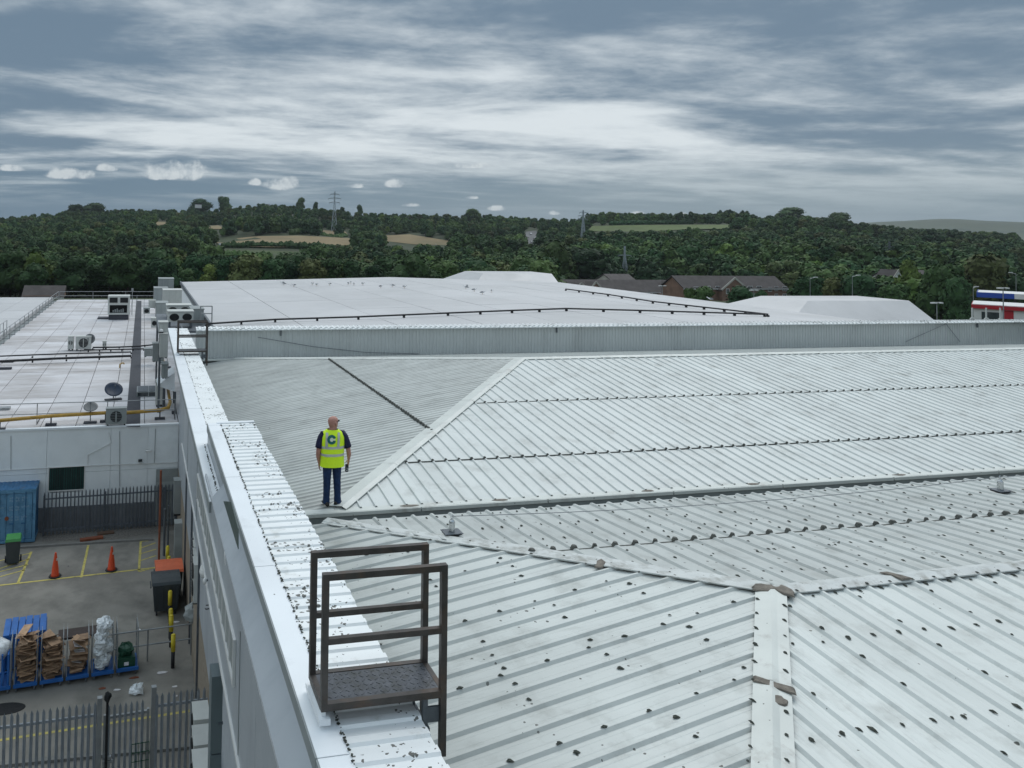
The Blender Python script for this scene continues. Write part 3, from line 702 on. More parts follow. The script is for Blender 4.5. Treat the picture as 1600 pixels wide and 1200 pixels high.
g = MB(); g.bar(p, p+Vector((.08, 0, .01)), .012, .012); g.bar(p, p+Vector((0, .12, -.05)), .012, .012); g.bar(p+Vector((.0, .06, .03)), p+Vector((.08, .06, .03)), .01, .01)
single(g, 'wall_hook', M_['dark'], 'small black hook bracket sticking out under the grey cladding', 'bracket')
# ------------------------------------------------------------------ big low roof behind
BR = thing('big_flat_warehouse', (24, 50, -14), 'wide low pale roof with panel joints beyond the ribbed wall, gulls on it', 'warehouse')
XL, XM, XQ, Y0, Y1 = 3.62, 25.0, 44.2, 32.6, 72.5
zK = lambda x: (-4.93+(x-XL)/(XM-XL)*.58) if x < XM else (-4.35-(x-XM)/(XQ-XM)*.46)
jx = [XL, 8.2, 13.0, 17.4, 21.4, XM, 29, 33.5, 38.5, XQ]; jy = [Y0, 38.5, 44.5, 50.5, 56.5, 62.5, 68, Y1]
for i in range(len(jx)-1):
    for j in range(len(jy)-1):
        x0, x1, y0, y1 = jx[i], jx[i+1]-.045, jy[j], jy[j+1]-.03; g = MB()
        d = random.uniform(-.004, .004)
        g.loft([[(x0, y0, zK(x0)-.2), (x1, y0, zK(x1)-.2), (x1, y1, zK(x1)-.2), (x0, y1, zK(x0)-.2)], [(x0, y0, zK(x0)+d), (x1, y0, zK(x1)+d), (x1, y1, zK(x1)+d), (x0, y1, zK(x0)+d)]])
        part(g, 'roof_panel', M_['memb2'], BR)
g = MB()
for i in range(len(jx)-1):
    x0, x1 = jx[i], jx[i+1]; g.loft([[(x0, Y0, zK(x0)-.5), (x1, Y0, zK(x1)-.5), (x1, Y1, zK(x1)-.5), (x0, Y1, zK(x0)-.5)], [(x0, Y0, zK(x0)-.06), (x1, Y0, zK(x1)-.06), (x1, Y1, zK(x1)-.06), (x0, Y1, zK(x0)-.06)]])
part(g, 'roof_deck', M_['fascia'], BR)
g = MB(); g.box((XL+.1, 36.2, -14), (XQ-.1, Y1-.1, -5.4)); part(g, 'wall', M_['wallw'], BR)
g = MB(); g.box((XL-.12, 36.3, -5.15), (XL-.005, Y1, -4.85)); part(g, 'verge_trim', M_['galvd'], BR)
g = MB(); g.box((XL, Y1+.005, -5.3), (XQ, Y1+.1, -4.9)); part(g, 'far_trim', M_['galvd'], BR)
def on_roof(p, h=0): return Vector((p.x, p.y, zK(p.x)+h))
def roofpt(x, y, h=0):
    z = -4.6
    for _ in range(12): P = AZ(x, y, z); z = zK(P.x)+h
    return AZ(x, y, z)
# black pipes laid over it
def pipe_run(name, pts, r, m, label, feet=None, group=None):
    c = pts[0]; t = thing(name, tuple(c), label, 'pipe', group); g = MB(); g.path(pts, r, 7); part(g, 'pipe', m, t)
    if feet:
        for f in feet: g = MB(); g.box((f.x-.05, f.y-.07, f.z-r-.10), (f.x+.05, f.y+.07, f.z-r*.9)); part(g, 'foot', M_['dark'], t)
    return t
P0 = [roofpt(x, y, .16) for x, y in ((322, 506), (430, 499), (560, 495), (700, 489), (800, 485), (885, 482), (1000, 485), (1100, 488), (1195, 491))]
def lerp_pts(P, n): return [P[i]+(P[i+1]-P[i])*(j/n) for i in range(len(P)-1) for j in range(n)]+[P[-1]]
pipe_run('black_roof_pipe', P0, .05, M_['black'], 'long black pipe crossing the big roof from left to right over its ridge', lerp_pts(P0, 2))
P1 = [roofpt(x, y, .16) for x, y in ((884, 451.5), (950, 460), (1020, 471), (1100, 480), (1200, 491))]
pipe_run('black_roof_pipe', P1, .05, M_['black'], 'black pipe running along the right edge of the big roof towards the brick houses', lerp_pts(P1, 3))
# gulls
bd = MB();
GL = ['leftmost gull on the big roof, farther of the pair', 'leftmost gull on the big roof, nearer of the pair', 'gull just right of the leftmost pair on the big roof', 'left gull of the pair beside the second panel joint', 'right gull of the pair beside the second panel joint', 'lone gull between the two left groups on the big roof', 'left gull of the group of three far on the roof', 'farthest gull of the group of three on the roof', 'right gull of the group of three far on the roof', 'lone gull right of the group of three', 'small gull left of the roof ridge joint', 'gull next to the roof ridge joint', 'gull just left of the roof ridge', 'gull beyond the ridge, lower of the two', 'gull beyond the ridge, upper of the two', 'gull beyond the ridge nearest the black pipe', 'rightmost gull in front of the pale block', 'gull standing a little apart before the pale block', 'gull far right near the end of the black pipes']
def gull(x, y, k):
    P = roofpt(x, y, 0); t = thing('gull', tuple(P), GL[k], 'gull', 'gulls resting on the big roof', rz=random.uniform(0, 6))
    g = MB(); rr = [(-.22, .02, .14), (-.12, .055, .15), (0, .075, .16), (.12, .06, .18), (.18, .035, .22), (.21, .04, .26), (.26, .025, .27), (.31, .006, .26)]
    g.loft([[(a, b*cos(q*pi/3), c+b*sin(q*pi/3)) for q in range(6)] for a, b, c in rr]); part(g, 'body', M_['bird'], t, True, True)
    g = MB(); g.loft([[(a, b*cos(q*pi/3)*1.15, c+b*sin(q*pi/3)*.9+.02) for q in range(6)] for a, b, c in ((-.28, .01, .14), (-.12, .058, .16), (.0, .07, .165), (.08, .03, .18))]); part(g, 'wing', M_['galvd'], t, True, True)
    g = MB(); g.tube((0, .03, 0), (0, .03, .12), .008, 4); g.tube((0, -.03, 0), (0, -.03, .12), .008, 4); part(g, 'legs', M_['yellowp'], t, local=True)
for k, (x, y) in enumerate(((442, 444), (443, 446), (459, 448), (488, 445.5), (495, 447), (515, 446), (544, 445), (548, 443.5), (553, 446), (567, 445.5), (595, 450), (613, 448.5), (632, 450.5), (728, 451.5), (730, 449), (741, 455.5), (768, 457), (754, 460), (1110, 470))): gull(x, y, k)
# ------------------------------------------------------------------ step-over platforms on the parapet
def platform(loc, label, grp=None):
    t = thing('access_platform', loc, label, 'platform', grp); w, d, h = 1.03, .40, 1.04; s = .05
    for k, yy in enumerate((0, d)):
        fr = link('rail_frame', MB().box((w-s, yy, -.46 if k == 0 else -.40), (w, yy+s, h)).mesh('rail_frame', M_['steel']), t)
        for nm, g in (('post', MB().box((0, yy, 0), (s, yy+s, h))), ('top_rail', MB().box((s, yy+.001, h-s), (w-s, yy+s-.001, h-.001))), ('mid_rail', MB().box((s, yy+.004, .50), (w-s, yy+s-.004, .545)))):
            link(nm, g.mesh(nm, M_['steel']), fr)
    g = MB(); g.box((0.051, .001, 0), (w-s-.001, .049, .055)); g.box((.051, d+.001, 0), (w-s-.001, d+.049, .055)); g.box((.001, s+.001, -.01), (.045, d-.001, .055)); g.box((w-.045, s+.001, -.01), (w-.001, d-.001, .05))
    link('edge_beam', g.mesh('edge_beam', M_['steel']), t)
    g = MB(); g.box((.046, .0505, .03), (w-.047, d-.001, .05)); dk = link('deck', g.mesh('deck', M_['deck']), t)
    g = MB()
    for i in range(17):
        for j in range(6):
            a = pi/4 if (i+j) % 2 else -pi/4; g.obox((.09+i*.054, .09+j*.055, .051), (.034, .009, .003), a)
    tag(link('tread_pattern', g.mesh('tread_pattern', M_['deck']), dk), kind='stuff')
    g = MB(); g.box((w-.19, .02, -.22), (w-.15, .06, -.001)); g.box((w-.19, .30, -.22), (w-.15, .34, -.001)); g.box((w-.149, .03, -.20), (w-.051, .05, -.08)); g.bar((w-.17, .06, -.02), (w-.17, .30, -.17), .02, .02); g.box((w-.20, .0, -.25), (w-.14, .36, -.221))
    link('bracket', g.mesh('bracket', M_['galvd']), t)
    g = MB(); g.box((-.02, -.02, -.09), (.07, d+.07, -.045)); g.box((.01, .02, -.044), (.04, .38, -.011)); link('base_pad', g.mesh('base_pad', M_['white']), t)
    return t
PF = platform((1.42, 5.6, -3.68), 'brown steel step-over platform with two rail frames on the parapet in the foreground')
q = AY(277, 551, 25.3)
PF2 = dup(PF, (q.x, 25.3, q.z), label='distant brown steel step-over platform at the far end of the white parapet')
# ------------------------------------------------------------------ fall-arrest anchors and their cable
def anchor(p, label):
    t = thing('roof_anchor', tuple(p), label, 'anchor', 'fall arrest anchors on the near roof')
    g = MB(); g.box((-.17, -.12, .03), (.17, .12, .042)); link('base_plate', g.mesh('base_plate', M_['galvd']), t)
    g = MB(); g.box((-.15, -.10, 0), (.15, .10, .029)); link('rubber_pad', g.mesh('rubber_pad', M_['black']), t)
    g = MB(); prof = [(.055, .043), (.055, .20), (.048, .23), (.03, .25), (.022, .27), (.022, .285)]
    g.loft([[(r*cos(k*pi/6), r*sin(k*pi/6), z) for k in range(12)] for r, z in prof]); link('post', g.mesh('post', M_['stain'], smooth=False), t)
    g = MB(); g.path([(-.02, 0, .28), (-.025, 0, .32), (0, 0, .34), (.025, 0, .32), (.02, 0, .28)], .007, 6); link('eye_ring', g.mesh('eye_ring', M_['stain']), t)
    g = MB()
    for a in (-.13, .13):
        for b in (-.09, .09): g.tube((a, b, .042), (a, b, .055), .011, 6)
    link('bolts', g.mesh('bolts', M_['galv']), t)
    return t
def roofD(x, y, h=.05):
    z = -5.3
    for _ in range(20): P = AZ(x, y, z); z = zD(P.x, P.y)+h
    return AZ(x, y, z)
a1 = roofD(706, 834, .03); a2 = roofD(1563, 768, .03)
anchor(a1, 'short steel roof anchor post on a square plate, nearer the worker'); anchor(a2, 'short steel roof anchor post at the far right of the near roof')
c1 = a1+Vector((0, 0, .31)); c2 = a2+Vector((0, 0, .31)); d = c2-c1
pts = []
for k in range(13): f = k/12; pts.append(c1+d*f-Vector((0, 0, .22*4*f*(1-f)*.6)))
pts += [c2+d*.5, c2+d*1.2]
g = MB(); g.path(pts, .0065, 5); single(g, 'lifeline_cable', M_['galvd'], 'thin steel cable strung low over the near roof between the anchor posts', 'cable', tuple(c1))
# ------------------------------------------------------------------ the worker
def sweep(mb, pts, n=10, flat=None):
    rings = []
    for i, p in enumerate(pts):
        a = Vector(pts[max(0, i-1)][:3]); b = Vector(pts[min(len(pts)-1, i+1)][:3]); d = (b-a).normalized()
        e = Vector((1, 0, 0)) - d*d.x
        if e.length < .3: e = Vector((0, 1, 0))-d*d.y
        e.normalize(); f = d.cross(e); r = p[3]; ra, rb = r if isinstance(r, tuple) else (r, r)
        c = Vector(p[:3]); rings.append([tuple(c+e*ra*cos(2*pi*k/n)+f*rb*sin(2*pi*k/n)) for k in range(n)])
    mb.loft(rings); return mb
def ring(z, cx, cy, rx, ry, n=24, pw=1.0, wob=0):
    o = []
    for k in range(n):
        a = 2*pi*k/n; c, s = cos(a), sin(a)
        o.append((cx+rx*(abs(c)**pw)*(1 if c > 0 else -1)+random.uniform(-wob, wob), cy+ry*(abs(s)**pw)*(1 if s > 0 else -1)+random.uniform(-wob, wob), z))
    return o
mp = Vector((3.80, 14.55, -5.485)); mp = AZ(518, 789, -5.485)
MAN = thing('person', tuple(mp), 'bald worker in a yellow hi-vis vest, navy shirt and jeans standing on the roof', 'person', rz=-.05)
b = MB()
# head turned to the right, neck, torso, arms, hands, legs: one surface after the voxel merge
hy = -.005; hc = Vector((.005, hy, 1.66))
T = Matrix.Rotation(-.95, 3, 'Z')
def H(x, y, z): return tuple(hc+T @ Vector((x*1.25, y*1.15, z*1.08)))
rr = []
for z, rx, ryf, ryb in ((-.115, .045, .075, .03), (-.095, .058, .088, .055), (-.06, .067, .094, .080), (-.02, .073, .096, .095), (.02, .077, .097, .104), (.055, .074, .092, .102), (.085, .060, .074, .084), (.105, .036, .045, .052), (.113, .010, .012, .015)):
    rr.append([H(rx*cos(a), (ryf if sin(a) > 0 else ryb)*sin(a), z) for a in [2*pi*k/16 for k in range(16)]])
b.loft(rr)
b.loft([[H(-.012, .088, .01), H(.012, .088, .01), H(.004, .102, .01), H(-.004, .102, .01)], [H(-.02, .088, -.035), H(.02, .088, -.035), H(.008, .122, -.03), H(-.008, .122, -.03)], [H(-.014, .085, -.045), H(.014, .085, -.045), H(.004, .10, -.045), H(-.004, .10, -.045)]])
for s in (-1, 1):
    b.loft([[H(s*.070, -.012+.016*cos(a), -.005+.032*sin(a)) for a in [k*pi/4 for k in range(8)]], [H(s*.088, -.020+.020*cos(a), -.003+.034*sin(a)) for a in [k*pi/4 for k in range(8)]]])
sweep(b, [(.0, -.015, 1.42, (.10, .085)), (0, -.012, 1.50, (.078, .074)), (.002, -.008, 1.57, (.074, .076)), (.004, -.004, 1.61, .070)], 12)
b.loft([ring(.86, 0, 0, .165, .115), ring(.98, 0, 0, .185, .125), ring(1.12, 0, 0, .19, .125), ring(1.28, 0, 0, .205, .125), ring(1.40, 0, -.005, .20, .11), ring(1.46, 0, -.01, .13, .08), ring(1.50, 0, -.01, .06, .05)])
LA = [(-.19, -.01, 1.43, .062), (-.245, -.01, 1.33, .060), (-.275, -.02, 1.20, .054), (-.292, -.02, 1.10, .048), (-.288, .01, .98, .047), (-.268, .035, .86, .028), (-.262, .045, .82, (.020, .036)), (-.258, .055, .775, (.018, .040)), (-.255, .06, .735, (.014, .034))]
RA = [(.19, -.01, 1.43, .062), (.255, -.015, 1.33, .057), (.298, -.03, 1.20, .055), (.325, -.025, 1.11, .049), (.348, .01, 1.00, .048), (.350, .04, .89, .028), (.350, .05, .85, (.022, .036)), (.345, .055, .805, (.020, .040)), (.338, .06, .77, (.016, .034))]
sweep(b, LA, 12); sweep(b, RA, 12)
for hx, hz, sgn in ((-.255, .745, 1), (.338, .78, -1)):
    for j, (dy, ln) in enumerate(((-.024, .055), (-.006, .068), (.012, .072), (.030, .062))):
        y0 = .058+dy; sweep(b, [(hx, y0, hz+.01, .0095), (hx+sgn*.004, y0+.002, hz-ln*.45, .009), (hx+sgn*.022, y0+.002, hz-ln*.85, .0085), (hx+sgn*.042, y0, hz-ln*.92, .0075)], 6)
    sweep(b, [(hx+sgn*.004, .095, hz+.075, .013), (hx+sgn*.018, .122, hz+.045, .011), (hx+sgn*.030, .130, hz+.012, .0095)], 6)
LL = [(-.088, 0, .90, (.095, .11)), (-.095, .0, .70, (.082, .092)), (-.098, .0, .50, .058), (-.10, -.005, .34, .055), (-.105, .0, .12, .038), (-.105, .005, .05, .038)]
RL = [(.088, 0, .90, (.095, .11)), (.092, .0, .70, (.082, .092)), (.098, .0, .50, .058), (.10, -.005, .34, .055), (.112, .0, .12, .038), (.115, .005, .05, .038)]
sweep(b, LL, 12); sweep(b, RL, 12)
body = part(b, 'body', M_['skin'], MAN, True, True)
md = body.modifiers.new('merge', 'REMESH'); md.mode = 'VOXEL'; md.voxel_size = .008; md.use_smooth_shade = True
md = body.modifiers.new('relax', 'SMOOTH'); md.iterations = 4; md.factor = .5
for s, ex in ((-1, 0), (1, 0)):       # sunglasses seen from the side
    pass
g = MB()
g.loft([[H(s*.036-.018, .098, .012), H(s*.036+.018, .098, .012), H(s*.036+.018, .098, .034), H(s*.036-.018, .098, .034)] for s in (-1,)]+[[H(-.036-.018, .104, .010), H(-.036+.018, .104, .010), H(-.036+.018, .104, .036), H(-.036-.018, .104, .036)]])
g.loft([[H(.018, .098, .012), H(.054, .098, .012), H(.054, .098, .034), H(.018, .098, .034)], [H(.018, .104, .010), H(.054, .104, .010), H(.054, .104, .036), H(.018, .104, .036)]])
for s in (-1, 1): g.bar(H(s*.070, .095, .028), H(s*.084, -.01, .022), .006, .010)
g.bar(H(-.018, .10, .026), H(.018, .10, .026), .006, .006); part(g, 'sunglasses', M_['black'], MAN, local=True)
# navy T-shirt: sleeves and collar
g = MB(); sweep(g, [(-.13, -.01, 1.44, .075), (-.19, -.012, 1.425, .082), (-.235, -.014, 1.36, .077), (-.262, -.017, 1.28, .075), (-.277, -.02, 1.20, .078), (-.283, -.02, 1.165, .080), (-.283, -.02, 1.168, .066)], 16)
sweep(g, [(.13, -.01, 1.44, .075), (.19, -.012, 1.43, .084), (.245, -.018, 1.36, .078), (.278, -.026, 1.28, .075), (.298, -.03, 1.20, .080), (.308, -.03, 1.165, .083), (.308, -.03, 1.168, .068)], 16)
sweep(g, [(0, -.012, 1.46, (.092, .082)), (0, -.012, 1.505, (.078, .072)), (0, -.010, 1.52, (.072, .068))], 16)
g.loft([ring(.90, 0, 0, .19, .13), ring(1.2, 0, 0, .20, .13), ring(1.42, 0, 0, .20, .115)]); part(g, 'shirt', M_['navy'], MAN, True, True)
# hi-vis vest
VP = [(.795, .252, .170), (.83, .248, .168), (.92, .240, .160), (1.04, .240, .158), (1.16, .248, .156), (1.28, .256, .154), (1.38, .256, .148), (1.435, .242, .132), (1.475, .205, .108), (1.505, .150, .094), (1.525, .112, .088)]
random.seed(3)
def vring(z, rx, ry, grow=0): return [(x*(1+grow)+.0, y*(1+grow*1.4), zz) for x, y, zz in ring(z, -.005, -.008, rx, ry, 40, .88)]
def fold(r, amp):
    return [(x*(1+amp*sin(9*atan2(y, x)+zz*17)), y*(1+amp*sin(7*atan2(y, x)+zz*23+1)), zz) for x, y, zz in r]
g = MB(); g.loft([fold(vring(z, rx, ry), .016 if z < 1.3 else .006) for z, rx, ry in VP], cap=False)
g.loft([fold(vring(z, rx-.004, ry-.004), .016 if z < 1.3 else .006) for z, rx, ry in VP[:2]], cap=False)
vest = part(g, 'vest', M_['hivis'], MAN, True, True)
def vsurf(z):
    for (z0, a0, b0), (z1, a1, b1) in zip(VP[:-1], VP[1:]):
        if z0 <= z <= z1+1e-6: f = (z-z0)/(z1-z0); return a0+(a1-a0)*f, b0+(b1-b0)*f
    return VP[-1][1:]
for zc in (1.035, 1.185):
    g = MB(); rs = []
    for z in (zc-.026, zc-.02, zc+.02, zc+.026): rx, ry = vsurf(z); rs.append(fold(vring(z, rx, ry, .012 if abs(z-zc) < .024 else .004), .016))
    g.loft(rs, cap=False); part(g, 'reflective_band', M_['reflect'], vest, True, True)
def back_y(x, z, off=.008):
    rx, ry = vsurf(z); t = min(.98, abs(x+.005)/rx); c = t**(1/.88); s = math.sqrt(max(0, 1-min(1, c)**2)); return -.008-ry*(s**.88)*1.012-off
for xc, slope in ((-.155, .02), (.085, .02)):
    g = MB(); zs = [1.20+i*.02 for i in range(15)]
    for z0, z1 in zip(zs[:-1], zs[1:]):
        f0, f1 = (z0-1.2), (z1-1.2); a0, a1 = xc+f0*slope*3*(1 if xc < 0 else 1), xc+f1*slope*3
        g.quad(*[(x, back_y(x, min(z, 1.49)), z) for x, z in ((a0-.025, z0), (a0+.025, z0), (a1+.025, z1), (a1-.025, z1))])
    part(g, 'reflective_brace', M_['reflect'], vest, True, True)
def badge(mb, poly_r): pass
g = MB(); cx, cz = -.050, 1.355; n = 36; a0, a1 = radians(22), radians(338)
for k in range(n):
    t0, t1 = a0+(a1-a0)*k/n, a0+(a1-a0)*(k+1)/n
    for r0, r1 in ((.040, .066), (.066, .092)): g.quad(*[(cx+r*cos(t), back_y(cx+r*cos(t), cz+r*sin(t), .013), cz+r*sin(t)) for r, t in ((r0, t0), (r1, t0), (r1, t1), (r0, t1))])
g.quad(*[(cx+x, back_y(cx+x, cz+z, .0125), cz+z) for x, z in ((.0, -.034), (.062, -.034), (.080, -.020), (.0, -.020))]); part(g, 'round_logo', M_['teal'], vest, False, True)
g = MB()
for (x0, x1, z0, z1) in ((-.026, .07, -.014, .016),):
    for k in range(4):
        xa, xb = x0+(x1-x0)*k/4, x0+(x1-x0)*(k+1)/4; g.quad(*[(cx+x, back_y(cx+x, cz+z, .018), cz+z) for x, z in ((xa, z0), (xb, z0), (xb, z1), (xa, z1))])
g.quad(*[(cx+x, back_y(cx+x, cz+z, .0165), cz+z) for x, z in ((-.022, -.026), (.022, -.026), (.030, .026), (-.022, .026))])
for k in range(14):
    t0, t1 = radians(60+k*17), radians(60+(k+1)*17); g.quad(*[(cx+r*cos(t), back_y(cx+r*cos(t), cz+r*sin(t), .018), cz+r*sin(t)) for r, t in ((.012, t0), (.038, t0), (.038, t1), (.012, t1))])
part(g, 'logo_letter', M_['whitep'], vest, False, True)
# jeans and shoes
g = MB()
for (pts) in ([(-.086, 0, .95, (.112, .135)), (-.092, 0, .86, (.110, .132)), (-.098, .0, .74, (.096, .108)), (-.102, .0, .62, (.086, .092)), (-.103, -.004, .50, (.077, .080)), (-.105, -.006, .36, (.073, .078)), (-.108, -.004, .24, (.068, .072)), (-.110, -.0, .13, (.068, .072)), (-.110, .0, .085, (.074, .078)), (-.110, .0, .045, (.071, .080))],
              [(.086, 0, .95, (.112, .135)), (.090, 0, .86, (.110, .132)), (.095, .0, .74, (.096, .108)), (.100, .0, .62, (.086, .092)), (.104, -.004, .50, (.077, .080)), (.110, -.006, .36, (.073, .078)), (.116, -.004, .24, (.068, .072)), (.120, -.0, .13, (.070, .074)), (.122, .0, .085, (.076, .082)), (.122, .0, .045, (.074, .084))]):
    q = []
    for i in range(len(pts)-1):
        for j in range(4):
            f = j/4; a, c = pts[i], pts[i+1]; w = 1+.035*sin((a[2]+(c[2]-a[2])*f)*60)*(1 if a[2] < .6 else .4)
            q.append(tuple(a[k]+(c[k]-a[k])*f for k in range(3))+((((a[3][0]+(c[3][0]-a[3][0])*f)*w), ((a[3][1]+(c[3][1]-a[3][1])*f)*w)),))
    q.append(pts[-1]); sweep(g, q, 16)
part(g, 'jeans', M_['jean'], MAN, True, True)
for cx, rot in ((-.112, .15), (.125, -.85)):
    g = MB(); m = Matrix.Rotation(rot, 3, 'Z'); rs = []
    for y, w, h in ((-.095, .020, .05), (-.085, .038, .085), (-.04, .044, .10), (.02, .042, .095), (.08, .046, .07), (.13, .050, .055), (.175, .042, .045), (.20, .018, .03)):
        rs.append([tuple(Vector((cx, -.01, 0))+m @ Vector((w*c, y, max(0, h*.5+h*.5*s2)))) for c, s2 in [(cos(k*pi/5), sin(k*pi/5)) for k in range(10)]])
    g.loft(rs); part(g, 'shoe', M_['shoe'], MAN, True, True)
g = MB(); g.obox((.318, .055, .715), (.055, .05, .15), .2, .1); g.tube((.31, .03, .70), (.31, .015, .70), .027, 12)
dv = tag(link('handheld_camera', g.mesh('handheld_camera', M_['black'], (.318, .055, .64)), None, (0, 0, 0)), 'black handheld device with a round lens held in the worker\'s right hand', 'camera')
dv.location = MAN.matrix_basis @ Vector((.318, .055, .64)) if False else Vector(mp)+Matrix.Rotation(-.05, 3, 'Z') @ Vector((.318, .055, .64)); dv.rotation_euler = (0, 0, -.05)
g = MB(); g.loft([[(.0+r*cos(k*pi/8)-.008, -.041+q, .06+r*sin(k*pi/8)) for k in range(16)] for r, q in ((.020, 0), (.024, -.003), (.028, 0))], cap=False); link('lens_ring', g.mesh('lens_ring', M_['stain']), dv)
# ------------------------------------------------------------------ ground of the yard
ZG = -14
g = MB(); g.quad((-60, 2, ZG), (2.2, 2, ZG), (2.2, 36.2, ZG), (-60, 36.2, ZG)); structure(g, 'yard', M_['asph'])
g = MB(); pp = [AZ(x, y, ZG+.004) for x, y in ((66, 846), (178, 843), (285, 826), (285, 812), (66, 826))]
g.quad(*[(p.x, p.y, ZG+.004) for p in pp[:4]], (pp[4].x, pp[4].y, ZG+.004)); structure(g, 'gravel', M_['gravel'])
g = MB(); g.bar(AZ(20, 856, ZG+.03), AZ(180, 846, ZG+.03), .12, .10); g.bar(AZ(180, 846, ZG+.03), AZ(240, 843, ZG+.03), .12, .10); structure(g, 'kerb', M_['kerb'])
def stripe(pts, w=.10, z=ZG+.008):
    g = MB()
    for (a, b) in pts:
        A, B = AZ(*a, z), AZ(*b, z); d = (B-A).normalized(); n = Vector((-d.y, d.x, 0))*w/2; g.quad(A-n, B-n, B+n, A+n)
    structure(g, 'line_marking', M_['yellow'])
stripe([((49, 862), (28, 911))]); stripe([((138, 852), (127, 902))]); stripe([((220, 846), (217, 893))])
stripe([((-40, 919), (250, 886))]); stripe([((-40, 903), (44, 882)), ((-40, 912), (40, 890)), ((-30, 898), (46, 873)), ((0, 876), (48, 864))], .07)
stripe([((220, 846), (232, 845)), ((221, 856), (243, 848)), ((220, 865), (244, 858)), ((219, 876), (244, 868)), ((218, 893), (240, 887))], .07)
stripe([((-10, 1158), (320, 1107))], .10)
def decal(x, y, w, d, m, nm, label, cat, n=9, h=.012):
    P = AZ(x, y, ZG+.004); g = MB(); g.prism(ragged(0, 0, w/2, d/2, n, .3 if n < 12 else .01), 0, h)
    return tag(link(nm, g.mesh(nm, m), None, tuple(P)), label, cat)
decal(6, 1108, 1.2, .55, M_['dark'], 'manhole_cover', 'dark round drain cover in the yard beyond the front fence', 'drain cover', 20)
for (x, y, w, d, m, lb) in ((253, 1051, .32, .16, 'cardd', 'flat white scrap of paper right of the last roll cage'), (183, 1078, .22, .1, 'cardd', 'crumpled white paper lying in front of the roll cages'), (241, 1081, .14, .06, 'cardd', 'tiny white scrap beside the plastic bag on the asphalt'),
                            (273, 1073, .2, .08, 'cardd', 'thin white strip of paper near the wall end of the front fence'), (217, 984, .12, .1, 'cardd', 'small white litter behind the empty roll cage'), (274, 1088, .16, .08, 'cardd', 'white scrap lying just behind the right fence panel'),
                            (210, 1059, .3, .1, 'rust', 'brown wet paper scrap below the empty roll cage'), (160, 1076, .2, .1, 'rust', 'red wrapper by the gate post'), (275, 972, .2, .1, 'cardd', 'pale scrap beside the yellow bollards')):
    decal(x, y, w, d, M_[m], 'litter', lb, 'litter')
P = AZ(214, 1083, ZG); t = link('plastic_bag', None, None); bpy.data.objects.remove(t)
def lump(mb, c, r, n=10, m=7, amp=.3, sq=1.0):
    ph = [random.uniform(0, 6) for _ in range(6)]; rings = []
    for i in range(m+1):
        t = -pi/2+pi*i/m; rr = []
        for k in range(n):
            a = 2*pi*k/n; q = 1+amp*(sin(3*a+ph[0]+2*t)*.5+sin(5*a+ph[1]-3*t)*.35+sin(4*t+ph[2]+a)*.4)+random.uniform(-amp, amp)*.3
            rr.append((c[0]+r[0]*cos(t)*cos(a)*q, c[1]+r[1]*cos(t)*sin(a)*q, c[2]+r[2]*(sin(t) if abs(t) < 1.5 else (1 if t > 0 else -1))*(q if sq else 1)))
        rings.append(rr)
    mb.loft(rings)
g = MB(); lump(g, (P.x, P.y, ZG+.12), (.22, .16, .14), amp=.35); single(g, 'plastic_bag', M_['bag'], 'crumpled clear plastic bag lying alone on the asphalt before the fence', 'bag', smooth=False)
# red-brown boards lying on the kerb and in the gravel
P, Q = AZ(125, 844, ZG+.05), AZ(161, 839, ZG+.05); g = MB(); g.bar(P, Q, .22, .09); single(g, 'rusty_plank', M_['rust'], 'rusty brown plank lying on the gravel by the back fence', 'plank')
P, Q = AZ(152, 834, ZG+.05), AZ(178, 831, ZG+.05); g = MB(); g.bar(P, Q, .25, .06); single(g, 'rusty_plate', mat('rust_plate', (.13, .08, .055), .8), 'flat rusty plate on the gravel nearer the white wall', 'plate')
# ------------------------------------------------------------------ white flat roofed building behind the yard
ZR = -9.3; YW = 36.1
FB = thing('flat_roofed_building', (-6, YW, -14), 'white panelled building with flat membrane roof covered in air conditioning and pipes', 'building')
xs = [-16, -13, -10, -6.9, -4.18, -1.3, .42, 1.86]
for i in range(len(xs)-1):
    x0, x1 = xs[i], xs[i+1]-.012
    for z0, z1 in ((-12.9, -11.35), (-11.338, ZR-.03)):
        g = MB()
        if x0 < -2.5 < x1+2 and xs[i] == -4.18 and z1 < -11: g.box((x0, YW, z0), (-3.98, YW+.1, z1)); g.box((-2.62, YW, z0), (x1, YW+.1, z1)); g.box((-3.98, YW, z0), (-2.62, YW+.1, -12.25))
        else: g.box((x0, YW, z0), (x1, YW+.1, z1))
        part(g, 'wall_panel', M_['wallw'], FB)
g = MB(); g.box((-16, YW+.101, -14), (1.86, YW+.3, ZR-.05)); g.box((-16, YW+.3, -14), (1.86, 101.8, ZR-.16)); part(g, 'wall_core', M_['wallw'], FB)
x = -16
while x < 1.8: g = MB(); g.box((x, YW-.06, -14), (min(1.86, x+.62), YW+.1, -12.92)); part(g, 'plinth_sheet', M_['plinth'], FB); x += .63
g = MB(); g.box((-16, YW-.05, ZR-.03), (1.86, YW+.16, ZR+.06)); part(g, 'roof_edge_trim', M_['white'], FB)
a, b = AY(77, 731, YW-.02), AY(131, 764, YW-.02)
g = MB(); g.box((a.x-.06, YW-.03, b.z-.05), (b.x+.05, YW+.02, b.z)); g.box((a.x-.06, YW-.03, a.z), (b.x+.05, YW+.02, a.z+.04)); g.box((a.x-.06, YW-.03, b.z), (a.x, YW+.02, a.z)); g.box((b.x, YW-.03, b.z), (b.x+.05, YW+.02, a.z))
wn = part(g, 'window', M_['whitef'], FB)
g = MB(); g.box((a.x, YW-.008, b.z), (b.x, YW-.002, a.z)); part(g, 'pane', M_['dark'], wn)
n = 15
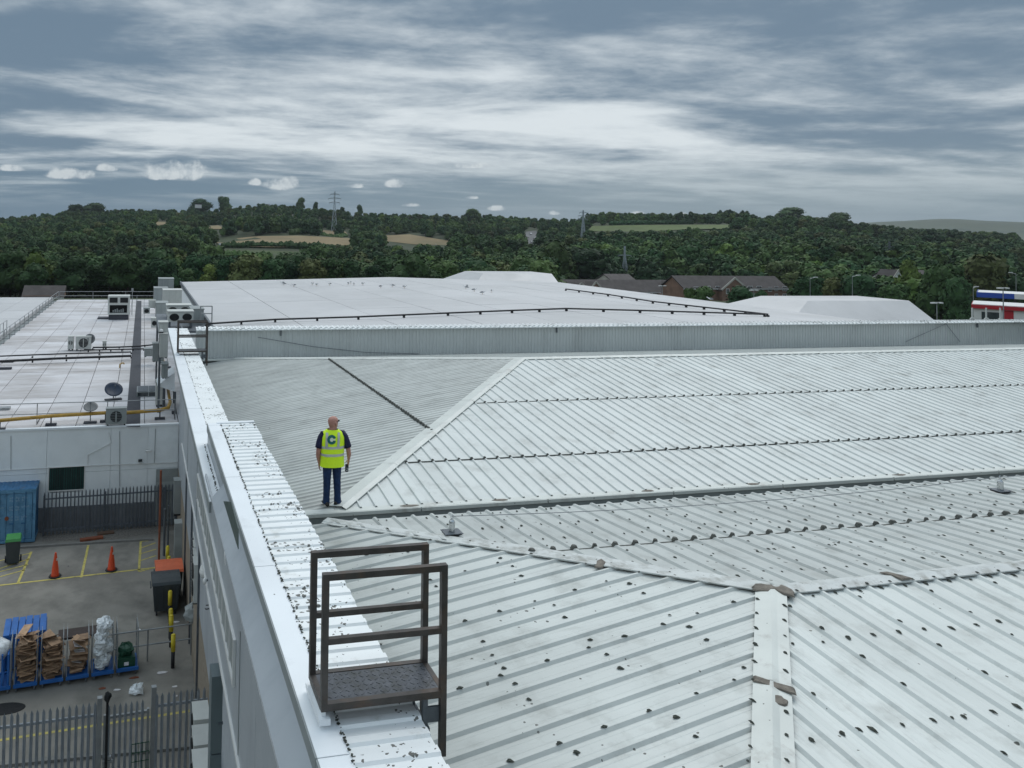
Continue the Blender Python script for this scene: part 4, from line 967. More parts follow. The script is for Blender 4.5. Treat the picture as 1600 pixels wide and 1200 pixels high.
for k in range(n):
    x0 = a.x+(b.x-a.x)*k/n; g = MB(); g.obox((x0+.05, YW-.018, (a.z+b.z)/2), (.075, .008, a.z-b.z-.01), .12*(k % 3-1)); part(g, 'blind_slat', M_['blind'], wn)
a, b = AY(244, 733, YW-.05), AY(284, 815, YW-.05)
g = MB(); g.box((a.x, YW-.09, -14), (min(b.x, 1.85), YW-.061, a.z)); dr = part(g, 'shutter_door', M_['acg'], FB)
for k in range(8): g = MB(); g.box((a.x+.03, YW-.10, -13.9+k*.28), (min(b.x, 1.83), YW-.091, -13.9+k*.28+.25)); part(g, 'slat', M_['acg'], dr)
g = MB(); f = lambda x, y: AY(x, y, YW-.03)
g.path([f(-30, 737), f(130, 728), f(283, 722)], .022, 5); part(g, 'trunking', M_['whitef'], FB)
g = MB(); g.path([f(137, 729), f(137, 711), f(174, 692), f(170, 676)], .016, 5); part(g, 'cable', M_['whitef'], FB)
for q in (((17, 681), (17, 735)), ((187, 674), (187, 760)), ((243, 670), (241, 724))): g = MB(); g.path([f(*q[0]), f(*q[1])], .014, 5); part(g, 'cable', M_['galv'], FB)
P = f(219, 719); CM = thing('flood_lamp', tuple(P), 'small black lamp on the white wall right of the green window', 'lamp')
g = MB(); g.box((-.09, -.12, -.05), (.09, .0, .05)); part(g, 'housing', M_['black'], CM, local=True); g = MB(); g.box((-.075, -.125, -.038), (.075, -.121, .038)); part(g, 'lens', M_['glass'], CM, local=True)
P = f(236, 703); CM = thing('security_camera', tuple(P), 'small white security camera bracketed on the white wall', 'camera')
g = MB(); g.tube((0, 0, 0), (0, -.3, .0), .02, 6); part(g, 'arm', M_['whitef'], CM, local=True); g = MB(); g.obox((-.12, -.3, .02), (.26, .09, .09), .2); part(g, 'body', M_['whitef'], CM, local=True)
# roof membrane in welded panels
px_ = [-10.95+k*1.6 for k in range(8)]+[1.86]; py_ = [YW+.16, 39.2, 42.8, 46.5, 50.4, 54.6, 59, 64, 69.5, 76, 83, 91, 101.8]
for i in range(len(px_)-1):
    for j in range(len(py_)-1):
        g = MB(); d = random.uniform(0, .006); g.box((px_[i], py_[j], ZR-.15), (px_[i+1]-.035, py_[j+1]-.05, ZR+d)); part(g, 'roof_panel', M_['memb'], FB)
g = MB(); g.box((-16, YW+.17, ZR-.154), (-10.99, 55, ZR)); g.box((-16, YW+.2, ZR-.16), (1.86, 101.8, ZR-.152)); part(g, 'roof_base', M_['fascia'], FB)
g = MB(); a, b, c, d = [AZ(x, y, ZR+.016) for x, y in ((196, 666), (219, 666), (221, 470), (213, 470))]
g.loft([[(p.x, p.y, ZR-.01) for p in (a, b, c, d)], [(p.x, p.y, ZR+.016) for p in (a, b, c, d)]]); part(g, 'dark_walkway', M_['walk'], FB)
g = MB(); g.box((1.87, 36.4, -14), (3.6, 101.8, ZR-.02)); part(g, 'side_deck', M_['memb'], FB)
# lower neighbour at the far left with pale panels
LB = thing('left_annex', (-20, 70, -14), 'pale flat roof beyond the railing at the left edge of the photo', 'building')
for i in range(6):
    for j in range(5):
        g = MB(); x1 = -11.6-i*3.2; y0 = 62+j*8; g.box((x1-3.16, y0, ZR-.1), (x1, y0+7.95, ZR+.28+random.uniform(0, .01))); part(g, 'roof_panel', M_['memb2'], LB)
g = MB(); g.box((-31, 61.9, -14), (-11.62, 62.0, ZR+.25)); g.box((-31, 62.01, -14), (-11.65, 102, ZR-.12)); part(g, 'wall', M_['wallw'], LB)
for i in range(3):
    for j in range(3): g = MB(); x1 = -11.2-i*3.4; y0 = 46+j*5; g.box((x1-3.36, y0, ZR-.1), (x1, y0+4.95, ZR+.02+random.uniform(0, .006))); part(g, 'low_roof_panel', M_['memb2'], LB)
# guard rails
def guard(name, pts, h, label, every=2.4, rails=(1.0, .5), foot=True, r=.028, grp=None):
    t = thing(name, tuple(pts[0]), label, 'railing', grp)
    for a, b in zip(pts[:-1], pts[1:]):
        d = b-a; n = max(1, round(d.length/every))
        for k in range(n+1):
            if k == n and b is not pts[-1]: continue
            p = a+d*(k/n); g = MB(); g.tube(p, p+Vector((0, 0, h)), r, 6); q = part(g, 'post', M_['galv'], t)
            if foot:
                g = MB(); s = d.normalized(); nn = Vector((-s.y, s.x, 0)); g.bar(p+Vector((0, 0, .03)), p-nn*foot*1.3+Vector((0, 0, .03)), .04, .03); g.obox(tuple(p-nn*foot*1.3+Vector((0, 0, .05))), (.4, .22, .09), atan2(nn.y, nn.x)); part(g, 'counterweight', M_['walk'], t)
        for f in rails: g = MB(); g.tube(a+Vector((0, 0, h*f)), b+Vector((0, 0, h*f)), r, 6); part(g, 'rail', M_['galv'], t)
    return t
V = Vector
guard('roof_guard_rail', [V((-10.85, 58, ZR)), V((-10.85, 101.3, ZR))], 1.1, 'galvanised guard rail running along the left side of the flat roof', 2.6, foot=-1, r=.032)
guard('roof_guard_rail', [V((-10.7, 101.3, ZR)), V((2.0, 101.3, ZR))], 1.1, 'galvanised guard rail along the far edge of the flat roof', 4.0, foot=False, r=.032)
guard('roof_guard_rail', [V((-14.5, 37.0, ZR)), V((1.7, 37.0, ZR))], 1.0, 'thin guard rail along the front edge of the flat roof by the yellow pipe', 3.1, foot=-1, r=.022)
p = AZ(36, 515, ZR+.2); guard('roof_stair_rail', [V((-12.4, 62, ZR+.25)), V((-11.0, 62, ZR+.25)), V((-11.0, 65, ZR+.25))], 1.4, 'small galvanised rail enclosure at the left roof step', 1.2, (1.0, .5), False)
# yellow gas pipe
zp = ZR+.45; Y_ = [AZ(x, y, zp) for x, y in ((-60, 661), (0, 657), (80, 650), (165, 645))]+[AZ(x, y, zp) for x, y in ((196, 645), (250, 641), (263, 637), (266, 628))]
GP = thing('yellow_gas_pipe', tuple(Y_[0]), 'long yellow gas pipe crossing the flat roof and turning up beside the parapet', 'pipe')
g = MB(); g.path(Y_[:4], .085, 8); g.path(Y_[3:5], .085, 8); g.path(Y_[4:], .085, 8); part(g, 'pipe', M_['yellowp'], GP)
g = MB(); e = Y_[-1]; g.path([e, V((e.x-.15, e.y+3.5, zp+.6)), V((e.x-.2, e.y+7, zp+.9)), V((e.x-.35, e.y+11, zp+.6)), V((e.x-.4, e.y+13, zp+.0))], .08, 8); part(g, 'rising_pipe', M_['yellowp'], GP)
for p in (Y_[1], Y_[2], Y_[3], Y_[5]): g = MB(); g.box((p.x-.25, p.y-.12, ZR), (p.x+.25, p.y+.12, ZR+.1)); g.box((p.x-.03, p.y-.03, ZR+.1), (p.x+.03, p.y+.03, zp-.06)); part(g, 'support', M_['walk'], GP)
# black pipes on blocks
for pts, lb, r in ((((-60, 567), (0, 564.5), (90, 560), (205, 556)), 'near black pipe on blocks across the flat roof', .085), (((-60, 560), (0, 556.5), (90, 553), (205, 550)), 'far thin black pipe across the flat roof', .05),
                   (((145, 543), (180, 542.5), (215, 541), (246, 538)), 'black pipe leading from the twin white cabinets to the parapet', .06), (((138, 547), (180, 546), (225, 545)), 'lower pipe leading from the twin white cabinets', .05)):
    q = [AZ(x, y, ZR+.3) for x, y in pts]; c = [q[0]+(q[-1]-q[0])*(k/5) for k in range(6)]
    t = pipe_run('black_roof_pipe', q, r, M_['black'], lb, c)
# things with names used all over the roof
def ac_unit(p, w, d, h, label, fans=1, grp=None, rz=0, m='ac', leg=.12, side=False):
    t = thing('air_conditioner', tuple(p), label, 'air conditioner', grp, rz)
    g = MB(); g.box((-w/2, 0, leg), (w/2, d, leg+h)); part(g, 'casing', M_[m], t, local=True)
    for k in range(fans):
        cx = 0 if not side else 0; cz = leg+h*(k+.5)/fans if h > w*.9 else leg+h/2; cx = 0 if h > w*.9 else -w/2+w*(k+.5)/fans
        rr = min(w, h/(fans if h > w*.9 else 1))*.38
        g = MB(); g.loft([[(cx+rr*cos(a*pi/7), -.004, cz+rr*sin(a*pi/7)) for a in range(14)], [(cx+rr*.9*cos(a*pi/7), -.03, cz+rr*.9*sin(a*pi/7)) for a in range(14)]]); gr = part(g, 'fan_grille', M_['dark'], t, local=True)
        g = MB()
        for j in range(-3, 4): g.box((cx-rr*.95, -.04, cz+j*rr*.28-.006), (cx+rr*.95, -.032, cz+j*rr*.28+.006))
        g.box((cx-.03, -.05, cz-rr*.9), (cx+.03, -.041, cz+rr*.9)); part(g, 'bars', M_[m], gr, local=True)
    for fx in (-w/2+.05, w/2-.12): g = MB(); g.box((fx, .02, 0), (fx+.07, d-.02, leg)); part(g, 'foot', M_['dark'], t, local=True)
    g = MB(); g.box((-w/2-.015, -.015, leg+h), (w/2+.015, d+.015, leg+h+.03)); part(g, 'lid', M_[m], t, local=True)
    return t
def base(x, y): return AZ(x, y, ZR)
p = base(181, 667); ac_unit(p, .95, .38, .72, 'grey fan unit standing on the front edge of the flat roof by the yellow pipe', 1, m='acg')
t = ac_unit(base(130, 548), 1.15, .6, .95, 'larger white cabinet of the pair beside the grey dish on the flat roof', 1)
t = ac_unit(base(110, 548), .42, .6, .95, 'narrow white cabinet left of the larger one on the flat roof', 1)
ac_unit(base(163, 546), .3, .3, .5, 'little white box on the black pipes of the flat roof', 1)
# big cooling unit
p = base(185, 500); CU = thing('cooling_plant', (p.x, p.y, ZR), 'big cream cooling plant with two dark fan openings on the flat roof', 'cooling plant')
s = (p-V((0, 0, 0))).length/F_PX
w = 32*s; h = 36*s; d = 1.6
g = MB(); g.box((-w/2, 0, h*.62), (w/2, d, h)); part(g, 'fan_hood', M_['ac'], CU, local=True)
g = MB(); g.box((-w/2, .05, h*.22), (-w/2+.18, d, h*.62)); g.box((w/2-.25, .05, h*.22), (w/2, d, h*.62)); g.box((-w/2+.18, .05, h*.22), (w/2-.25, d, h*.28)); g.box((-w/2+.18, d-.2, h*.28), (w/2-.25, d, h*.62)); part(g, 'frame', M_['ac'], CU, local=True)
g = MB(); g.box((-w/2+.18, .6, h*.28), (w/2-.25, .7, h*.62)); part(g, 'coil', M_['dark'], CU, local=True)
for k in (-1, 1): g = MB(); g.box((k*w*.24-w*.18, -.05, h*.72), (k*w*.24+w*.18, -.003, h*.93)); part(g, 'fan_opening', M_['dark'], CU, local=True)
for k in range(6): g = MB(); g.tube((-w*.25+k*w*.09, .3, h*.30), (-w*.25+k*w*.09, .3, h*(.40+.03*(k % 3))), .07, 7); part(g, 'compressor', M_['acg'], CU, local=True)
g = MB(); g.box((-w/2+.1, .1, 0), (w/2-.1, d, h*.2)); part(g, 'base_frame', M_['walk'], CU, local=True)
for (x0, x1, y) in ((152, 165, 499),):
    a = base(x0, y); g = MB(); g.box((a.x, a.y, ZR+.02), (a.x+1.1, a.y+1.6, ZR+.12)); single(g, 'dark_mat', M_['walk'], 'dark mat on the flat roof left of the cooling plant', 'mat')
p = base(206, 492); g = MB(); g.tube(p, p+V((0, 0, 2.6)), .04, 6); g.tube(p+V((0, 0, 2.6)), p+V((0, 0, 2.9)), .13, 8); g.tube(p+V((.5, 0, 0)), p+V((.5, 0, 2.2)), .03, 6); single(g, 'vent_mast', M_['galv'], 'thin mast with a small head right of the cooling plant', 'mast')
# satellite dishes
def dish(p, r, h, m, label, tilt=.9, az=0.0, back=False):
    t = thing('satellite_dish', tuple(p), label, 'satellite dish', None, az)
    T2 = Matrix.Rotation(tilt, 3, 'X'); g = MB(); rs = []
    for i in range(5):
        q = r*i/4 if i else r*.02; rs.append([tuple(V((0, 0, h))+T2 @ V((q*cos(k*pi/9), q*.9*sin(k*pi/9), .16*r*(i/4)**2))) for k in range(18)])
    for i in range(4, 0, -1): q = r*i/4; rs.append([tuple(V((0, 0, h-.012))+T2 @ V((q*cos(k*pi/9), q*.9*sin(k*pi/9), .16*r*(i/4)**2-.012))) for k in range(18)])
    g.loft(rs); part(g, 'reflector', m, t, True, True)
    g = MB(); g.tube((0, 0, .06), (0, 0, h-.02), .03, 6); part(g, 'mast', M_['galv'], t, local=True)
    g = MB(); tip = V((0, 0, h))+T2 @ V((0, -r*.2, r*.9)); g.tube(tuple(V((0, 0, h))+T2 @ V((0, -r*.85, .1*r))), tuple(tip), .012, 5); g.tube(tuple(tip), tuple(tip+V((0, 0, .08))), .04, 6); part(g, 'feed_arm', M_['galvd'], t, local=True)
    g = MB(); g.box((-r*.9, -.15, 0), (r*.9, .15, .07)); part(g, 'ballast', M_['walk'], t, local=True)
dish(base(177, 625), .50, .55, M_['dishb'], 'dark navy satellite dish on the flat roof', .75, .25)
dish(base(141, 661), .34, .75, M_['dish'], 'small grey satellite dish by the yellow pipe', .55, 0)
dish(base(140, 547), .44, .85, M_['dish'], 'grey satellite dish behind the twin white cabinets', 1.25, -.3)
g = MB(); p = base(187, 575); g.path([p, p+V((0, 0, .25)), p+V((.22, 0, .35)), p+V((.3, 0, .25))], .04, 6); single(g, 'vent_pipe', M_['yellowp'], 'small bent brown pipe end sticking out of the flat roof', 'pipe')
for (x, y, lb) in ((12, 566, 'dark cable weight at the left end of the black pipes'), (8, 577, 'second dark cable weight at the left roof edge'), (3, 640, 'pale drain grating at the left of the flat roof')):
    p = base(x, y); g = MB(); g.box((p.x-.4, p.y-.2, ZR), (p.x+.4, p.y+.2, ZR+.12)); single(g, 'roof_weight', M_['walk'] if y < 600 else M_['galv'], lb, 'weight')
# plant along the parapet side
def cab(x0, x1, ytop, ybase, depth, label, m='acg', nm='plant_cabinet', fans=0, z=ZR, Y=None, legs=0.0, top=None):
    c = AZ((x0+x1)/2, ybase, z) if Y is None else AY((x0+x1)/2, ybase, Y)
    a, b = AY(x0, ybase, c.y), AY(x1, ybase, c.y); tp = AY((x0+x1)/2, ytop, c.y).z; z0 = c.z
    t = thing(nm, (a.x, c.y, z0), label, 'plant unit'); w = b.x-a.x; h = tp-z0
    g = MB(); g.box((0, 0, legs), (w, depth, h)); part(g, 'casing', M_[m], t, local=True)
    g = MB(); g.box((-.03, -.03, h), (w+.03, depth+.03, h+.06)); part(g, 'lid', M_[m], t, local=True)
    n = 3 if w > 1.5 else 2
    if not fans:
        for k in range(n): g = MB(); g.box((w*k/n+.04, -.02, legs+.06), (w*(k+1)/n-.04, -.003, h-.06)); part(g, 'access_panel', M_[m], t, local=True)
    for k in range(fans):
        cx = w*(k+.5)/fans; g = MB(); r = w/fans*.38; hh = (h-legs)
        g.loft([[(cx+r*cos(q*pi/8), -.004, legs+hh*.5+min(r, hh*.38)*sin(q*pi/8)) for q in range(16)], [(cx+r*.9*cos(q*pi/8), -.05, legs+hh*.5+min(r, hh*.38)*.9*sin(q*pi/8)) for q in range(16)]]); part(g, 'fan_opening', M_['dark'], t, local=True)
    if legs:
        for k in (0, 1): g = MB(); g.box((.05+k*(w-.2), .05, 0), (.15+k*(w-.2), depth-.05, legs)); part(g, 'leg', M_['galvd'], t, local=True)
    return t
cab(247, 271, 436, 474, 2.5, 'tall grey air handling box, farthest at the back of the row')
cab(240, 262, 451, 479, 3.0, 'long low grey plant housing behind the tall boxes', 'acg')
cab(272, 287, 456, 482, 4.0, 'narrow grey housing right of the large cream box', 'acg')
cab(254, 284, 454, 492, 2.4, 'large cream air handling box in the row by the roof edge', 'ac')
cab(243, 262, 474, 500, 2.4, 'low grey duct box left of the twin fan units', 'acg')
cab(260, 298, 478, 500, 1.0, 'rear cream condenser with two dark fan openings', 'ac', 'twin_fan_condenser', 2, Y=44.0, legs=.3)
cab(262, 302, 488, 512, 1.0, 'front cream condenser with two dark fan openings above the parapet end', 'ac', 'twin_fan_condenser', 2, Y=39.5, legs=.3)
cab(298, 318, 484, 512, 1.6, 'pale duct box right of the twin fan condensers', 'acg', Y=41.0)
g = MB(); q = AY(300, 512, 38.5); g.box((-1.6, 0, -5.75), (4.0, 8.0, -5.65));
GT = thing('plant_gantry', (1.0, 38.0, ZR), 'steel gantry deck that carries the condensers at the parapet end', 'gantry')
q1 = AY(262, 513, 39.4); g = MB(); g.box((q1.x-.5, 38.4, q1.z-.12), (q1.x+3.6, 46.5, q1.z-.02)); part(g, 'deck', M_['galvd'], GT)
for xx in (q1.x-.4, q1.x+1.5, q1.x+3.4):
    for yy in (38.6, 46.2): g = MB(); g.box((xx-.06, yy-.06, ZR), (xx+.06, yy+.06, q1.z-.121)); part(g, 'leg', M_['galvd'], GT)
qa, qb = AY(313, 504, 38.6), AY(331, 504, 38.6)
guard('gantry_rail', [qa, V((qb.x, 38.6, qa.z))], .85, 'grey handrail frame at the corner of the big roof', 2.0, (1.0, .55), False, .03)
for k, (x0, x1, yt, yb, Yd, lb, mm, fn) in enumerate(((248, 262, 505, 522, 37.6, 'small white fan box with a dome camera beside the parapet', 'ac', 0), (249, 262, 523, 560, 37.2, 'tall narrow white cabinet hanging beside the parapet', 'ac', 0),
        (236, 246, 498, 512, 60, 'small white unit with dark fan left of the condensers', 'ac', 1), (238, 256, 538, 566, 45, 'grey box on frame between black pipes and parapet', 'acg', 0), (225, 245, 546, 558, 52, 'low grey tray unit beside the walkway', 'acg', 0),
        (232, 243, 470, 482, 80, 'pale small unit far beyond near the end rail', 'ac', 0), (224, 234, 482, 490, 72, 'low dark fan unit beside the walkway far off', 'acg', 1), (252, 262, 570, 592, 38.2, 'grey meter box under the parapet edge', 'acg', 0))):
    cab(x0, x1, yt, yb, .7, lb, mm, 'roof_unit', fn, Y=Yd, legs=0 if fn else .05)
p = AY(252, 517, 37.4); DC = thing('dome_camera', tuple(p), 'white dome camera hanging on its bracket by the parapet end', 'camera'); g = MB(); lump(g, (0, 0, 0), (.10, .10, .10), 10, 7, 0); part(g, 'dome', M_['whitef'], DC, True, True); g = MB(); g.tube((0, 0, -.12), (0, 0, -.05), .11, 10); part(g, 'lens_ring', M_['black'], DC, local=True)
# sloping white canopy with AC below
a = AY(246, 603, 38.6); b = AY(273, 583, 38.6); c = AY(273, 612, 38.6)
CN = thing('white_hood', tuple(c), 'white sloping hood leaning against the wall beside the yellow pipe', 'hood')
g = MB(); g.loft([[tuple(a-c), tuple(b-c), tuple(c-c)], [tuple(a-c+V((0, 2.0, 0))), tuple(b-c+V((0, 2.0, 0))), (0, 2.0, 0)]]); part(g, 'hood', M_['white'], CN, local=True)
for yy in (0, 1.9): g = MB(); g.box((-.0, yy, ZR-c.z), (.08, yy+.08, -.01)); part(g, 'leg', M_['galvd'], CN, local=True)
p = base(249, 636); ac_unit(p, .42, .9, 1.15, 'upright white unit under the sloping hood', 0)
SK = thing('roof_light', tuple(base(232, 620)), 'low grey roof light with dark glazing beside the walkway', 'roof light');
g = MB(); g.box((-.65, 0, 0), (.65, 1.6, .28)); part(g, 'kerb', M_['acg'], SK, local=True)
for k in (0, 1): g = MB(); g.box((-.6+k*.62, -.012, .04), (-.02+k*.62, -.003, .25)); part(g, 'pane', M_['glass'], SK, local=True);
for k in (0, 1): g = MB(); g.box((-.6+k*.62, .05, .281), (-.02+k*.62, 1.55, .30)); part(g, 'pane', M_['galvd'], SK, local=True)
for (x, y, h) in ((258, 575, 1.6), (256, 590, 1.2)):
    p = AY(x, y, 39.5); g = MB(); g.path([V((p.x, p.y, ZR)), p, p+V((.3, 0, .05))], .05, 6); single(g, 'flue_pipe', M_['galvd'], 'grey upright pipe beside the parapet' if h > 1.3 else 'shorter grey pipe beside the parapet hood', 'pipe')
# ------------------------------------------------------------------ land beyond the estate
def sstep(a, b, t): t = max(0, min(1, (t-a)/(b-a))); return t*t*(3-2*t)
SKY = [(-700, 352), (-300, 345), (0, 341), (60, 337), (110, 332), (160, 331), (210, 328), (300, 329), (350, 329), (400, 322), (440, 322), (480, 327), (560, 335), (640, 339), (720, 338), (800, 340), (880, 342), (960, 345), (1040, 347), (1120, 347), (1170, 341), (1230, 337), (1290, 341), (1340, 349), (1400, 356), (1500, 361), (1600, 366), (1800, 366), (2600, 366)]
def skypx(x):
    for (a, ya), (b, yb) in zip(SKY[:-1], SKY[1:]):
        if a <= x <= b: return ya+(yb-ya)*(x-a)/(b-a)
    return SKY[0][1] if x < SKY[0][0] else SKY[-1][1]
_c = {}; _dr = {}
def topz(az):      # height of the skyline (tree tops) in this direction, per metre of distance
    k = round(az*200)
    if k not in _c:
        _dr[k] = 9.0
        d = V((sin(az), cos(az), 0)); f = d.dot(FW)
        if f < .25: _c[k] = .03
        else:
            x = PX(d*1000+V((0, 0, 30)))[0]; y = skypx(x); _dr[k] = 9-9.5*(min(1, max(0, (x-900)/30))*min(1, max(0, (1185-x)/30))); r = ray(x, y); _c[k] = r.z/hypot(r.x, r.y)
    return _c[k]
RR = 1050.0
def hills(x, y):
    r = hypot(x, y); az = atan2(x, y)
    if r < 120: return ZG-.02
    zt = topz(az)*RR-_dr[round(az*200)]
    n = 3.2*sin(x*.013+1)*cos(y*.011)+2.2*sin(x*.031+y*.017)+1.2*sin(y*.05+x*.023)
    low = -14-7*sstep(130, 260, r)
    z = low+(zt-low)*(.30*sstep(260, 620, r)+.70*sstep(520, RR, r))+n*sstep(200, 420, r)*(1-.8*sstep(880, RR, r))
    if r > RR: z -= 16*sstep(RR, 1500, r)
    return z
g = MB(); rs = [0, 60, 118, 140, 165, 195, 230, 270]+[270+40*k for k in range(1, 30)]+[1600, 1900, 2400, 3200, 4200, 5200]; na = 200
for i, r in enumerate(rs):
    for k in range(na):
        # denser where the camera looks
        a = -pi+2*pi*k/na; x, y = r*sin(a), r*cos(a); g.v.append((x, y, hills(x, y)))
for i in range(len(rs)-1):
    for k in range(na): j = (k+1) % na; g.f.append((i*na+k, i*na+j, (i+1)*na+j, (i+1)*na+k))
structure(g, 'ground', M_['ground'], True)
def land(x, y, h=0):     # where the sight line through this pixel meets the hills
    r = ray(x, y); l = hypot(r.x, r.y); t = 150/l; prev = t
    while t*l < 1500:
        P = r*t
        if P.z < hills(P.x, P.y)+h: break
        prev = t; t += 6/l
    for _ in range(12):
        m = (prev+t)/2; P = r*m
        if P.z < hills(P.x, P.y)+h: t = m
        else: prev = m
    P = r*t; return V((P.x, P.y, hills(P.x, P.y)+h))
FIELDS = []
def field(pts, m, nm='field', h=.6, n=14):
    """pts: upper edge left to right, lower edge left to right"""
    up, lo = pts; g = MB()
    def at(line, t):
        s = t*(len(line)-1); i = min(len(line)-2, int(s)); f = s-i; return (line[i][0]+(line[i+1][0]-line[i][0])*f, line[i][1]+(line[i+1][1]-line[i][1])*f)
    for i in range(n+1):
        u, l = at(up, i/n), at(lo, i/n)
        for j in range(5): f = j/4; g.v.append(tuple(land(u[0]+(l[0]-u[0])*f, u[1]+(l[1]-u[1])*f, h)))
    for i in range(n):
        for j in range(4): a = i*5+j; g.f.append((a, a+1, a+6, a+5))
    structure(g, nm, m, True); FIELDS.append(up+lo[::-1])
field(([(335, 376), (400, 369), (470, 368), (545, 372)], [(345, 384), (420, 386), (500, 386), (560, 382)]), M_['field'])
field(([(455, 355), (480, 358), (540, 362)], [(450, 358), (490, 364), (545, 368)]), M_['field'])
field(([(310, 354), (340, 352), (375, 352)], [(312, 358), (345, 358), (372, 356)]), M_['field'])
field(([(240, 346), (270, 347)], [(246, 352), (262, 352)]), M_['field'])
field(([(600, 368), (640, 366), (700, 376)], [(596, 376), (650, 382), (706, 383)]), M_['field'])
field(([(290, 389), (380, 390), (470, 393), (520, 397)], [(300, 398), (390, 403), (440, 404), (500, 402)]), M_['fieldd'])
field(([(540, 334), (562, 335)], [(540, 337), (562, 338)]), M_['fieldg'])
field(([(925, 353), (1000, 351.5), (1080, 351), (1165, 351)], [(918, 361), (1000, 362), (1080, 358), (1168, 357)]), M_['fieldg'])
field(([(1020, 414), (1085, 416)], [(1022, 420), (1084, 421)]), M_['fieldd'])
field(([(822, 362), (838, 360)], [(818, 384), (846, 384)]), M_['road'], 'road', .8)
def inpoly(x, y, P):
    c = False; n = len(P)
    for i in range(n):
        a, b = P[i], P[(i+1) % n]
        if (a[1] > y) != (b[1] > y) and x < (b[0]-a[0])*(y-a[1])/(b[1]-a[1])+a[0]: c = not c
    return c
PYL = [((522, 297, 362), 5), ((911, 327, 378), 5), ((976, 383, 436), 8), ((1390, 380, 424), 5)]
PYP = [land(x, yb) for (x, yt, yb), w in PYL]
def blocked(P, h):
    for ((x, yt, yb), w), Q in zip(PYL, PYP):
        if hypot(P.x, P.y) < hypot(Q.x, Q.y)+6:
            for hh in (h*.3, h*.6, h):
                q = PX(P+V((0, 0, hh)))
                if abs(q[0]-x) < w+3 and yt < q[1] < yb-3: return True
    for hh in (0, h*.5, h*.85, h):
        q = PX(P+V((0, 0, hh)))
        for f in FIELDS:
            if inpoly(q[0], q[1], f) or inpoly(q[0]-3, q[1], f) or inpoly(q[0]+3, q[1], f): return True
    return False
# far moor on the right
g = MB(); n = 60; R1 = 3600
for k in range(n+1):
    px = 1150+k*14; d = ray(px, 360); d.z = 0; d = d.normalized()
    yy = 352-9*math.exp(-((px-1500)/110)**2)-3*math.exp(-((px-1400)/60)**2)+ (8 if px < 1250 else 0)+.8*sin(px*.05)
    r = ray(px, yy); top = r.z/hypot(r.x, r.y)*R1
    for (rr, z) in ((R1-1100, -20), (R1-700, top*.38), (R1-300, top*.82), (R1, top), (R1+500, top*.9), (R1+900, -20)): g.v.append((d.x*rr, d.y*rr, z))
for k in range(n):
    for j in range(5): a = k*6+j; g.f.append((a, a+6, a+7, a+1))
structure(g, 'moor_hill', M_['moor'], True)
# ---- tree crowns: dark inner lumps clothed in leaf-sized faces
def crown_mesh(name, w, h, nl, nleaf, leaf, m, seed, conic=0.0, low=.22):
    random.seed(seed); mb = MB(); lobes = []
    for k in range(nl):
        a = random.uniform(0, 2*pi); f = random.random()**.6; z = h*(low+.12+(.80-low)*random.random()); sh = 1-conic*(z/h)
        rr = w/2*.62*f*sh*(1 if z < h*.7 else .7); s = w*random.uniform(.15, .26)*(1-.35*conic)
        lobes.append((rr*cos(a), rr*sin(a), z, s, s*random.uniform(.7, .95)))
    lobes.append((0, 0, h*.5, w*.30, h*.28))
    for (x, y, z, s, sv) in lobes: lump(mb, (x, y, z), (s*.86, s*.86, sv*.86), 8, 5, .18)
    for k in range(nleaf):
        x, y, z, s, sv = random.choice(lobes); a = random.uniform(0, 2*pi); e = math.asin(random.uniform(-.55, 1)); q = random.uniform(.86, 1.14)
        p = V((x+s*q*cos(e)*cos(a), y+s*q*cos(e)*sin(a), z+sv*q*sin(e))); l = leaf*random.uniform(.6, 1.5)
        nrm = V((cos(e)*cos(a), cos(e)*sin(a), sin(e)+.4))+V((random.uniform(-.9, .9), random.uniform(-.9, .9), random.uniform(-.6, .6))); nrm.normalize()
        t = nrm.cross(V((random.uniform(-1, 1), random.uniform(-1, 1), random.uniform(-1, 1)))).normalized(); b = nrm.cross(t)
        mb.quad(p+t*l, p+b*l*.7, p-t*l*.8, p-b*l*.75)
    return mb.mesh(name, m)
def trunk_mesh(h, r, seed):
    random.seed(seed); mb = MB(); mb.tube((0, 0, -1), (0, 0, h*.5), r, 8, r*.6, caps=False)
    for k in range(5):
        a = random.uniform(0, 2*pi); z = h*random.uniform(.28, .48); mb.tube((0, 0, z), (cos(a)*h*.22, sin(a)*h*.22, z+h*.25), r*.4, 5, r*.12, caps=False)
    return mb.mesh('trunk', M_['trunk'])
KIND = []
for i, (w, h, nl, nf, lf, mm, con, lw) in enumerate(((11, 10.5, 15, 1500, .42, 'leaf', 0, .15), (12.5, 9.5, 17, 1700, .45, 'leaf', .1, .12), (9, 11.5, 13, 1300, .40, 'leaf', .35, .15), (10, 9, 13, 1300, .42, 'leafb', 0, .14), (11, 9.5, 14, 1400, .44, 'leafo', .1, .14), (7.5, 7, 9, 900, .36, 'leaf', 0, .08))):
    KIND.append((crown_mesh('crown', w, h, nl, nf, lf, M_[mm], 100+i, con, lw), trunk_mesh(h, .28, 200+i), h))
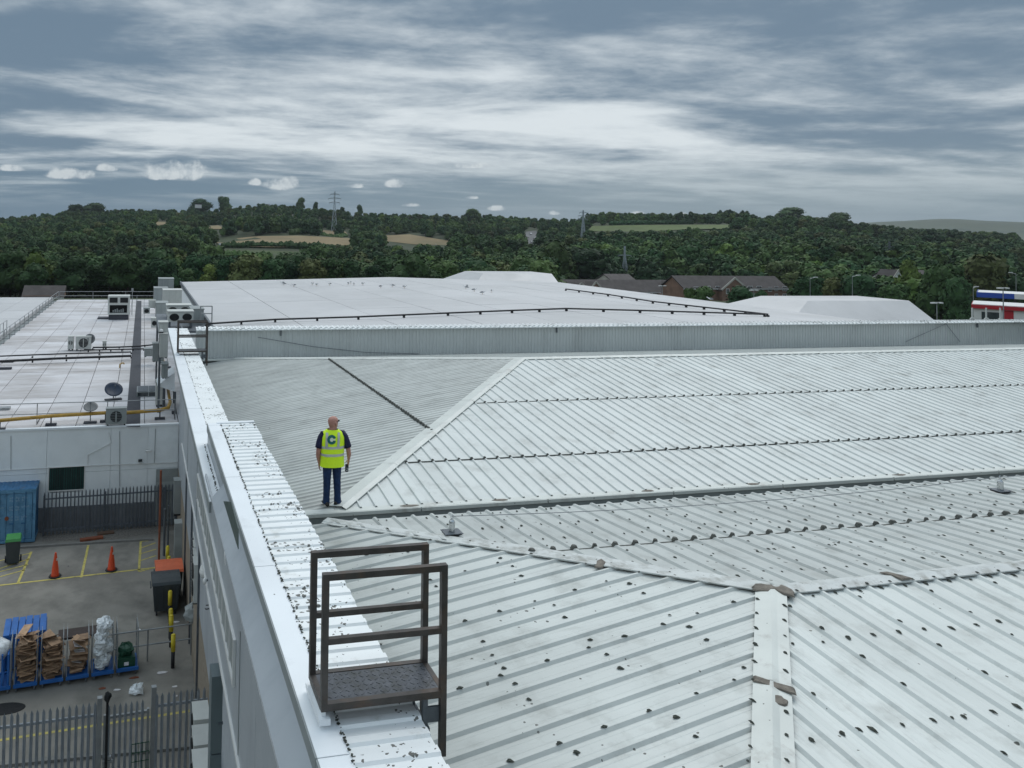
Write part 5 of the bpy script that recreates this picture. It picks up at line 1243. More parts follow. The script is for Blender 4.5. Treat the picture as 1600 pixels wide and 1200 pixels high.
# low cost crowns for the massed woodland
LOWK = []
for i, (w, h, nl, nf, lf, mm, con) in enumerate(((11, 10.5, 9, 420, .75, 'leaf', 0), (13, 9.5, 10, 460, .8, 'leaf', .1), (9, 11.5, 8, 380, .7, 'leaf', .3), (11, 9, 9, 400, .8, 'leaf', 0), (10, 9, 8, 380, .75, 'leafb', .1), (11, 9.5, 9, 400, .8, 'leafo', .1))):
    me = crown_mesh('woodland_crown', w, h, nl, nf, lf, M_[mm], 300+i, con, .02); o = bpy.data.objects.new('woodland_crown', me); LOWK.append(o)
random.seed(11)
HOUSEBOX = [(868, 1245, 425, 500)]
pts = []; near = []
CAR_CLEAR = lambda P: any(inpoly(*q, [(1235, 470), (1700, 470), (1700, 560), (1235, 560)]) for q in (PX(P),))
def vis_az(x): return ray(x, 380)
for i in range(90):
    r = 150*(1.0245**i); step = max(7.2, r*.0112)
    a = -.50
    while a < .98:
        aa = a+random.uniform(-.4, .4)*step/r; q = r+random.uniform(-.5, .5)*step; P = V((q*sin(aa), q*cos(aa), 0)); P.z = hills(P.x, P.y)
        px, py = PX(P); a += step/r
        if px < -60 or px > 1680 or q > RR+60: continue
        sc = random.uniform(.75, 1.2)*(1 if q < 800 else .9)
        if random.random() < .04: continue
        if blocked(P, 9*sc): continue
        # the estate: houses, car park and filling station stay open ground
        if q < 330 and 850 < px < 1262: continue
        if q < 235 and px >= 1240: continue
        if q < 205: continue
        near.append((q, P, sc)) if q < 300 else pts.append((P, sc))
near.sort(key=lambda t: t[0])
labels = ['broad dark green tree ', 'spreading dark tree ', 'tall narrow dark tree ', 'lighter yellow-green tree ', 'olive brown-green tree ', 'low bushy tree ']
PROTO = {}
ZONES = ((-200, 'at the far left edge'), (40, 'behind the left annex roof'), (130, 'behind the cooling plant'), (240, 'behind the tall air handling boxes'), (330, 'behind the left corner of the big roof'), (470, 'behind the gulls on the big roof'), (620, 'behind the ridge of the big roof'), (740, 'behind the pale block on the roof ridge'), (880, 'behind the left brown roofs'), (1000, 'behind the middle brick gable'), (1140, 'behind the brick apartments'), (1260, 'behind the right pale block'), (1470, 'behind the filling station'))
def zone(P):
    x = PX(P)[0]; z = [n for a, n in ZONES if x >= a]; return z[-1] if z else ZONES[0][1]
def tree(P, kind, sc, label=None, group='trees of the belt behind the estate'):
    if kind not in PROTO:
        cm, tm, h = KIND[kind]; t = thing('broadleaf_tree', tuple(P), label or labels[kind]+zone(P), 'tree', group, random.uniform(0, 6)); t.scale = (sc, sc, sc)
        link('crown', cm, t); link('trunk', tm, t); PROTO[kind] = t; return t
    t = dup(PROTO[kind], tuple(P), random.uniform(0, 6), label or labels[kind]+zone(P), group, (sc*random.uniform(.9, 1.1), sc, sc*random.uniform(.88, 1.12)))
    if group is None and 'group' in t: del t['group']
    return t
cnt = 0
for (q, P, sc) in near:
    if cnt < 130: tree(P, random.choices(range(6), (5, 5, 3, 1.6, 2.2, 2))[0], sc*1.02); cnt += 1
    else: pts.append((P, sc))
# skyline trees and others one can single out
def px_tree(x, ybase, wpx, hpx, kind, label, d=None):
    P = land(x, ybase) if d is None else None
    if P is None or hypot(P.x, P.y) > 1100:
        dd = d or RR; r = ray(x, ybase); P = r*(dd/hypot(r.x, r.y))
    top = AY(x, ybase-hpx, P.y).z; s = P.dot(FW)/F_PX; P.z = max(min(P.z, hills(P.x, P.y)), top-(hpx+7)*s) if not d or d > 600 else min(P.z, hills(P.x, P.y)); hpx = (top-P.z)/s; h = KIND[kind][2]; t = tree(P, kind, hpx*s/h, label, None); wq = wpx*(1.2 if (d or 0) > 600 else 1); t.scale = (wq*s/11, wq*s/11, hpx*s/h*1.05); return t
px_tree(350, 330, 21, 21, 0, 'lone round tree standing up on the left skyline', RR)
px_tree(312, 330, 34, 15, 1, 'wide flat skyline tree left of the lone round tree', RR)
px_tree(148, 333, 34, 12, 1, 'low dome tree on the far left skyline', RR)
px_tree(120, 334, 26, 13, 0, 'rounded skyline tree left of the low dome tree', RR)
px_tree(275+195, 326, 20, 14, 5, 'small skyline tree by the hilltop white house', RR)
px_tree(493, 327, 12, 11, 2, 'slim skyline tree right beside the tallest pylon', RR)
px_tree(535, 335, 12, 11, 2, 'pointed skyline tree right of the tallest pylon', RR)
px_tree(562, 336, 14, 13, 5, 'small bushy skyline tree right of the small green hilltop field', RR)
for i_, (x_, h_, w_, lb_) in enumerate(((932, 9, 20, 'hedgerow tree at the left end of the big green field'), (950, 7, 18, 'low hedgerow tree left on the green field skyline'), (972, 8, 20, 'second low hedgerow tree on the green field skyline'), (995, 10, 18, 'pointed hedgerow tree on the green field skyline'), (1018, 9, 22, 'wide hedgerow tree left of the lone round skyline tree'), (1040, 8, 18, 'small hedgerow tree just left of the lone round skyline tree'), (1060, 14, 15, 'lone round skyline tree above the big green field'), (1082, 7, 22, 'low hedgerow tree right of the lone round skyline tree'), (1104, 9, 20, 'hedgerow tree in the middle right of the green field skyline'), (1128, 14, 18, 'taller skyline tree at the right part of the big green field'), (1148, 9, 22, 'hedgerow tree at the right end of the big green field'), (1166, 11, 22, 'tree where the green field meets the right hill'))):
    P_ = ray(x_, 350); P_ = P_*(RR*.99/hypot(P_.x, P_.y)); s_ = P_.dot(FW)/F_PX; t = tree(V((P_.x, P_.y, AY(x_, 350, P_.y).z-1.5)), (1, 5, 0, 2)[i_ % 4] if h_ < 13 else 0, 1, lb_, None); t.scale = (w_*1.15*s_/11, w_*1.15*s_/11, (h_+2)*s_/9.5)
px_tree(1310, 352, 30, 16, 1, 'broad skyline tree on the right hill shoulder', RR)
px_tree(1236, 340, 34, 12, 1, 'broad tree on the crest of the right hill', RR)
px_tree(740, 340, 24, 12, 0, 'round skyline tree left of the hill road', RR)
px_tree(1421, 458, 52, 34, 3, 'bright yellow-green tree before the white gabled house', 255)
px_tree(1530, 470, 95, 58, 4, 'large olive-brown tree behind the filling station', 240)
px_tree(1470, 482, 70, 62, 0, 'dark green tree left of the filling station', 225)
px_tree(1500, 492, 50, 45, 1, 'dark tree at the left end of the filling station', 212)
px_tree(1576, 492, 70, 54, 0, 'dark tree behind the blue station canopy', 250)
px_tree(1158, 486, 50, 30, 1, 'broad dark tree in front of the brick apartment gable', 185)
px_tree(1098, 484, 56, 30, 5, 'low dark tree left of the brick apartment gable', 185)
px_tree(1192, 488, 34, 28, 5, 'low dark tree at the right end of the brick apartments', 185)
px_tree(1262, 492, 54, 56, 0, 'dark tree right of the brick apartments', 215)
px_tree(1300, 490, 50, 48, 4, 'brown-green tree beside the pale block behind the roof', 225)
px_tree(1345, 492, 60, 52, 1, 'dark tree behind the pale block at the right', 222)
px_tree(1395, 492, 56, 44, 0, 'dark tree behind the right end of the pale block', 220)
px_tree(430, 366, 12, 9, 4, 'small brown bush alone in the dry field', 640) if 0 else None
px_tree(1078, 478, 30, 22, 5, 'low dark shrub tree before the middle brick gable', 185)
px_tree(915, 432, 90, 40, 0, 'massive dark tree behind the left brown roofs', 330)
px_tree(870, 432, 70, 42, 1, 'broad dark tree left of the brown roofs', 320)
print('trees', cnt, 'wood', len(pts))
# massed woodland: one object, its points carry size and turn
me = bpy.data.meshes.new('woodland'); me.from_pydata([tuple(p) for p, s in pts], [], [])
a = me.attributes.new('size', 'FLOAT', 'POINT'); a.data.foreach_set('value', [s for p, s in pts])
a = me.attributes.new('turn', 'FLOAT', 'POINT'); a.data.foreach_set('value', [random.uniform(0, 6.28) for _ in pts])
a = me.attributes.new('pick', 'INT', 'POINT'); a.data.foreach_set('value', random.choices(range(6), (6, 6, 4, 5, 1.0, 1.6), k=len(pts)))
wood = tag(link('woodland', me), kind='stuff'); wood['label'] = 'dense dark green woodland covering the hills behind the estate'
wc = bpy.data.collections.new('woodland_crowns')
for o in LOWK: wc.objects.link(o)
ng = bpy.data.node_groups.new('woodland', 'GeometryNodeTree')
ng.interface.new_socket('Geometry', in_out='INPUT', socket_type='NodeSocketGeometry'); ng.interface.new_socket('Geometry', in_out='OUTPUT', socket_type='NodeSocketGeometry')
N = ng.nodes; L = ng.links; gi = N.new('NodeGroupInput'); go = N.new('NodeGroupOutput')
ci = N.new('GeometryNodeCollectionInfo'); ci.inputs[0].default_value = wc; ci.inputs[1].default_value = True; ci.inputs[2].default_value = True
iop = N.new('GeometryNodeInstanceOnPoints'); iop.inputs['Pick Instance'].default_value = True
def att(nm, ty): n = N.new('GeometryNodeInputNamedAttribute'); n.data_type = ty; n.inputs[0].default_value = nm; return n.outputs[0]
m2 = N.new('GeometryNodeMeshToPoints'); L.new(gi.outputs[0], m2.inputs[0]); L.new(m2.outputs[0], iop.inputs[0]); L.new(ci.outputs[0], iop.inputs['Instance'])
L.new(att('pick', 'INT'), iop.inputs['Instance Index']); cx = N.new('ShaderNodeCombineXYZ'); L.new(att('turn', 'FLOAT'), cx.inputs[2]); L.new(cx.outputs[0], iop.inputs['Rotation'])
L.new(att('size', 'FLOAT'), iop.inputs['Scale']); L.new(iop.outputs[0], go.inputs[0])
wood.modifiers.new('trees', 'NODES').node_group = ng
# hedges along the field edges
def hedge(a, b, label, hpx=3.2):
    A, B = land(*a), land(*b); n = max(4, int((B-A).length/3.2)); mb = MB()
    for k in range(n+1):
        p = A+(B-A)*(k/n); p.z = hills(p.x, p.y)
        lump(mb, (p.x, p.y, p.z+1.4), (2.6, 2.6, random.uniform(1.5, 3.2)), 7, 4, .3)
    single(mb, 'hedge', M_['leaf'], label, 'hedge')
hedge((350, 387), (520, 389), 'dark hedge below the long dry field'); hedge((955, 351), (1080, 350), 'thin dark hedge across the upper green field'); hedge((300, 400), (420, 405), 'hedge at the foot of the dull green field', 3)
hedge((455, 366), (540, 370), 'hedge between the two dry fields under the tallest pylon')
# ------------------------------------------------------------------ pylons
def pylon(x, ytop, ybase, dist, label, arms=3, tw=1.0):
    P = land(x, ybase); top = AY(x, ytop, P.y).z-P.z; H0 = top
    t = thing('electricity_pylon', tuple(P), label, 'pylon', None, -.25); w = H0*.085*tw; th = H0*.012; mt = M_['pylon'] if x < 1200 else M_['galvd']
    def wd(f): return w*(1-f*1.15) if f < .72 else w*.17
    g = MB()
    for sx in (-1, 1):
        for sy in (-1, 1):
            pr = [V((sx*wd(f), sy*wd(f), H0*f)) for f in (0, .35, .72, .97)]
            for a, b in zip(pr[:-1], pr[1:]): g.bar(a, b, th, th)
    part(g, 'legs', mt, t, local=True)
    g = MB(); fs = [0, .16, .30, .42, .53, .62, .70, .78, .86, .94]
    for f0, f1 in zip(fs[:-1], fs[1:]):
        a, b = wd(f0), wd(f1)
        for (p, q) in (((-a, -a), (b, -b)), ((a, -a), (-b, -b)), ((-a, a), (b, b)), ((a, a), (-b, b)), ((-a, -a), (-b, b)), ((a, -a), (b, b))): g.bar(V((p[0], p[1], H0*f0)), V((q[0], q[1], H0*f1)), th*.55, th*.55)
        g.bar(V((-b, -b, H0*f1)), V((b, -b, H0*f1)), th*.6, th*.6)
    part(g, 'lattice', mt, t, local=True)
    for k in range(arms):
        z = H0*(.70+.10*k); l = H0*(.125, .15, .11)[k]*(1 if arms > 1 else 1.5); g = MB()
        for s in (-1, 1): g.bar(V((0, 0, z+H0*.02)), V((s*l, 0, z)), th*.8, th*.8); g.bar(V((0, 0, z-H0*.012)), V((s*l, 0, z)), th*.8, th*.8); g.bar(V((s*l, 0, z)), V((s*l, 0, z-H0*.045)), th*.6, th*.6)
        part(g, 'cross_arm', mt, t, local=True)
    return t
pylon(522, 297, 362, 800, 'tallest lattice pylon rising above the skyline left of centre', 3, .8)
pylon(911, 327, 378, 820, 'slender pylon on the hill right of the road', 3, .8)
pylon(976, 383, 436, 430, 'darker pylon with one wide arm behind the brick houses', 1, 1)
pylon(1390, 376, 424, 620, 'faint pylon among the trees on the right hillside', 2, 1)
# ------------------------------------------------------------------ brick houses
def gable_block(x0, x1, yr, ye, dist, zdrop, label, gables=(), windows=(), wallm='houseb', yb=None, nm='brick_house', chim=()):
    """x0,x1: roof ends; yr ridge, ye eaves (pixels); gables: (x, halfwidth, ytop, ybase)"""
    r = ray((x0+x1)/2, ye); P = r*(dist/hypot(r.x, r.y)); Yd = P.y
    a, b = AY(x0, ye, Yd), AY(x1, ye, Yd); ze = (a.z+b.z)/2; zr = AY((x0+x1)/2, yr, Yd+4).z; t = thing(nm, (a.x, Yd, -15), label, 'house')
    w = b.x-a.x; z0 = 0; e = ze+15; rr = zr+15; D = 8.5
    g = MB(); g.box((.3, .35, 0), (w-.3, D-.35, e)); part(g, 'wall', M_[wallm], t, local=True)
    g = MB(); g.loft([[(0, 0, e-.05), (0, D/2, rr), (0, D, e-.05), (0, D, e-.3), (0, D/2, rr-.25), (0, 0, e-.3)], [(w, 0, e-.05), (w, D/2, rr), (w, D, e-.05), (w, D, e-.3), (w, D/2, rr-.25), (w, 0, e-.3)]]); rf = part(g, 'roof', M_['tile'], t, local=True)
    g = MB(); g.loft([[(.32, .36, e-.3), (.32, D/2, rr-.26), (.32, D-.36, e-.3)], [(w-.32, .36, e-.3), (w-.32, D/2, rr-.26), (w-.32, D-.36, e-.3)]]); part(g, 'gable_wall', M_[wallm], t, local=True)
    g = MB(); g.box((-.02, -.08, e-.34), (w+.02, -.005, e-.16)); part(g, 'fascia', M_['whitef'], t, local=True)
    for cx in chim: p = AY(cx, yr, Yd+4); g = MB(); g.box((p.x-a.x-.4, D/2-.4, rr-.4), (p.x-a.x+.4, D/2+.4, rr+1.0)); part(g, 'chimney', M_['houseb'], rf, local=False) if 0 else link('chimney', g.mesh('chimney', M_['houseb']), rf)
    for (gx, hw, yt, yb2) in gables:
        p = AY(gx, yb2, Yd-1.2); q = AY(gx+hw, yb2, Yd-1.2); hwid = q.x-p.x; zt = AY(gx, yt, Yd-1.2).z+15; zb = p.z+15; cx = p.x-a.x
        g = MB(); g.loft([[(cx-hwid, -1.2, 0), (cx-hwid, -1.2, zb), (cx, -1.2, zt), (cx+hwid, -1.2, zb), (cx+hwid, -1.2, 0)], [(cx-hwid, 3, 0), (cx-hwid, 3, zb), (cx, 3, zt), (cx+hwid, 3, zb), (cx+hwid, 3, 0)]]); gw = part(g, 'gable', M_[wallm], t, local=True)
        g = MB(); o = .35
        for s in (-1, 1): g.bar(V((cx, -1.35, zt+.12)), V((cx+s*(hwid+o), -1.35, zb-.15)), .14, .42)
        link('bargeboard', g.mesh('bargeboard', M_['cream']), gw)
        g = MB()
        for s in (-1, 1): g.loft([[(cx, -1.25, zt+.1), (cx+s*(hwid+o), -1.25, zb-.15), (cx+s*(hwid+o), -1.25, zb-.4), (cx, -1.25, zt-.1)], [(cx, 4.5, zt+.1), (cx+s*(hwid+o), 4.5, zb-.15), (cx+s*(hwid+o), 4.5, zb-.4), (cx, 4.5, zt-.1)]])
        part(g, 'gable_roof', M_['tile'], t, local=True)
    for (wx, wy, ww, wh, pr) in windows:
        yy = Yd-(1.2 if pr else -.35)-.02; p0 = AY(wx-ww/2, wy-wh/2, yy); p1 = AY(wx+ww/2, wy+wh/2, yy); x0_, x1_ = p0.x-a.x, p1.x-a.x; zt, zb = p0.z+15, p1.z+15; y_ = yy-Yd
        g = MB(); g.box((x0_-.12, y_-.03, zb-.12), (x1_+.12, y_, zt+.1)); wn = part(g, 'window', M_['whitef'], t, local=True)
        g = MB(); m_ = (x0_+x1_)/2; g.box((x0_, y_-.04, zb), (m_-.05, y_-.031, zt)); g.box((m_+.05, y_-.04, zb), (x1_, y_-.031, zt)); link('pane', g.mesh('pane', M_['glass']), wn)
    return t
gable_block(868, 1080, 437, 456, 222, 0, 'long low row of brown roofed brick houses with three gables, left of the apartments', ((908, 10, 443, 453), (931, 12, 441, 456), (1053, 20, 441, 464)), ((1003, 459, 6, 4, 0), (1012, 459, 5, 4, 0), (1022, 460, 5, 4, 0), (1045, 463, 4, 5, 1), (1053, 462, 4, 5, 1), (975, 459, 5, 3, 0)))
gable_block(1068, 1232, 431, 450, 215, 0, 'brick apartments with long brown roof, white dormers and a tall pale edged gable', ((1148, 19, 435, 452),), ((1074, 453, 6, 6, 0), (1088, 450, 7, 3, 0), (1106, 449, 7, 3, 0), (1122, 449, 7, 3, 0), (1137, 455, 4, 7, 1), (1147, 453, 3, 4, 1), (1156, 455, 4, 7, 1), (1172, 449, 7, 3, 0), (1186, 449, 7, 3, 0), (1203, 452, 5, 6, 0), (1213, 451, 4, 6, 0), (1226, 451, 6, 6, 0), (1213, 462, 4, 5, 0), (1226, 462, 5, 5, 0)))
gable_block(33, 100, 446, 464, 175, 0, 'brown roofed house half hidden beyond the flat roof at the left', ())
gable_block(1398, 1465, 422, 436, 300, 0, 'white gabled house with grey roof among the trees at the right', ((1404, 9, 422, 436),), (), 'whitef')
gable_block(955, 995, 428, 438, 260, 0, 'small grey roofed house behind the brown roofs below the pylon', (), (), 'cream')
for (x, y, w, h, lb) in ((415, 326, 14, 5, 'white farmhouse on the hilltop left of the tallest pylon'), (310, 324, 10, 3, 'pale building between skyline trees at the left'), (1450, 371, 10, 4, 'small pale house high on the right hillside'), (925, 366, 8, 3, 'tiny white barn below the right pylon'), (345, 383, 5, 4, 'tiny pale shed beside the dry field'), (845, 347, 9, 4, 'grey roofed cottage above the hill road')):
    r = ray(x, y); P = land(x, y+3) if y > 340 else r*(RR*.98/hypot(r.x, r.y)); s = P.dot(FW)/F_PX; t = thing('farmhouse', tuple(P), lb, 'house'); W_, H_ = w*s, h*s
    g = MB(); g.box((-W_/2, 0, -1), (W_/2, 6, H_*.9)); part(g, 'wall', M_['whitef'], t, local=True); g = MB(); g.loft([[(-W_/2-.3, -.3, H_*.9), (-W_/2-.3, 3, H_*1.5), (-W_/2-.3, 6.3, H_*.9)], [(W_/2+.3, -.3, H_*.9), (W_/2+.3, 3, H_*1.5), (W_/2+.3, 6.3, H_*.9)]]); part(g, 'roof', M_['galvd'], t, local=True)
# pale blocks put in for two soft white blurs beyond the big roof
def pale_block(x0, x1, xt0, xt1, ytop, ybase, dist, label):
    r = ray((x0+x1)/2, ybase); P = r*(dist/hypot(r.x, r.y)); Yd = P.y; a, b = AY(x0, ybase, Yd), AY(x1, ybase, Yd); zb = (a.z+b.z)/2; c, d = AY(xt0, ytop, Yd+3), AY(xt1, ytop, Yd+3)
    t = thing('blur_stand_in', (a.x, Yd, -15), label, 'building'); w = b.x-a.x; e = zb+15; u = c.z+15
    g = MB(); g.box((.2, .2, 0), (w-.2, 12, e)); part(g, 'wall', M_['wallw'], t, local=True)
    g = MB(); g.loft([[(0, 0, e), (w, 0, e), (w, 12.2, e), (0, 12.2, e)], [(c.x-a.x, 3, u), (d.x-a.x, 3, u), (d.x-a.x, 9, u), (c.x-a.x, 9, u)]]); part(g, 'roof', M_['memb2'], t, local=True)
pale_block(742, 876, 755, 862, 427, 446, 108, 'white stand-in block with sloping ends for the blur behind the big roof ridge')
pale_block(1236, 1462, 1262, 1420, 470, 503, 95, 'white stand-in block with sloping ends for the blur behind the ribbed wall at the right')
# filling station
def at(x, y, d): r = ray(x, y); return r*(d/hypot(r.x, r.y))
p = at(1518, 500, 135); q = at(1604, 500, 135); ST = thing('filling_station_shop', (p.x, p.y, -14), 'red and white filling station shop at the right edge', 'shop')
zt = at(1560, 478, 135).z+14; wb = (q-p).length; ang = atan2(q.y-p.y, q.x-p.x); ST.rotation_euler = (0, 0, ang)
g = MB(); g.box((.2, .3, 0), (wb, 8, zt-.5)); part(g, 'wall', M_['whitef'], ST, local=True)
g = MB(); g.box((0, 0, zt-.5), (wb+3, 8.2, zt)); part(g, 'red_fascia', M_['red'], ST, local=True)
g = MB(); g.box((.1, .1, zt+.001), (wb+2.8, 8.1, zt+.1)); part(g, 'roof', M_['whitef'], ST, local=True)
for k in (3.2, 7.8, 9.2): g = MB(); g.box((k, .25, .2), (k+.9, .299, zt-.55)); part(g, 'red_panel', M_['red'], ST, local=True)
for k in (1.0, 5.2): g = MB(); g.box((k, .25, .6), (k+1.8, .299, zt-.9)); part(g, 'pane', M_['glass'], ST, local=True)
p = at(1526, 466, 150); q = at(1602, 466, 150); CP = thing('fuel_canopy', (p.x, p.y, -14), 'blue and white fuel station canopy at the right edge', 'canopy'); ang = atan2(q.y-p.y, q.x-p.x); CP.rotation_euler = (0, 0, ang); zt = at(1560, 458, 150).z+14; zb = at(1560, 466, 150).z+14; wb = (q-p).length
g = MB(); g.box((0, 0, zb), (wb*.78, .1, zt)); g.box((0, .1, zb), (.1, 9, zt)); part(g, 'blue_fascia', M_['sblue'], CP, local=True)
g = MB(); g.box((wb*.78+.01, 0, zb), (wb+5, .1, zt)); g.box((.11, .11, zb+.05), (wb+5, 9, zt-.05)); part(g, 'deck', M_['whitef'], CP, local=True)
for k in (4, 12): g = MB(); g.box((k, 3, 0), (k+.35, 3.35, zb)); part(g, 'column', M_['galvd'], CP, local=True)
def sign(x, yt, yb, d, lb):
    b = at(x, yb, d); t_ = at(x, yt, d); g = MB(); t = thing('round_sign_post', (b.x, b.y, -14), lb, 'sign'); h = t_.z+14
    g.box((-.08, -.05, 0), (.08, .05, h)); part(g, 'post', M_['whitef'], t, local=True)
    g = MB(); g.loft([[(.5*cos(k*pi/6), -.08, h*.72+.5*sin(k*pi/6)) for k in range(12)], [(.5*cos(k*pi/6), .0, h*.72+.5*sin(k*pi/6)) for k in range(12)]]); f = part(g, 'disc', M_['whitef'], t, local=True)
    g = MB(); g.box((-.28, -.10, h*.72-.22), (.28, -.081, h*.72+.22)); part(g, 'symbol', M_['red'] if x > 1540 else M_['black'], f, local=True)
for x, lb in ((1519, 'white post with round sign at the left corner of the shop'), (1541, 'plain white post with round sign before the red shop'), (1563, 'white post with red marked round sign before the red shop')): sign(x, 481, 500, 128, lb)
# lamp columns
def lamp(x, ytop, ybase, d, label, arm=0.0, twin=False):
    b = at(x, ybase, d); t_ = at(x, ytop, d); z0 = min(b.z, -14); t = thing('lamp_post', (b.x, b.y, z0), label, 'lamp post'); h = t_.z-z0
    g = MB(); g.tube((0, 0, 0), (0, 0, h), .08, 6, .05); part(g, 'column', M_['galv'], t, local=True)
    g = MB()
    if arm: g.bar(V((0, 0, h)), V((arm, 0, h+.25)), .08, .08)
    for s in ((-1, 1) if twin else (1,)):
        w = abs(arm) if arm else .0; g.obox((s*(w*(1 if arm > 0 else -1)) if arm else s*.35, 0, h+(.28 if arm else .05)), (.9, .35, .16), 0)
    part(g, 'lantern', M_['whitef'], t, local=True)
for a_ in ((1178, 454, 481, 150, 'lamp post standing in front of the brick apartments'), (1464, 474, 497, 120, 'lamp post with flat head left of the filling station'), (1568, 451, 500, 125, 'tall lamp post in front of the filling station'), (1035, 447, 462, 170, 'lamp post beside the middle brick gable')): lamp(*a_, twin=True)
for (x, y, yb_, d, arm, lb) in ((1266, 435, 470, 210, 1.6, 'road lamp with arm at the left above the right pale block'), (1332, 432, 470, 200, 1.6, 'road lamp with curved arm above the right pale block'), (1306, 432, 470, 260, -2.0, 'farther road lamp above the right pale block'), (1588, 428, 470, 230, -1.5, 'road lamp among trees at the right edge'), (1521, 450, 480, 200, .8, 'short lamp by the dark tree left of the canopy'), (787, 376, 400, 520, 1.5, 'far road lamp in the wooded valley'), (775, 381, 400, 540, -1.5, 'second far road lamp in the wooded valley'), (681, 382, 398, 500, .01, 'far pole in front of the dry field'), (46, 470, 500, 112, .9, 'small curved lamp on the left annex roof')): lamp(x, y, yb_, d, lb, arm)
# cars: on the hill road and the roof of one parked behind the wall
def car(P, rz, col, label, sc=1.0, grp=None):
    t = thing('car', tuple(P), label, 'car', grp, rz); m = mat('car_paint', col, .3, 0, .02, 1)
    g = MB(); pr = [(-2.1, .35), (-2.15, .75), (-1.7, .92), (-1.2, .98), (-.7, 1.42), (.7, 1.46), (1.35, .98), (2.0, .82), (2.15, .5), (2.1, .32)]
    g.loft([[(x, -.85, z) for x, z in pr], [(x, .85, z) for x, z in pr]]); part(g, 'body', m, t, local=True)
    g = MB(); g.loft([[(-1.1, -.86, 1.0), (-.66, -.86, 1.36), (.66, -.86, 1.40), (1.2, -.86, 1.0)], [(-1.1, .86, 1.0), (-.66, .86, 1.36), (.66, .86, 1.40), (1.2, .86, 1.0)]]); part(g, 'windows', M_['glass'], t, local=True)
    for x in (-1.35, 1.35):
        for y in (-.87, .68): g = MB(); g.tube((x, y, .33), (x, y+.2, .33), .33, 10); part(g, 'wheel', M_['black'], t, local=True)
for (x, y, c, lb) in ((829, 366, (.6, .6, .6), 'white car uppermost on the hill road'), (824, 372, (.03, .03, .04), 'dark car on the left of the hill road'), (836, 373, (.55, .55, .55), 'silver car on the right lane of the hill road'), (831, 379, (.6, .6, .6), 'white car lowest on the hill road')):
    P = land(x, y, .9); car(P, 1.4, c, lb)
p = at(1470, 498, 112); car(V((p.x, p.y, AY(1470, 500, p.y).z-.7)), .2, (.55, .57, .58), 'pale car whose roof shows above the ribbed wall') if 0 else None
# ------------------------------------------------------------------ things in the yard
def Gd(x, y, h=0.0): return AZ(x, y, ZG+h)
random.seed(21)
# blue container by the left edge
a = Gd(54, 848); x1 = a.x; y0 = a.y; W3, H3, L3 = 2.44, 2.36, 1.35
CT = thing('shipping_container', (x1-W3, y0, ZG), 'weathered blue shipping container with double doors against the white wall', 'container')
g = MB(); g.box((0, 0, .05), (.12, .10, H3)); g.box((W3-.12, 0, .05), (W3, .10, H3)); g.box((.12, 0, H3-.14), (W3-.12, .10, H3)); g.box((.12, 0, .05), (W3-.12, .10, .18)); g.box((0, L3-.1, .05), (.12, L3, H3)); g.box((W3-.12, L3-.1, .05), (W3, L3, H3)); g.box((W3-.1, .1, H3-.1), (W3, L3-.1, H3)); g.box((W3-.1, .1, .05), (W3, L3-.1, .18)); part(g, 'corner_frame', M_['cblue'], CT, local=True)
g = MB(); n = 12
for k in range(n):
    xa, xb = W3*k/n, W3*(k+1)/n; g.quad((xa, .02, H3+.003), ((xa+xb)/2, .02, H3+.02), ((xa+xb)/2, L3, H3+.02), (xa, L3, H3+.003)); g.quad(((xa+xb)/2, .02, H3+.02), (xb, .02, H3+.003), (xb, L3, H3+.003), ((xa+xb)/2, L3, H3+.02))
part(g, 'roof', M_['cblue2'], CT, local=True)
g = MB()
for k in range(8):
    ya, yb = .1+(L3-.2)*k/8, .1+(L3-.2)*(k+1)/8; g.quad((W3-.06 if k % 2 else W3-.02, ya, .18), (W3-.06 if k % 2 else W3-.02, yb, .18), (W3-.06 if k % 2 else W3-.02, yb, H3-.1), (W3-.06 if k % 2 else W3-.02, ya, H3-.1))
    g.quad((W3-.06, yb, .18), (W3-.02, yb, .18), (W3-.02, yb, H3-.1), (W3-.06, yb, H3-.1))
g.box((.02, .1, .1), (W3-.08, L3-.02, H3-.03)); part(g, 'side_wall', M_['cblue2'], CT, local=True)
for s in (0, 1):
    xa = .13+s*(W3-.26)/2; w = (W3-.26)/2-.02; g = MB(); g.box((xa, .03, .2), (xa+w, .07, H3-.16)); d = part(g, 'door', M_['cblue'], CT, local=True)
    for (u0, u1) in ((.06, .46), (.54, .94)):
        for (v0, v1) in ((.04, .24), (.28, .50), (.54, .74), (.78, .97)):
            g = MB(); hh = H3-.36; g.box((xa+w*u0, .018, .2+hh*v0), (xa+w*u1, .029, .2+hh*v1)); part(g, 'door_panel', M_['cblue'], d, local=False) if 0 else link('door_panel', g.mesh('door_panel', M_['cblue']), d)
    for f in (.27, .74): g = MB(); g.tube((xa+w*f, -.03, .1), (xa+w*f, -.03, H3-.06), .017, 6); g.box((xa+w*f-.16, -.05, .88), (xa+w*f+.03, -.02, .92)); link('lock_rod', g.mesh('lock_rod', M_['cblue2']), d)
    g = MB(); random.seed(5+s)      # rows of faded white code lettering
    for r, (z, cnt) in enumerate(((2.02, 9), (1.90, 7), (1.62, 10), (1.50, 6), (1.18, 9), (1.06, 7))):
        for c in range(cnt):
            if c in (2, 5): continue
            u = xa+.12+c*.085; g.box((u, .008, z-.04), (u+.016, .016, z+.04)); g.box((u+.016, .008, z+.022 if (c+r) % 2 else z-.04), (u+.055, .016, z+.04 if (c+r) % 2 else z-.022)); g.box((u+.045, .0075, z-.04), (u+.058, .0155, z+.02))
    o = link('code_lettering', g.mesh('code_lettering', mat('faded_lettering', (.26, .40, .52), .6)), d); o['kind'] = 'stuff'
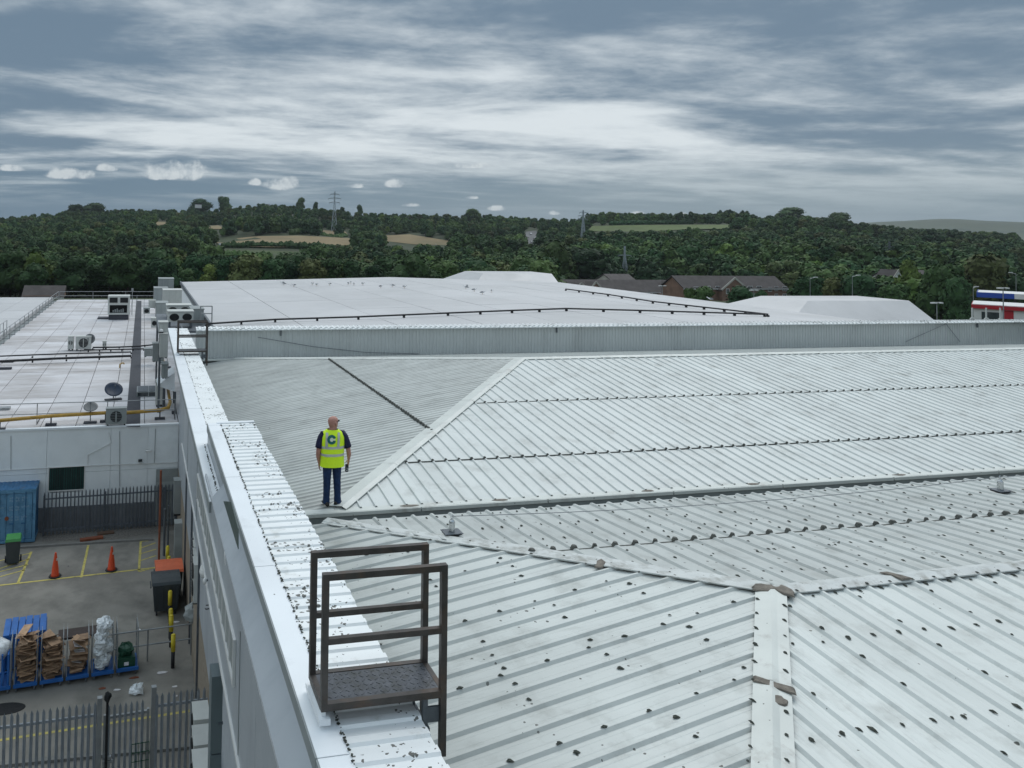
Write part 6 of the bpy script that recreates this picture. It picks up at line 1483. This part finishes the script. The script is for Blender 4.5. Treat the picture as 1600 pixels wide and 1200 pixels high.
g = MB(); g.tube((W3*.5+.02, -.06, 1.15), (W3*.5+.02, -.03, 1.15), .09, 10); link('lock_box', g.mesh('lock_box', M_['rust']), CT)
# palisade fences
def pale_mesh(h, w=.07, m='fence', d=.025):
    g = MB(); pr = [(-w/2, 0), (-w*.28, -d), (0, -d*.4), (w*.28, -d), (w/2, 0)];
    for (xa, ya), (xb, yb) in zip(pr[:-1], pr[1:]):
        ta = h-.10*abs(xa)/(w/2); tb = h-.10*abs(xb)/(w/2); g.quad((xa, ya, 0), (xb, yb, 0), (xb, yb, tb), (xa, ya, ta)); g.quad((xb, yb+.003, 0), (xa, ya+.003, 0), (xa, ya+.003, ta), (xb, yb+.003, tb))
    return g.mesh('pale', M_[m])
def palisade(A, B, h, label, m='galvd', sp=.155, rails=(.28, -.28), name='palisade_fence', z0=ZG, posts=2.7, wd=.07, gap=.06):
    A = V((A.x, A.y, z0)); B = V((B.x, B.y, z0)); d = B-A; L = d.length; t = thing(name, tuple(A), label, 'fence' if 'gate' not in name else 'gate', None, atan2(d.y, d.x)); pm = pale_mesh(h, wd, m); n = int(L/sp)
    for k in range(n+1): o = link('pale', pm, t, (k*sp+.03, -.04, gap)); o.rotation_euler = (0, random.uniform(-.006, .006), 0)
    for zr in rails: zz = zr if zr > 0 else h+zr; g = MB(); g.box((0, -.036, zz-.03), (L, .006, zz+.03)); g.box((0, .007, zz-.03), (L, .012, zz-.0)); link('rail', g.mesh('rail', M_[m]), t)
    k = 0
    while k*posts < L+.1: g = MB(); g.box((k*posts-.03, .014, 0), (k*posts+.05, .10, h-.15)); link('post', g.mesh('post', M_[m]), t); k += 1
    return t
random.seed(9)
palisade(Gd(67, 838), Gd(293, 819), 1.95, 'grey palisade fence in front of the white building wall', 'fenceb', .165, wd=.06)
F0, F1, F2, F3 = AZ(-25, 1119, ZG+2.45), AZ(152, 1096, ZG+2.45), AZ(243, 1083, ZG+2.45), AZ(326, 1072, ZG+2.45)
palisade(F0, F1, 2.42, 'grey palisade fence at the bottom left, left of the gate', 'fence', .148, wd=.075)
palisade(F2, F3, 2.42, 'short grey palisade fence between the gate and the brick wall', 'fence', .148, wd=.075)
def gate():
    A = V((F1.x+.16, F1.y, ZG)); B = V((F2.x-.14, F2.y, ZG)); d = B-A; L = d.length; t = thing('palisade_gate', tuple(A), 'grey palisade gate with square posts and lock at the bottom left', 'gate', None, atan2(d.y, d.x)); pm = pale_mesh(2.3, .07)
    n = int((L-.1)/.135)
    for k in range(n): link('pale', pm, t, (.12+k*.135, -.05, .08))
    g = MB(); g.box((0, -.02, .12), (.06, .04, 2.1)); g.box((L-.06, -.02, .12), (L, .04, 2.1)); g.box((.061, -.02, 2.0), (L-.061, .04, 2.06)); g.box((.061, -.02, .2), (L-.061, .04, .26)); link('frame', g.mesh('frame', M_['galv']), t)
    for x, h in ((-.10, 2.55), (L+.10, 2.62)): g = MB(); g.box((x-.06, -.06, 0), (x+.06, .06, h)); link('gate_post', g.mesh('gate_post', M_['galv']), t)
    g = MB(); g.box((.0, -.12, 1.0), (.26, -.055, 1.06)); g.box((.04, -.12, .86), (.18, -.055, .99)); g.box((.04, -.12, 1.08), (.20, -.055, 1.16)); link('lock', g.mesh('lock', M_['galv']), t)
    g = MB()
    for q_ in range(6): g.box((L*.62+q_*.084, -.08, .25), (L*.62+q_*.084+.012, -.07, 1.35)); g.box((L*.62, -.081, .25+q_*.215), (L*.62+.432, -.071, .265+q_*.215))
    link('mesh_panel', g.mesh('mesh_panel', M_['greend']), t)
gate()
p = AZ(168, 1090, ZG+2.6); g = MB(); lump(g, (p.x, p.y, ZG+2.62), (.09, .09, .12), 8, 6, .2); g.tube((p.x, p.y, ZG+.2), (p.x, p.y, ZG+2.55), .03, 6); single(g, 'gate_bolt_cover', M_['dark'], 'dark post with a round cap beside the left gate post', 'post', (p.x, p.y, ZG))
# traffic cones
def cone(x, y, label):
    P = Gd(x, y); t = thing('traffic_cone', tuple(P), label, 'traffic cone', 'traffic cones in the parking bays', random.uniform(0, 1)); k = .86
    g = MB(); g.prism(ragged(0, 0, .25, .25, 8, 0), 0, .05); link('base', g.mesh('base', M_['black']), t)
    g = MB(); g.loft([[(r*cos(i*pi/8), r*sin(i*pi/8), z) for i in range(16)] for r, z in ((.175, .05), (.15, .10), (.118, .42), (.112, .45), (.085, .62), (.035, .95), (.032, .96))]); link('cone', g.mesh('cone', M_['cone'], smooth=True), t)
    g = MB(); g.loft([[(r*cos(i*pi/8), r*sin(i*pi/8), z) for i in range(16)] for r, z in ((.083, .66), (.060, .80))], cap=False);
    g = MB(); g.obox((.0, -.078, .70), (.06, .012, .09)); link('label_patch', g.mesh('label_patch', M_['coney']), t)
cone(86, 901, 'orange traffic cone in the left parking bay'); cone(174, 891, 'orange traffic cone in the right parking bay')
# wheelie bin with bright green lid
P = Gd(20, 880); t = thing('wheelie_bin', tuple(P), 'small two wheeled bin with bright green lid beside the container', 'bin', None, .1)
g = MB(); g.loft([[(-.24, -.22, .08), (.24, -.22, .08), (.24, .22, .08), (-.24, .22, .08)], [(-.29, -.30, 1.0), (.29, -.30, 1.0), (.29, .30, 1.0), (-.29, .30, 1.0)]]); part(g, 'body', M_['binG'], t, local=True)
g = MB(); g.loft([[(-.31, -.33, 1.005), (.31, -.33, 1.005), (.31, .33, 1.005), (-.31, .33, 1.005)], [(-.28, -.28, 1.10), (.28, -.28, 1.10), (.28, .30, 1.12), (-.28, .30, 1.12)]]); g.bar(V((-.25, .36, 1.05)), V((.25, .36, 1.05)), .05, .05); part(g, 'lid', M_['green'], t, local=True)
for s in (-1, 1): g = MB(); g.tube((s*.27, .2, .12), (s*.33, .2, .12), .13, 12); part(g, 'wheel', M_['black'], t, local=True)
# four wheeled bins
def bin4(x, y, lidm, label, bm='binG', w=.98):
    P = Gd(x, y); t = thing('waste_bin', tuple(P), label, 'bin', None, .03); d = .95
    g = MB(); g.loft([[(-w/2+.08, 0, .18), (w/2-.08, 0, .18), (w/2-.08, d-.05, .18), (-w/2+.08, d-.05, .18)], [(-w/2, -.06, 1.12), (w/2, -.06, 1.12), (w/2, d, 1.12), (-w/2, d, 1.12)]]); part(g, 'body', M_[bm], t, local=True)
    g = MB(); rs = []
    for k in range(7): a = pi*k/6; rs.append([(-w/2-.03, d/2-(d/2+.08)*cos(a), 1.125+.16*sin(a)), (w/2+.03, d/2-(d/2+.08)*cos(a), 1.125+.16*sin(a))])
    for r0, r1 in zip(rs[:-1], rs[1:]): g.quad(r0[0], r0[1], r1[1], r1[0])
    g.f.append(tuple(range(0, 0))) if 0 else None
    g.quad(*[r[0] for r in rs][::-1]); g.quad(*[r[1] for r in rs]); part(g, 'lid', M_[lidm], t, local=True)
    for k in range(4): g = MB(); g.box((-w/2+.1+k*(w-.2)/3-.02, -.085, .3), (-w/2+.1+k*(w-.2)/3+.02, -.062, 1.05)); part(g, 'rib', M_[bm], t, local=True)
    for sx in (-1, 1):
        for yy in (.10, d-.15): g = MB(); g.tube((sx*(w/2-.16)-.03, yy, .09), (sx*(w/2-.16)+.03, yy, .09), .09, 10); part(g, 'castor', M_['black'], t, local=True)
    g = MB(); g.tube((-w/2-.06, .1, 1.0), (-w/2-.06, .6, 1.0), .025, 6); part(g, 'handle', M_[bm], t, local=True)
bin4(259, 962, 'binG', 'dark grey four wheeled waste bin with grey lid beside the brick wall')
bin4(264, 941, 'orange', 'dark grey four wheeled waste bin with orange lid behind the grey lidded one')
# bollards
def bollard(x, ytop, h, label):
    P = AZ(x, ytop, ZG+h); t = thing('bollard', (P.x, P.y, ZG), label, 'bollard', 'yellow topped bollards by the bins')
    g = MB(); g.tube((0, 0, 0), (0, 0, h*.52), .062, 12); part(g, 'post', M_['black'], t, True, True)
    g = MB(); g.tube((0, 0, h*.5), (0, 0, h-.02), .075, 12); g.tube((0, 0, h-.02), (0, 0, h), .075, 12, .05); part(g, 'sleeve', M_['yellowb'], t, True, True)
for a_ in ((266, 923, 1.0, 'yellow topped black bollard standing nearest the grey bin'), (267, 951, 1.0, 'second yellow topped bollard from the grey bin'), (268, 961, 1.05, 'yellow topped bollard just before the one by the handrail'), (271, 991, 1.05, 'yellow topped bollard nearest the camera at the handrail'),
           (262, 853, 1.0, 'yellow bollard far back beside the brown pole'), (264, 869, .8, 'short yellow bollard behind the orange lid')): bollard(*a_)
# brown scaffold pole and steel posts by the far corner
def post_thing(x, yt, yb, r, m, nm, label, cat='post'):
    b = Gd(x, yb); top = AY(x, yt, b.y).z; g = MB(); g.tube(b, (b.x, b.y, top), r, 8); return single(g, nm, m, label, cat, tuple(b), smooth=False)
post_thing(248, 735, 882, .05, M_['rust'], 'brown_pole', 'tall rusty brown pole standing at the end of the striped bay', 'pole')
for (x, w, yt, yb, lb) in ((256, .09, 795, 868, 'left leg of the dark steel stand near the corner'), (262, .07, 790, 862, 'right leg of the dark steel stand near the corner')): post_thing(x, yt, yb, w*.6, M_['galvd'], 'steel_leg', lb, 'post')
def gbox(x0, x1, yt, yb, d, m, nm, label, cat, z=ZG, Y=None, lid=None, parts=True):
    c = AZ((x0+x1)/2, yb, z) if Y is None else AY((x0+x1)/2, yb, Y); a, b = AY(x0, yb, c.y), AY(x1, yb, c.y); h = AY((x0+x1)/2, yt, c.y).z-c.z
    t = thing(nm, (a.x, c.y, c.z), label, cat); w = b.x-a.x; g = MB(); g.box((0, 0, .08), (w, d, h-.03)); part(g, 'casing', M_[m], t, local=True)
    g = MB(); g.box((-.012, -.012, h-.029), (w+.012, d+.012, h)); part(g, 'top', M_[lid or m], t, local=True)
    g = MB(); g.box((.03, .02, -.0), (w-.03, .08, .079)); g.box((.03, d-.08, 0), (w-.03, d-.02, .079)); part(g, 'feet', M_['dark'], t, local=True)
    for k in range(3): g = MB(); g.box((.02, -.012, .12+k*(h-.2)/3), (w-.02, -.002, .1+(k+1)*(h-.2)/3-.03)); part(g, 'front_panel', M_[m], t, local=True)
    return t
gbox(271, 285, 751, 806, .5, 'acg', 'wall_cabinet', 'upper grey cabinet hung on the wall near the white corner', 'cabinet', Y=33.2)
gbox(272, 285, 818, 876, .5, 'acg', 'tall_cabinet', 'lower grey cabinet standing near the white corner', 'cabinet', Y=31.5)
# air conditioners on the brick wall, four behind and three before
def wall_ac(Pz, x0, x1, ytops, w, d, h, labels_, grp, far_y, pitch):
    for k, lb in enumerate(labels_):
        a = AZ(x0, ytops[k], Pz);
        t = thing('air_conditioner', (a.x, a.y, Pz-h), lb, 'air conditioner', grp)
        g = MB(); g.box((0, 0, 0), (w, d, h-.02)); part(g, 'casing', M_['ac'], t, local=True); g = MB(); g.box((-.01, -.01, h-.019), (w+.01, d+.01, h)); part(g, 'lid', M_['ac'], t, local=True)
        for q in range(2):
            cz = h*(.27+.46*q); r = min(h*.2, d*.4); g = MB(); g.loft([[(-.004, d/2+r*cos(i*pi/7), cz+r*sin(i*pi/7)) for i in range(14)], [(-.03, d/2+r*.9*cos(i*pi/7), cz+r*.9*sin(i*pi/7)) for i in range(14)]]); part(g, 'fan_grille', M_['dark'], t, local=True)
            g = MB(); g.loft([[(-.06, d/2+r*1.02*cos(i*pi/7), cz+r*1.02*sin(i*pi/7)) for i in range(14)], [(-.06, d/2+r*.85*cos(i*pi/7), cz+r*.85*sin(i*pi/7)) for i in range(14)]], cap=False); part(g, 'guard_ring', M_['galv'], t, local=True)
        g = MB(); g.bar(V((w+.0, .1, -.04)), V((1.86-a.x, .1, -.04)), .05, .06); g.bar(V((0, .1, -.04)), V((w, .1, -.04)), .05, .06); g.bar(V((0, d-.1, -.04)), V((1.86-a.x, d-.1, -.04)), .05, .06); part(g, 'bracket', M_['dark'], t, local=True)
        g = MB(); g.path([V((w, d*.5, h*.3)), V((w+.15, d*.5, h*.25)), V((w+.18, d*.5, -.6))], .03, 6); part(g, 'hose', M_['black'], t, local=True)
wall_ac(-10.1, 303.5, 322, (883, 869, 856, 843), .36, .62, 1.14, ('nearest white air conditioner of the upper four on the brick wall', 'second nearest white air conditioner of the upper four', 'third white air conditioner of the upper four on the brick wall', 'farthest white air conditioner of the upper four'), 'upper row of wall air conditioners', 0, .8)
wall_ac(-11.1, 303, 325, (1125, 1165, 1206), .36, .66, 1.2, ('farthest white air conditioner of the lower three', 'middle white air conditioner of the lower three beside the duct', 'nearest white air conditioner of the lower three at the bottom edge'), 'lower row of wall air conditioners', 0, .7)
p = AZ(302, 952, ZG+1.6); g = MB(); lump(g, (p.x, p.y, ZG+1.5), (.26, .3, .3), 10, 7, .3); single(g, 'wrapped_bundle', M_['acg'], 'grey wrapped bundle under the upper air conditioners', 'bundle')
for (x0, x1, yt, yb, lb) in ((294, 308, 972, 997, 'upper rusty brown panel leaning on the brick wall'), (302, 314, 1010, 1028, 'lower rusty brown panel leaning on the brick wall')):
    a = Gd(x0, yb); b = Gd(x1, yb); zt = AY(x0, yt, a.y).z; g = MB(); g.bar(V((a.x+.1, a.y, ZG)), V((a.x+.1, a.y, ZG)+V((0, 0, 0))+V((.25, 0, zt-ZG))), .3, .05) if 0 else g.obox(((a.x+b.x)/2, a.y, (ZG+zt)/2), (b.x-a.x, .05, zt-ZG)); single(g, 'rusty_board', M_['rust'], lb, 'panel')
for (y, z, lb) in ((20.3, -9.2, 'white rounded box on the brick wall below the cladding'),):
    g = MB(); lump(g, (1.78, y, z), (.10, .22, .16), 8, 6, .05); single(g, 'wall_box', M_['whitef'], lb, 'box')
# handrail barrier
A, B = Gd(160, 1043), Gd(318, 1020); A = V((A.x, A.y, ZG)); B = V((1.84, A.y+(1.84-A.x)*(B.y-A.y)/(B.x-A.x), ZG))
guard('hand_rail', [A, B], 1.0, 'galvanised two bar handrail running from the roll cages to the brick wall', 1.25, (1.0, .52), False, .026)
# roll cages
def cage_proto(loc, rz, label):
    t = thing('roll_cage', loc, label, 'roll cage', 'row of roll cages on blue bases', rz); w, d, h = .68, .80, 1.42
    g = MB(); g.box((0, 0, .16), (w, .05, .26)); g.box((0, d-.05, .16), (w, d, .26)); g.box((0, .05, .16), (.05, d-.05, .26)); g.box((w-.05, .05, .16), (w, d-.05, .26)); g.box((.051, .051, .19), (w-.051, d-.051, .215)); link('base', g.mesh('base', M_['blue']), t)
    for s in (0, 1):
        x = .02+s*(w-.04); fr = link('side_frame', MB().path([V((x, .03, .26)), V((x, .03, h-.08)), V((x, .09, h)), V((x, d-.09, h)), V((x, d-.03, h-.08)), V((x, d-.03, .26))], .014, 6).mesh('side_frame', M_['galv']), t)
        g = MB()
        for k in range(1, 5): g.tube((x, .03+k*(d-.06)/5, .26), (x, .03+k*(d-.06)/5, h), .005, 4, caps=False)
        for k in range(1, 6): g.tube((x, .03, .26+k*.25), (x, d-.03, .26+k*.25), .006, 4, caps=False)
        o = link('wires', g.mesh('wires', M_['galv']), fr); o['kind'] = 'stuff'
    for cx in (.08, w-.08):
        for cy in (.10, d-.10): g = MB(); g.tube((cx-.02, cy, .065), (cx+.02, cy, .065), .065, 10); g.box((cx-.03, cy-.03, .11), (cx+.03, cy+.03, .159)); link('castor', g.mesh('castor', M_['galvd']), t)
    return t
E0 = Gd(218, 1054); E1 = Gd(0, 1088); rowd = V((E1.x-E0.x, E1.y-E0.y, 0)).normalized(); rz = atan2(-rowd.y, -rowd.x)
S0 = V((E0.x, E0.y, ZG)); cgl = ['nearly empty roll cage at the right end holding a green crate', 'roll cage filled with clear plastic bags', 'roll cage of cardboard topped with white and green packaging', 'roll cage of flattened cardboard with red and brown boxes', 'roll cage of flattened brown cardboard boxes, taller stack', 'roll cage at the far left with folded blue bases']
cages = []; C0 = None
for k in range(6):
    P = S0+rowd*(.755*(k+1)-.04)
    if C0 is None: C0 = cage_proto(tuple(P), rz, cgl[0]); cages.append(C0)
    else: cages.append(dup(C0, tuple(P), rz, cgl[k], None))
def inside_pt(k, u, v, z): return V(cages[k].location)+Matrix.Rotation(rz, 3, 'Z') @ V((u, v, z))
cm = [MB().obox((0, 0, 0), (.56, .62, .018)).mesh('cardboard_sheet', M_['card']), MB().obox((0, 0, 0), (.5, .5, .05)).mesh('cardboard_sheet', M_['card']), MB().obox((0, 0, 0), (.36, .5, .015)).mesh('cardboard_sheet', M_['card']), MB().obox((0, 0, 0), (.3, .34, .02)).mesh('paper_sheet', M_['cardd'])]
reds = MB().obox((0, 0, 0), (.22, .26, .05)).mesh('red_carton', M_['red']); grn = MB().obox((0, 0, 0), (.18, .2, .04)).mesh('green_packet', M_['green'])
for k, top, lb, tp in ((4, 1.12, 'tall stack of flattened brown cardboard in the roll cage', 0), (3, .98, 'stack of flattened cardboard with red cartons in the roll cage', 1), (2, .84, 'stack of cardboard topped with white paper in the roll cage', 2)):
    t = thing('cardboard_stack', tuple(inside_pt(k, .34, .40, .22)), lb, 'cardboard', None, rz); z = .02
    while z < top:
        mi = random.choices((0, 1, 2), (6, 2, 3))[0]; me = cm[mi]
        if tp == 2 and z > top-.25 and random.random() < .75: me = cm[3]
        if tp == 2 and z < .5 and random.random() < .3: me = cm[3]
        if tp == 1 and z > top-.3 and random.random() < .35: me = reds
        if tp == 2 and z > top-.2 and random.random() < .35: me = grn
        o = link(me.name.split('.')[0], me, t, (random.uniform(-.04, .04), random.uniform(-.06, .06), z)); o.rotation_euler = (random.uniform(-.16, .16), random.uniform(-.30, .30), random.uniform(-.4, .4)); o.scale = (random.uniform(.75, 1.12), random.uniform(.75, 1.15), 1); z += random.uniform(.022, .045) if mi != 1 else .055
    for j in range(6 if tp == 0 else 3): o = link('cardboard_sheet', cm[2], t, (random.uniform(-.12, .12), random.uniform(-.2, .15), z+.04+.03*j)); o.rotation_euler = (random.uniform(-.5, .5), random.uniform(-.6, .6), random.uniform(0, 3))
t = thing('bag_pile', tuple(inside_pt(1, .34, .40, .22)), 'tall pile of clear plastic bags in the roll cage', 'plastic bags', None, rz)
for j in range(15): g = MB(); lump(g, (0, 0, 0), (random.uniform(.16, .25), random.uniform(.18, .27), random.uniform(.13, .2)), 11, 8, .28); o = link('plastic_bag', g.mesh('plastic_bag', M_['bag']), t, (random.uniform(-.12, .14)*(1 if j < 9 else .4), random.uniform(-.16, .16), .12+j*.085))
t = thing('green_crate', tuple(inside_pt(0, .3, .42, .22)), 'dark green crate with crumpled green sheet in the last roll cage', 'crate', None, rz)
g = MB(); g.box((-.26, -.3, 0), (.28, .3, .28)); part(g, 'crate', M_['greend'], t, local=True); g = MB(); lump(g, (0, .0, .42), (.24, .28, .16), 12, 7, .3); part(g, 'crumpled_sheet', M_['greend'], t, local=True); g = MB(); g.box((-.06, -.31, .06), (.08, -.301, .16)); part(g, 'paper_tag', M_['cardd'], t, local=True)
t = thing('white_sack', tuple(inside_pt(5, .30, .42, .98)), 'bulging white sack on top at the left edge of the photo', 'sack'); g = MB(); lump(g, (0, 0, .2), (.34, .34, .30), 12, 8, .12); part(g, 'sack', M_['bag'], t, True, True)
t = thing('folded_blue_bases', tuple(inside_pt(5, .34, .40, .22)), 'upright blue frames stored in the leftmost roll cage', 'frames', None, rz)
for j in range(4): g = MB(); x = -.28+j*.17; g.box((x, -.36, 0), (x+.05, -.30, .95)); g.box((x, .30, 0), (x+.05, .36, .95)); g.box((x, -.299, .85), (x+.05, .299, .95)); g.box((x, -.299, .0), (x+.05, .299, .10)); part(g, 'blue_frame', M_['blue'], t, local=True)
# dark board lying on the third cage, blue lidded box behind the row
p = inside_pt(2, .1, 1.0, .95); g = MB(); g.obox((p.x+.25, p.y+.2, p.z), (1.25, .55, .06), rz); single(g, 'dark_board', mat('dark_board', (.05, .035, .03), .7), 'dark brown board lying behind the white topped roll cage', 'board')
P = Gd(52, 1048); t = thing('blue_crate_stack', (P.x-.95, P.y, ZG), 'large blue plastic box with ribbed lid behind the cardboard cages', 'box', None, rz)
w, d, h = 1.3, 1.0, 1.22
g = MB(); g.box((0, 0, .1), (w, d, h-.12)); part(g, 'body', M_['blue'], t, local=True)
for k in range(6): g = MB(); g.box((.01+k*w/6, -.03, h-.11), ((k+1)*w/6-.02, d+.03, h-.04+.02*(k % 2))); part(g, 'lid_slat', M_['blue'], t, local=True)
for k in range(5): g = MB(); g.box((.05+k*.27, -.03, .15), (.10+k*.27, -.002, h-.15)); part(g, 'rib', M_['blue'], t, local=True)
g = MB(); g.box((.0, 0, 0), (.1, d, .099)); g.box((w-.1, 0, 0), (w, d, .099)); part(g, 'feet', M_['black'], t, local=True)
# front yard ground beyond the gate
g = MB(); a_, b_ = Gd(-10, 1198), Gd(330, 1165); g.bar(V((a_.x, a_.y, ZG+.03)), V((b_.x, b_.y, ZG+.03)), .14, .09); structure(g, 'front_kerb', M_['kerb'])
# ------------------------------------------------------------------ air between here and the far hills
g = MB(); g.box((-5600, -5600, -70), (5600, 5600, 190)); hz = link('haze', g.mesh('haze', None)); tag(hz, kind='stuff')
m = bpy.data.materials.new('haze_air'); m.use_nodes = True; nt = m.node_tree; nt.nodes.clear()
v = nt.nodes.new('ShaderNodeVolumePrincipled'); v.inputs['Color'].default_value = (.82, .88, .95, 1); v.inputs['Density'].default_value = .00007; v.inputs['Anisotropy'].default_value = 0
o = nt.nodes.new('ShaderNodeOutputMaterial'); nt.links.new(v.outputs[0], o.inputs['Volume']); hz.data.materials.append(m)
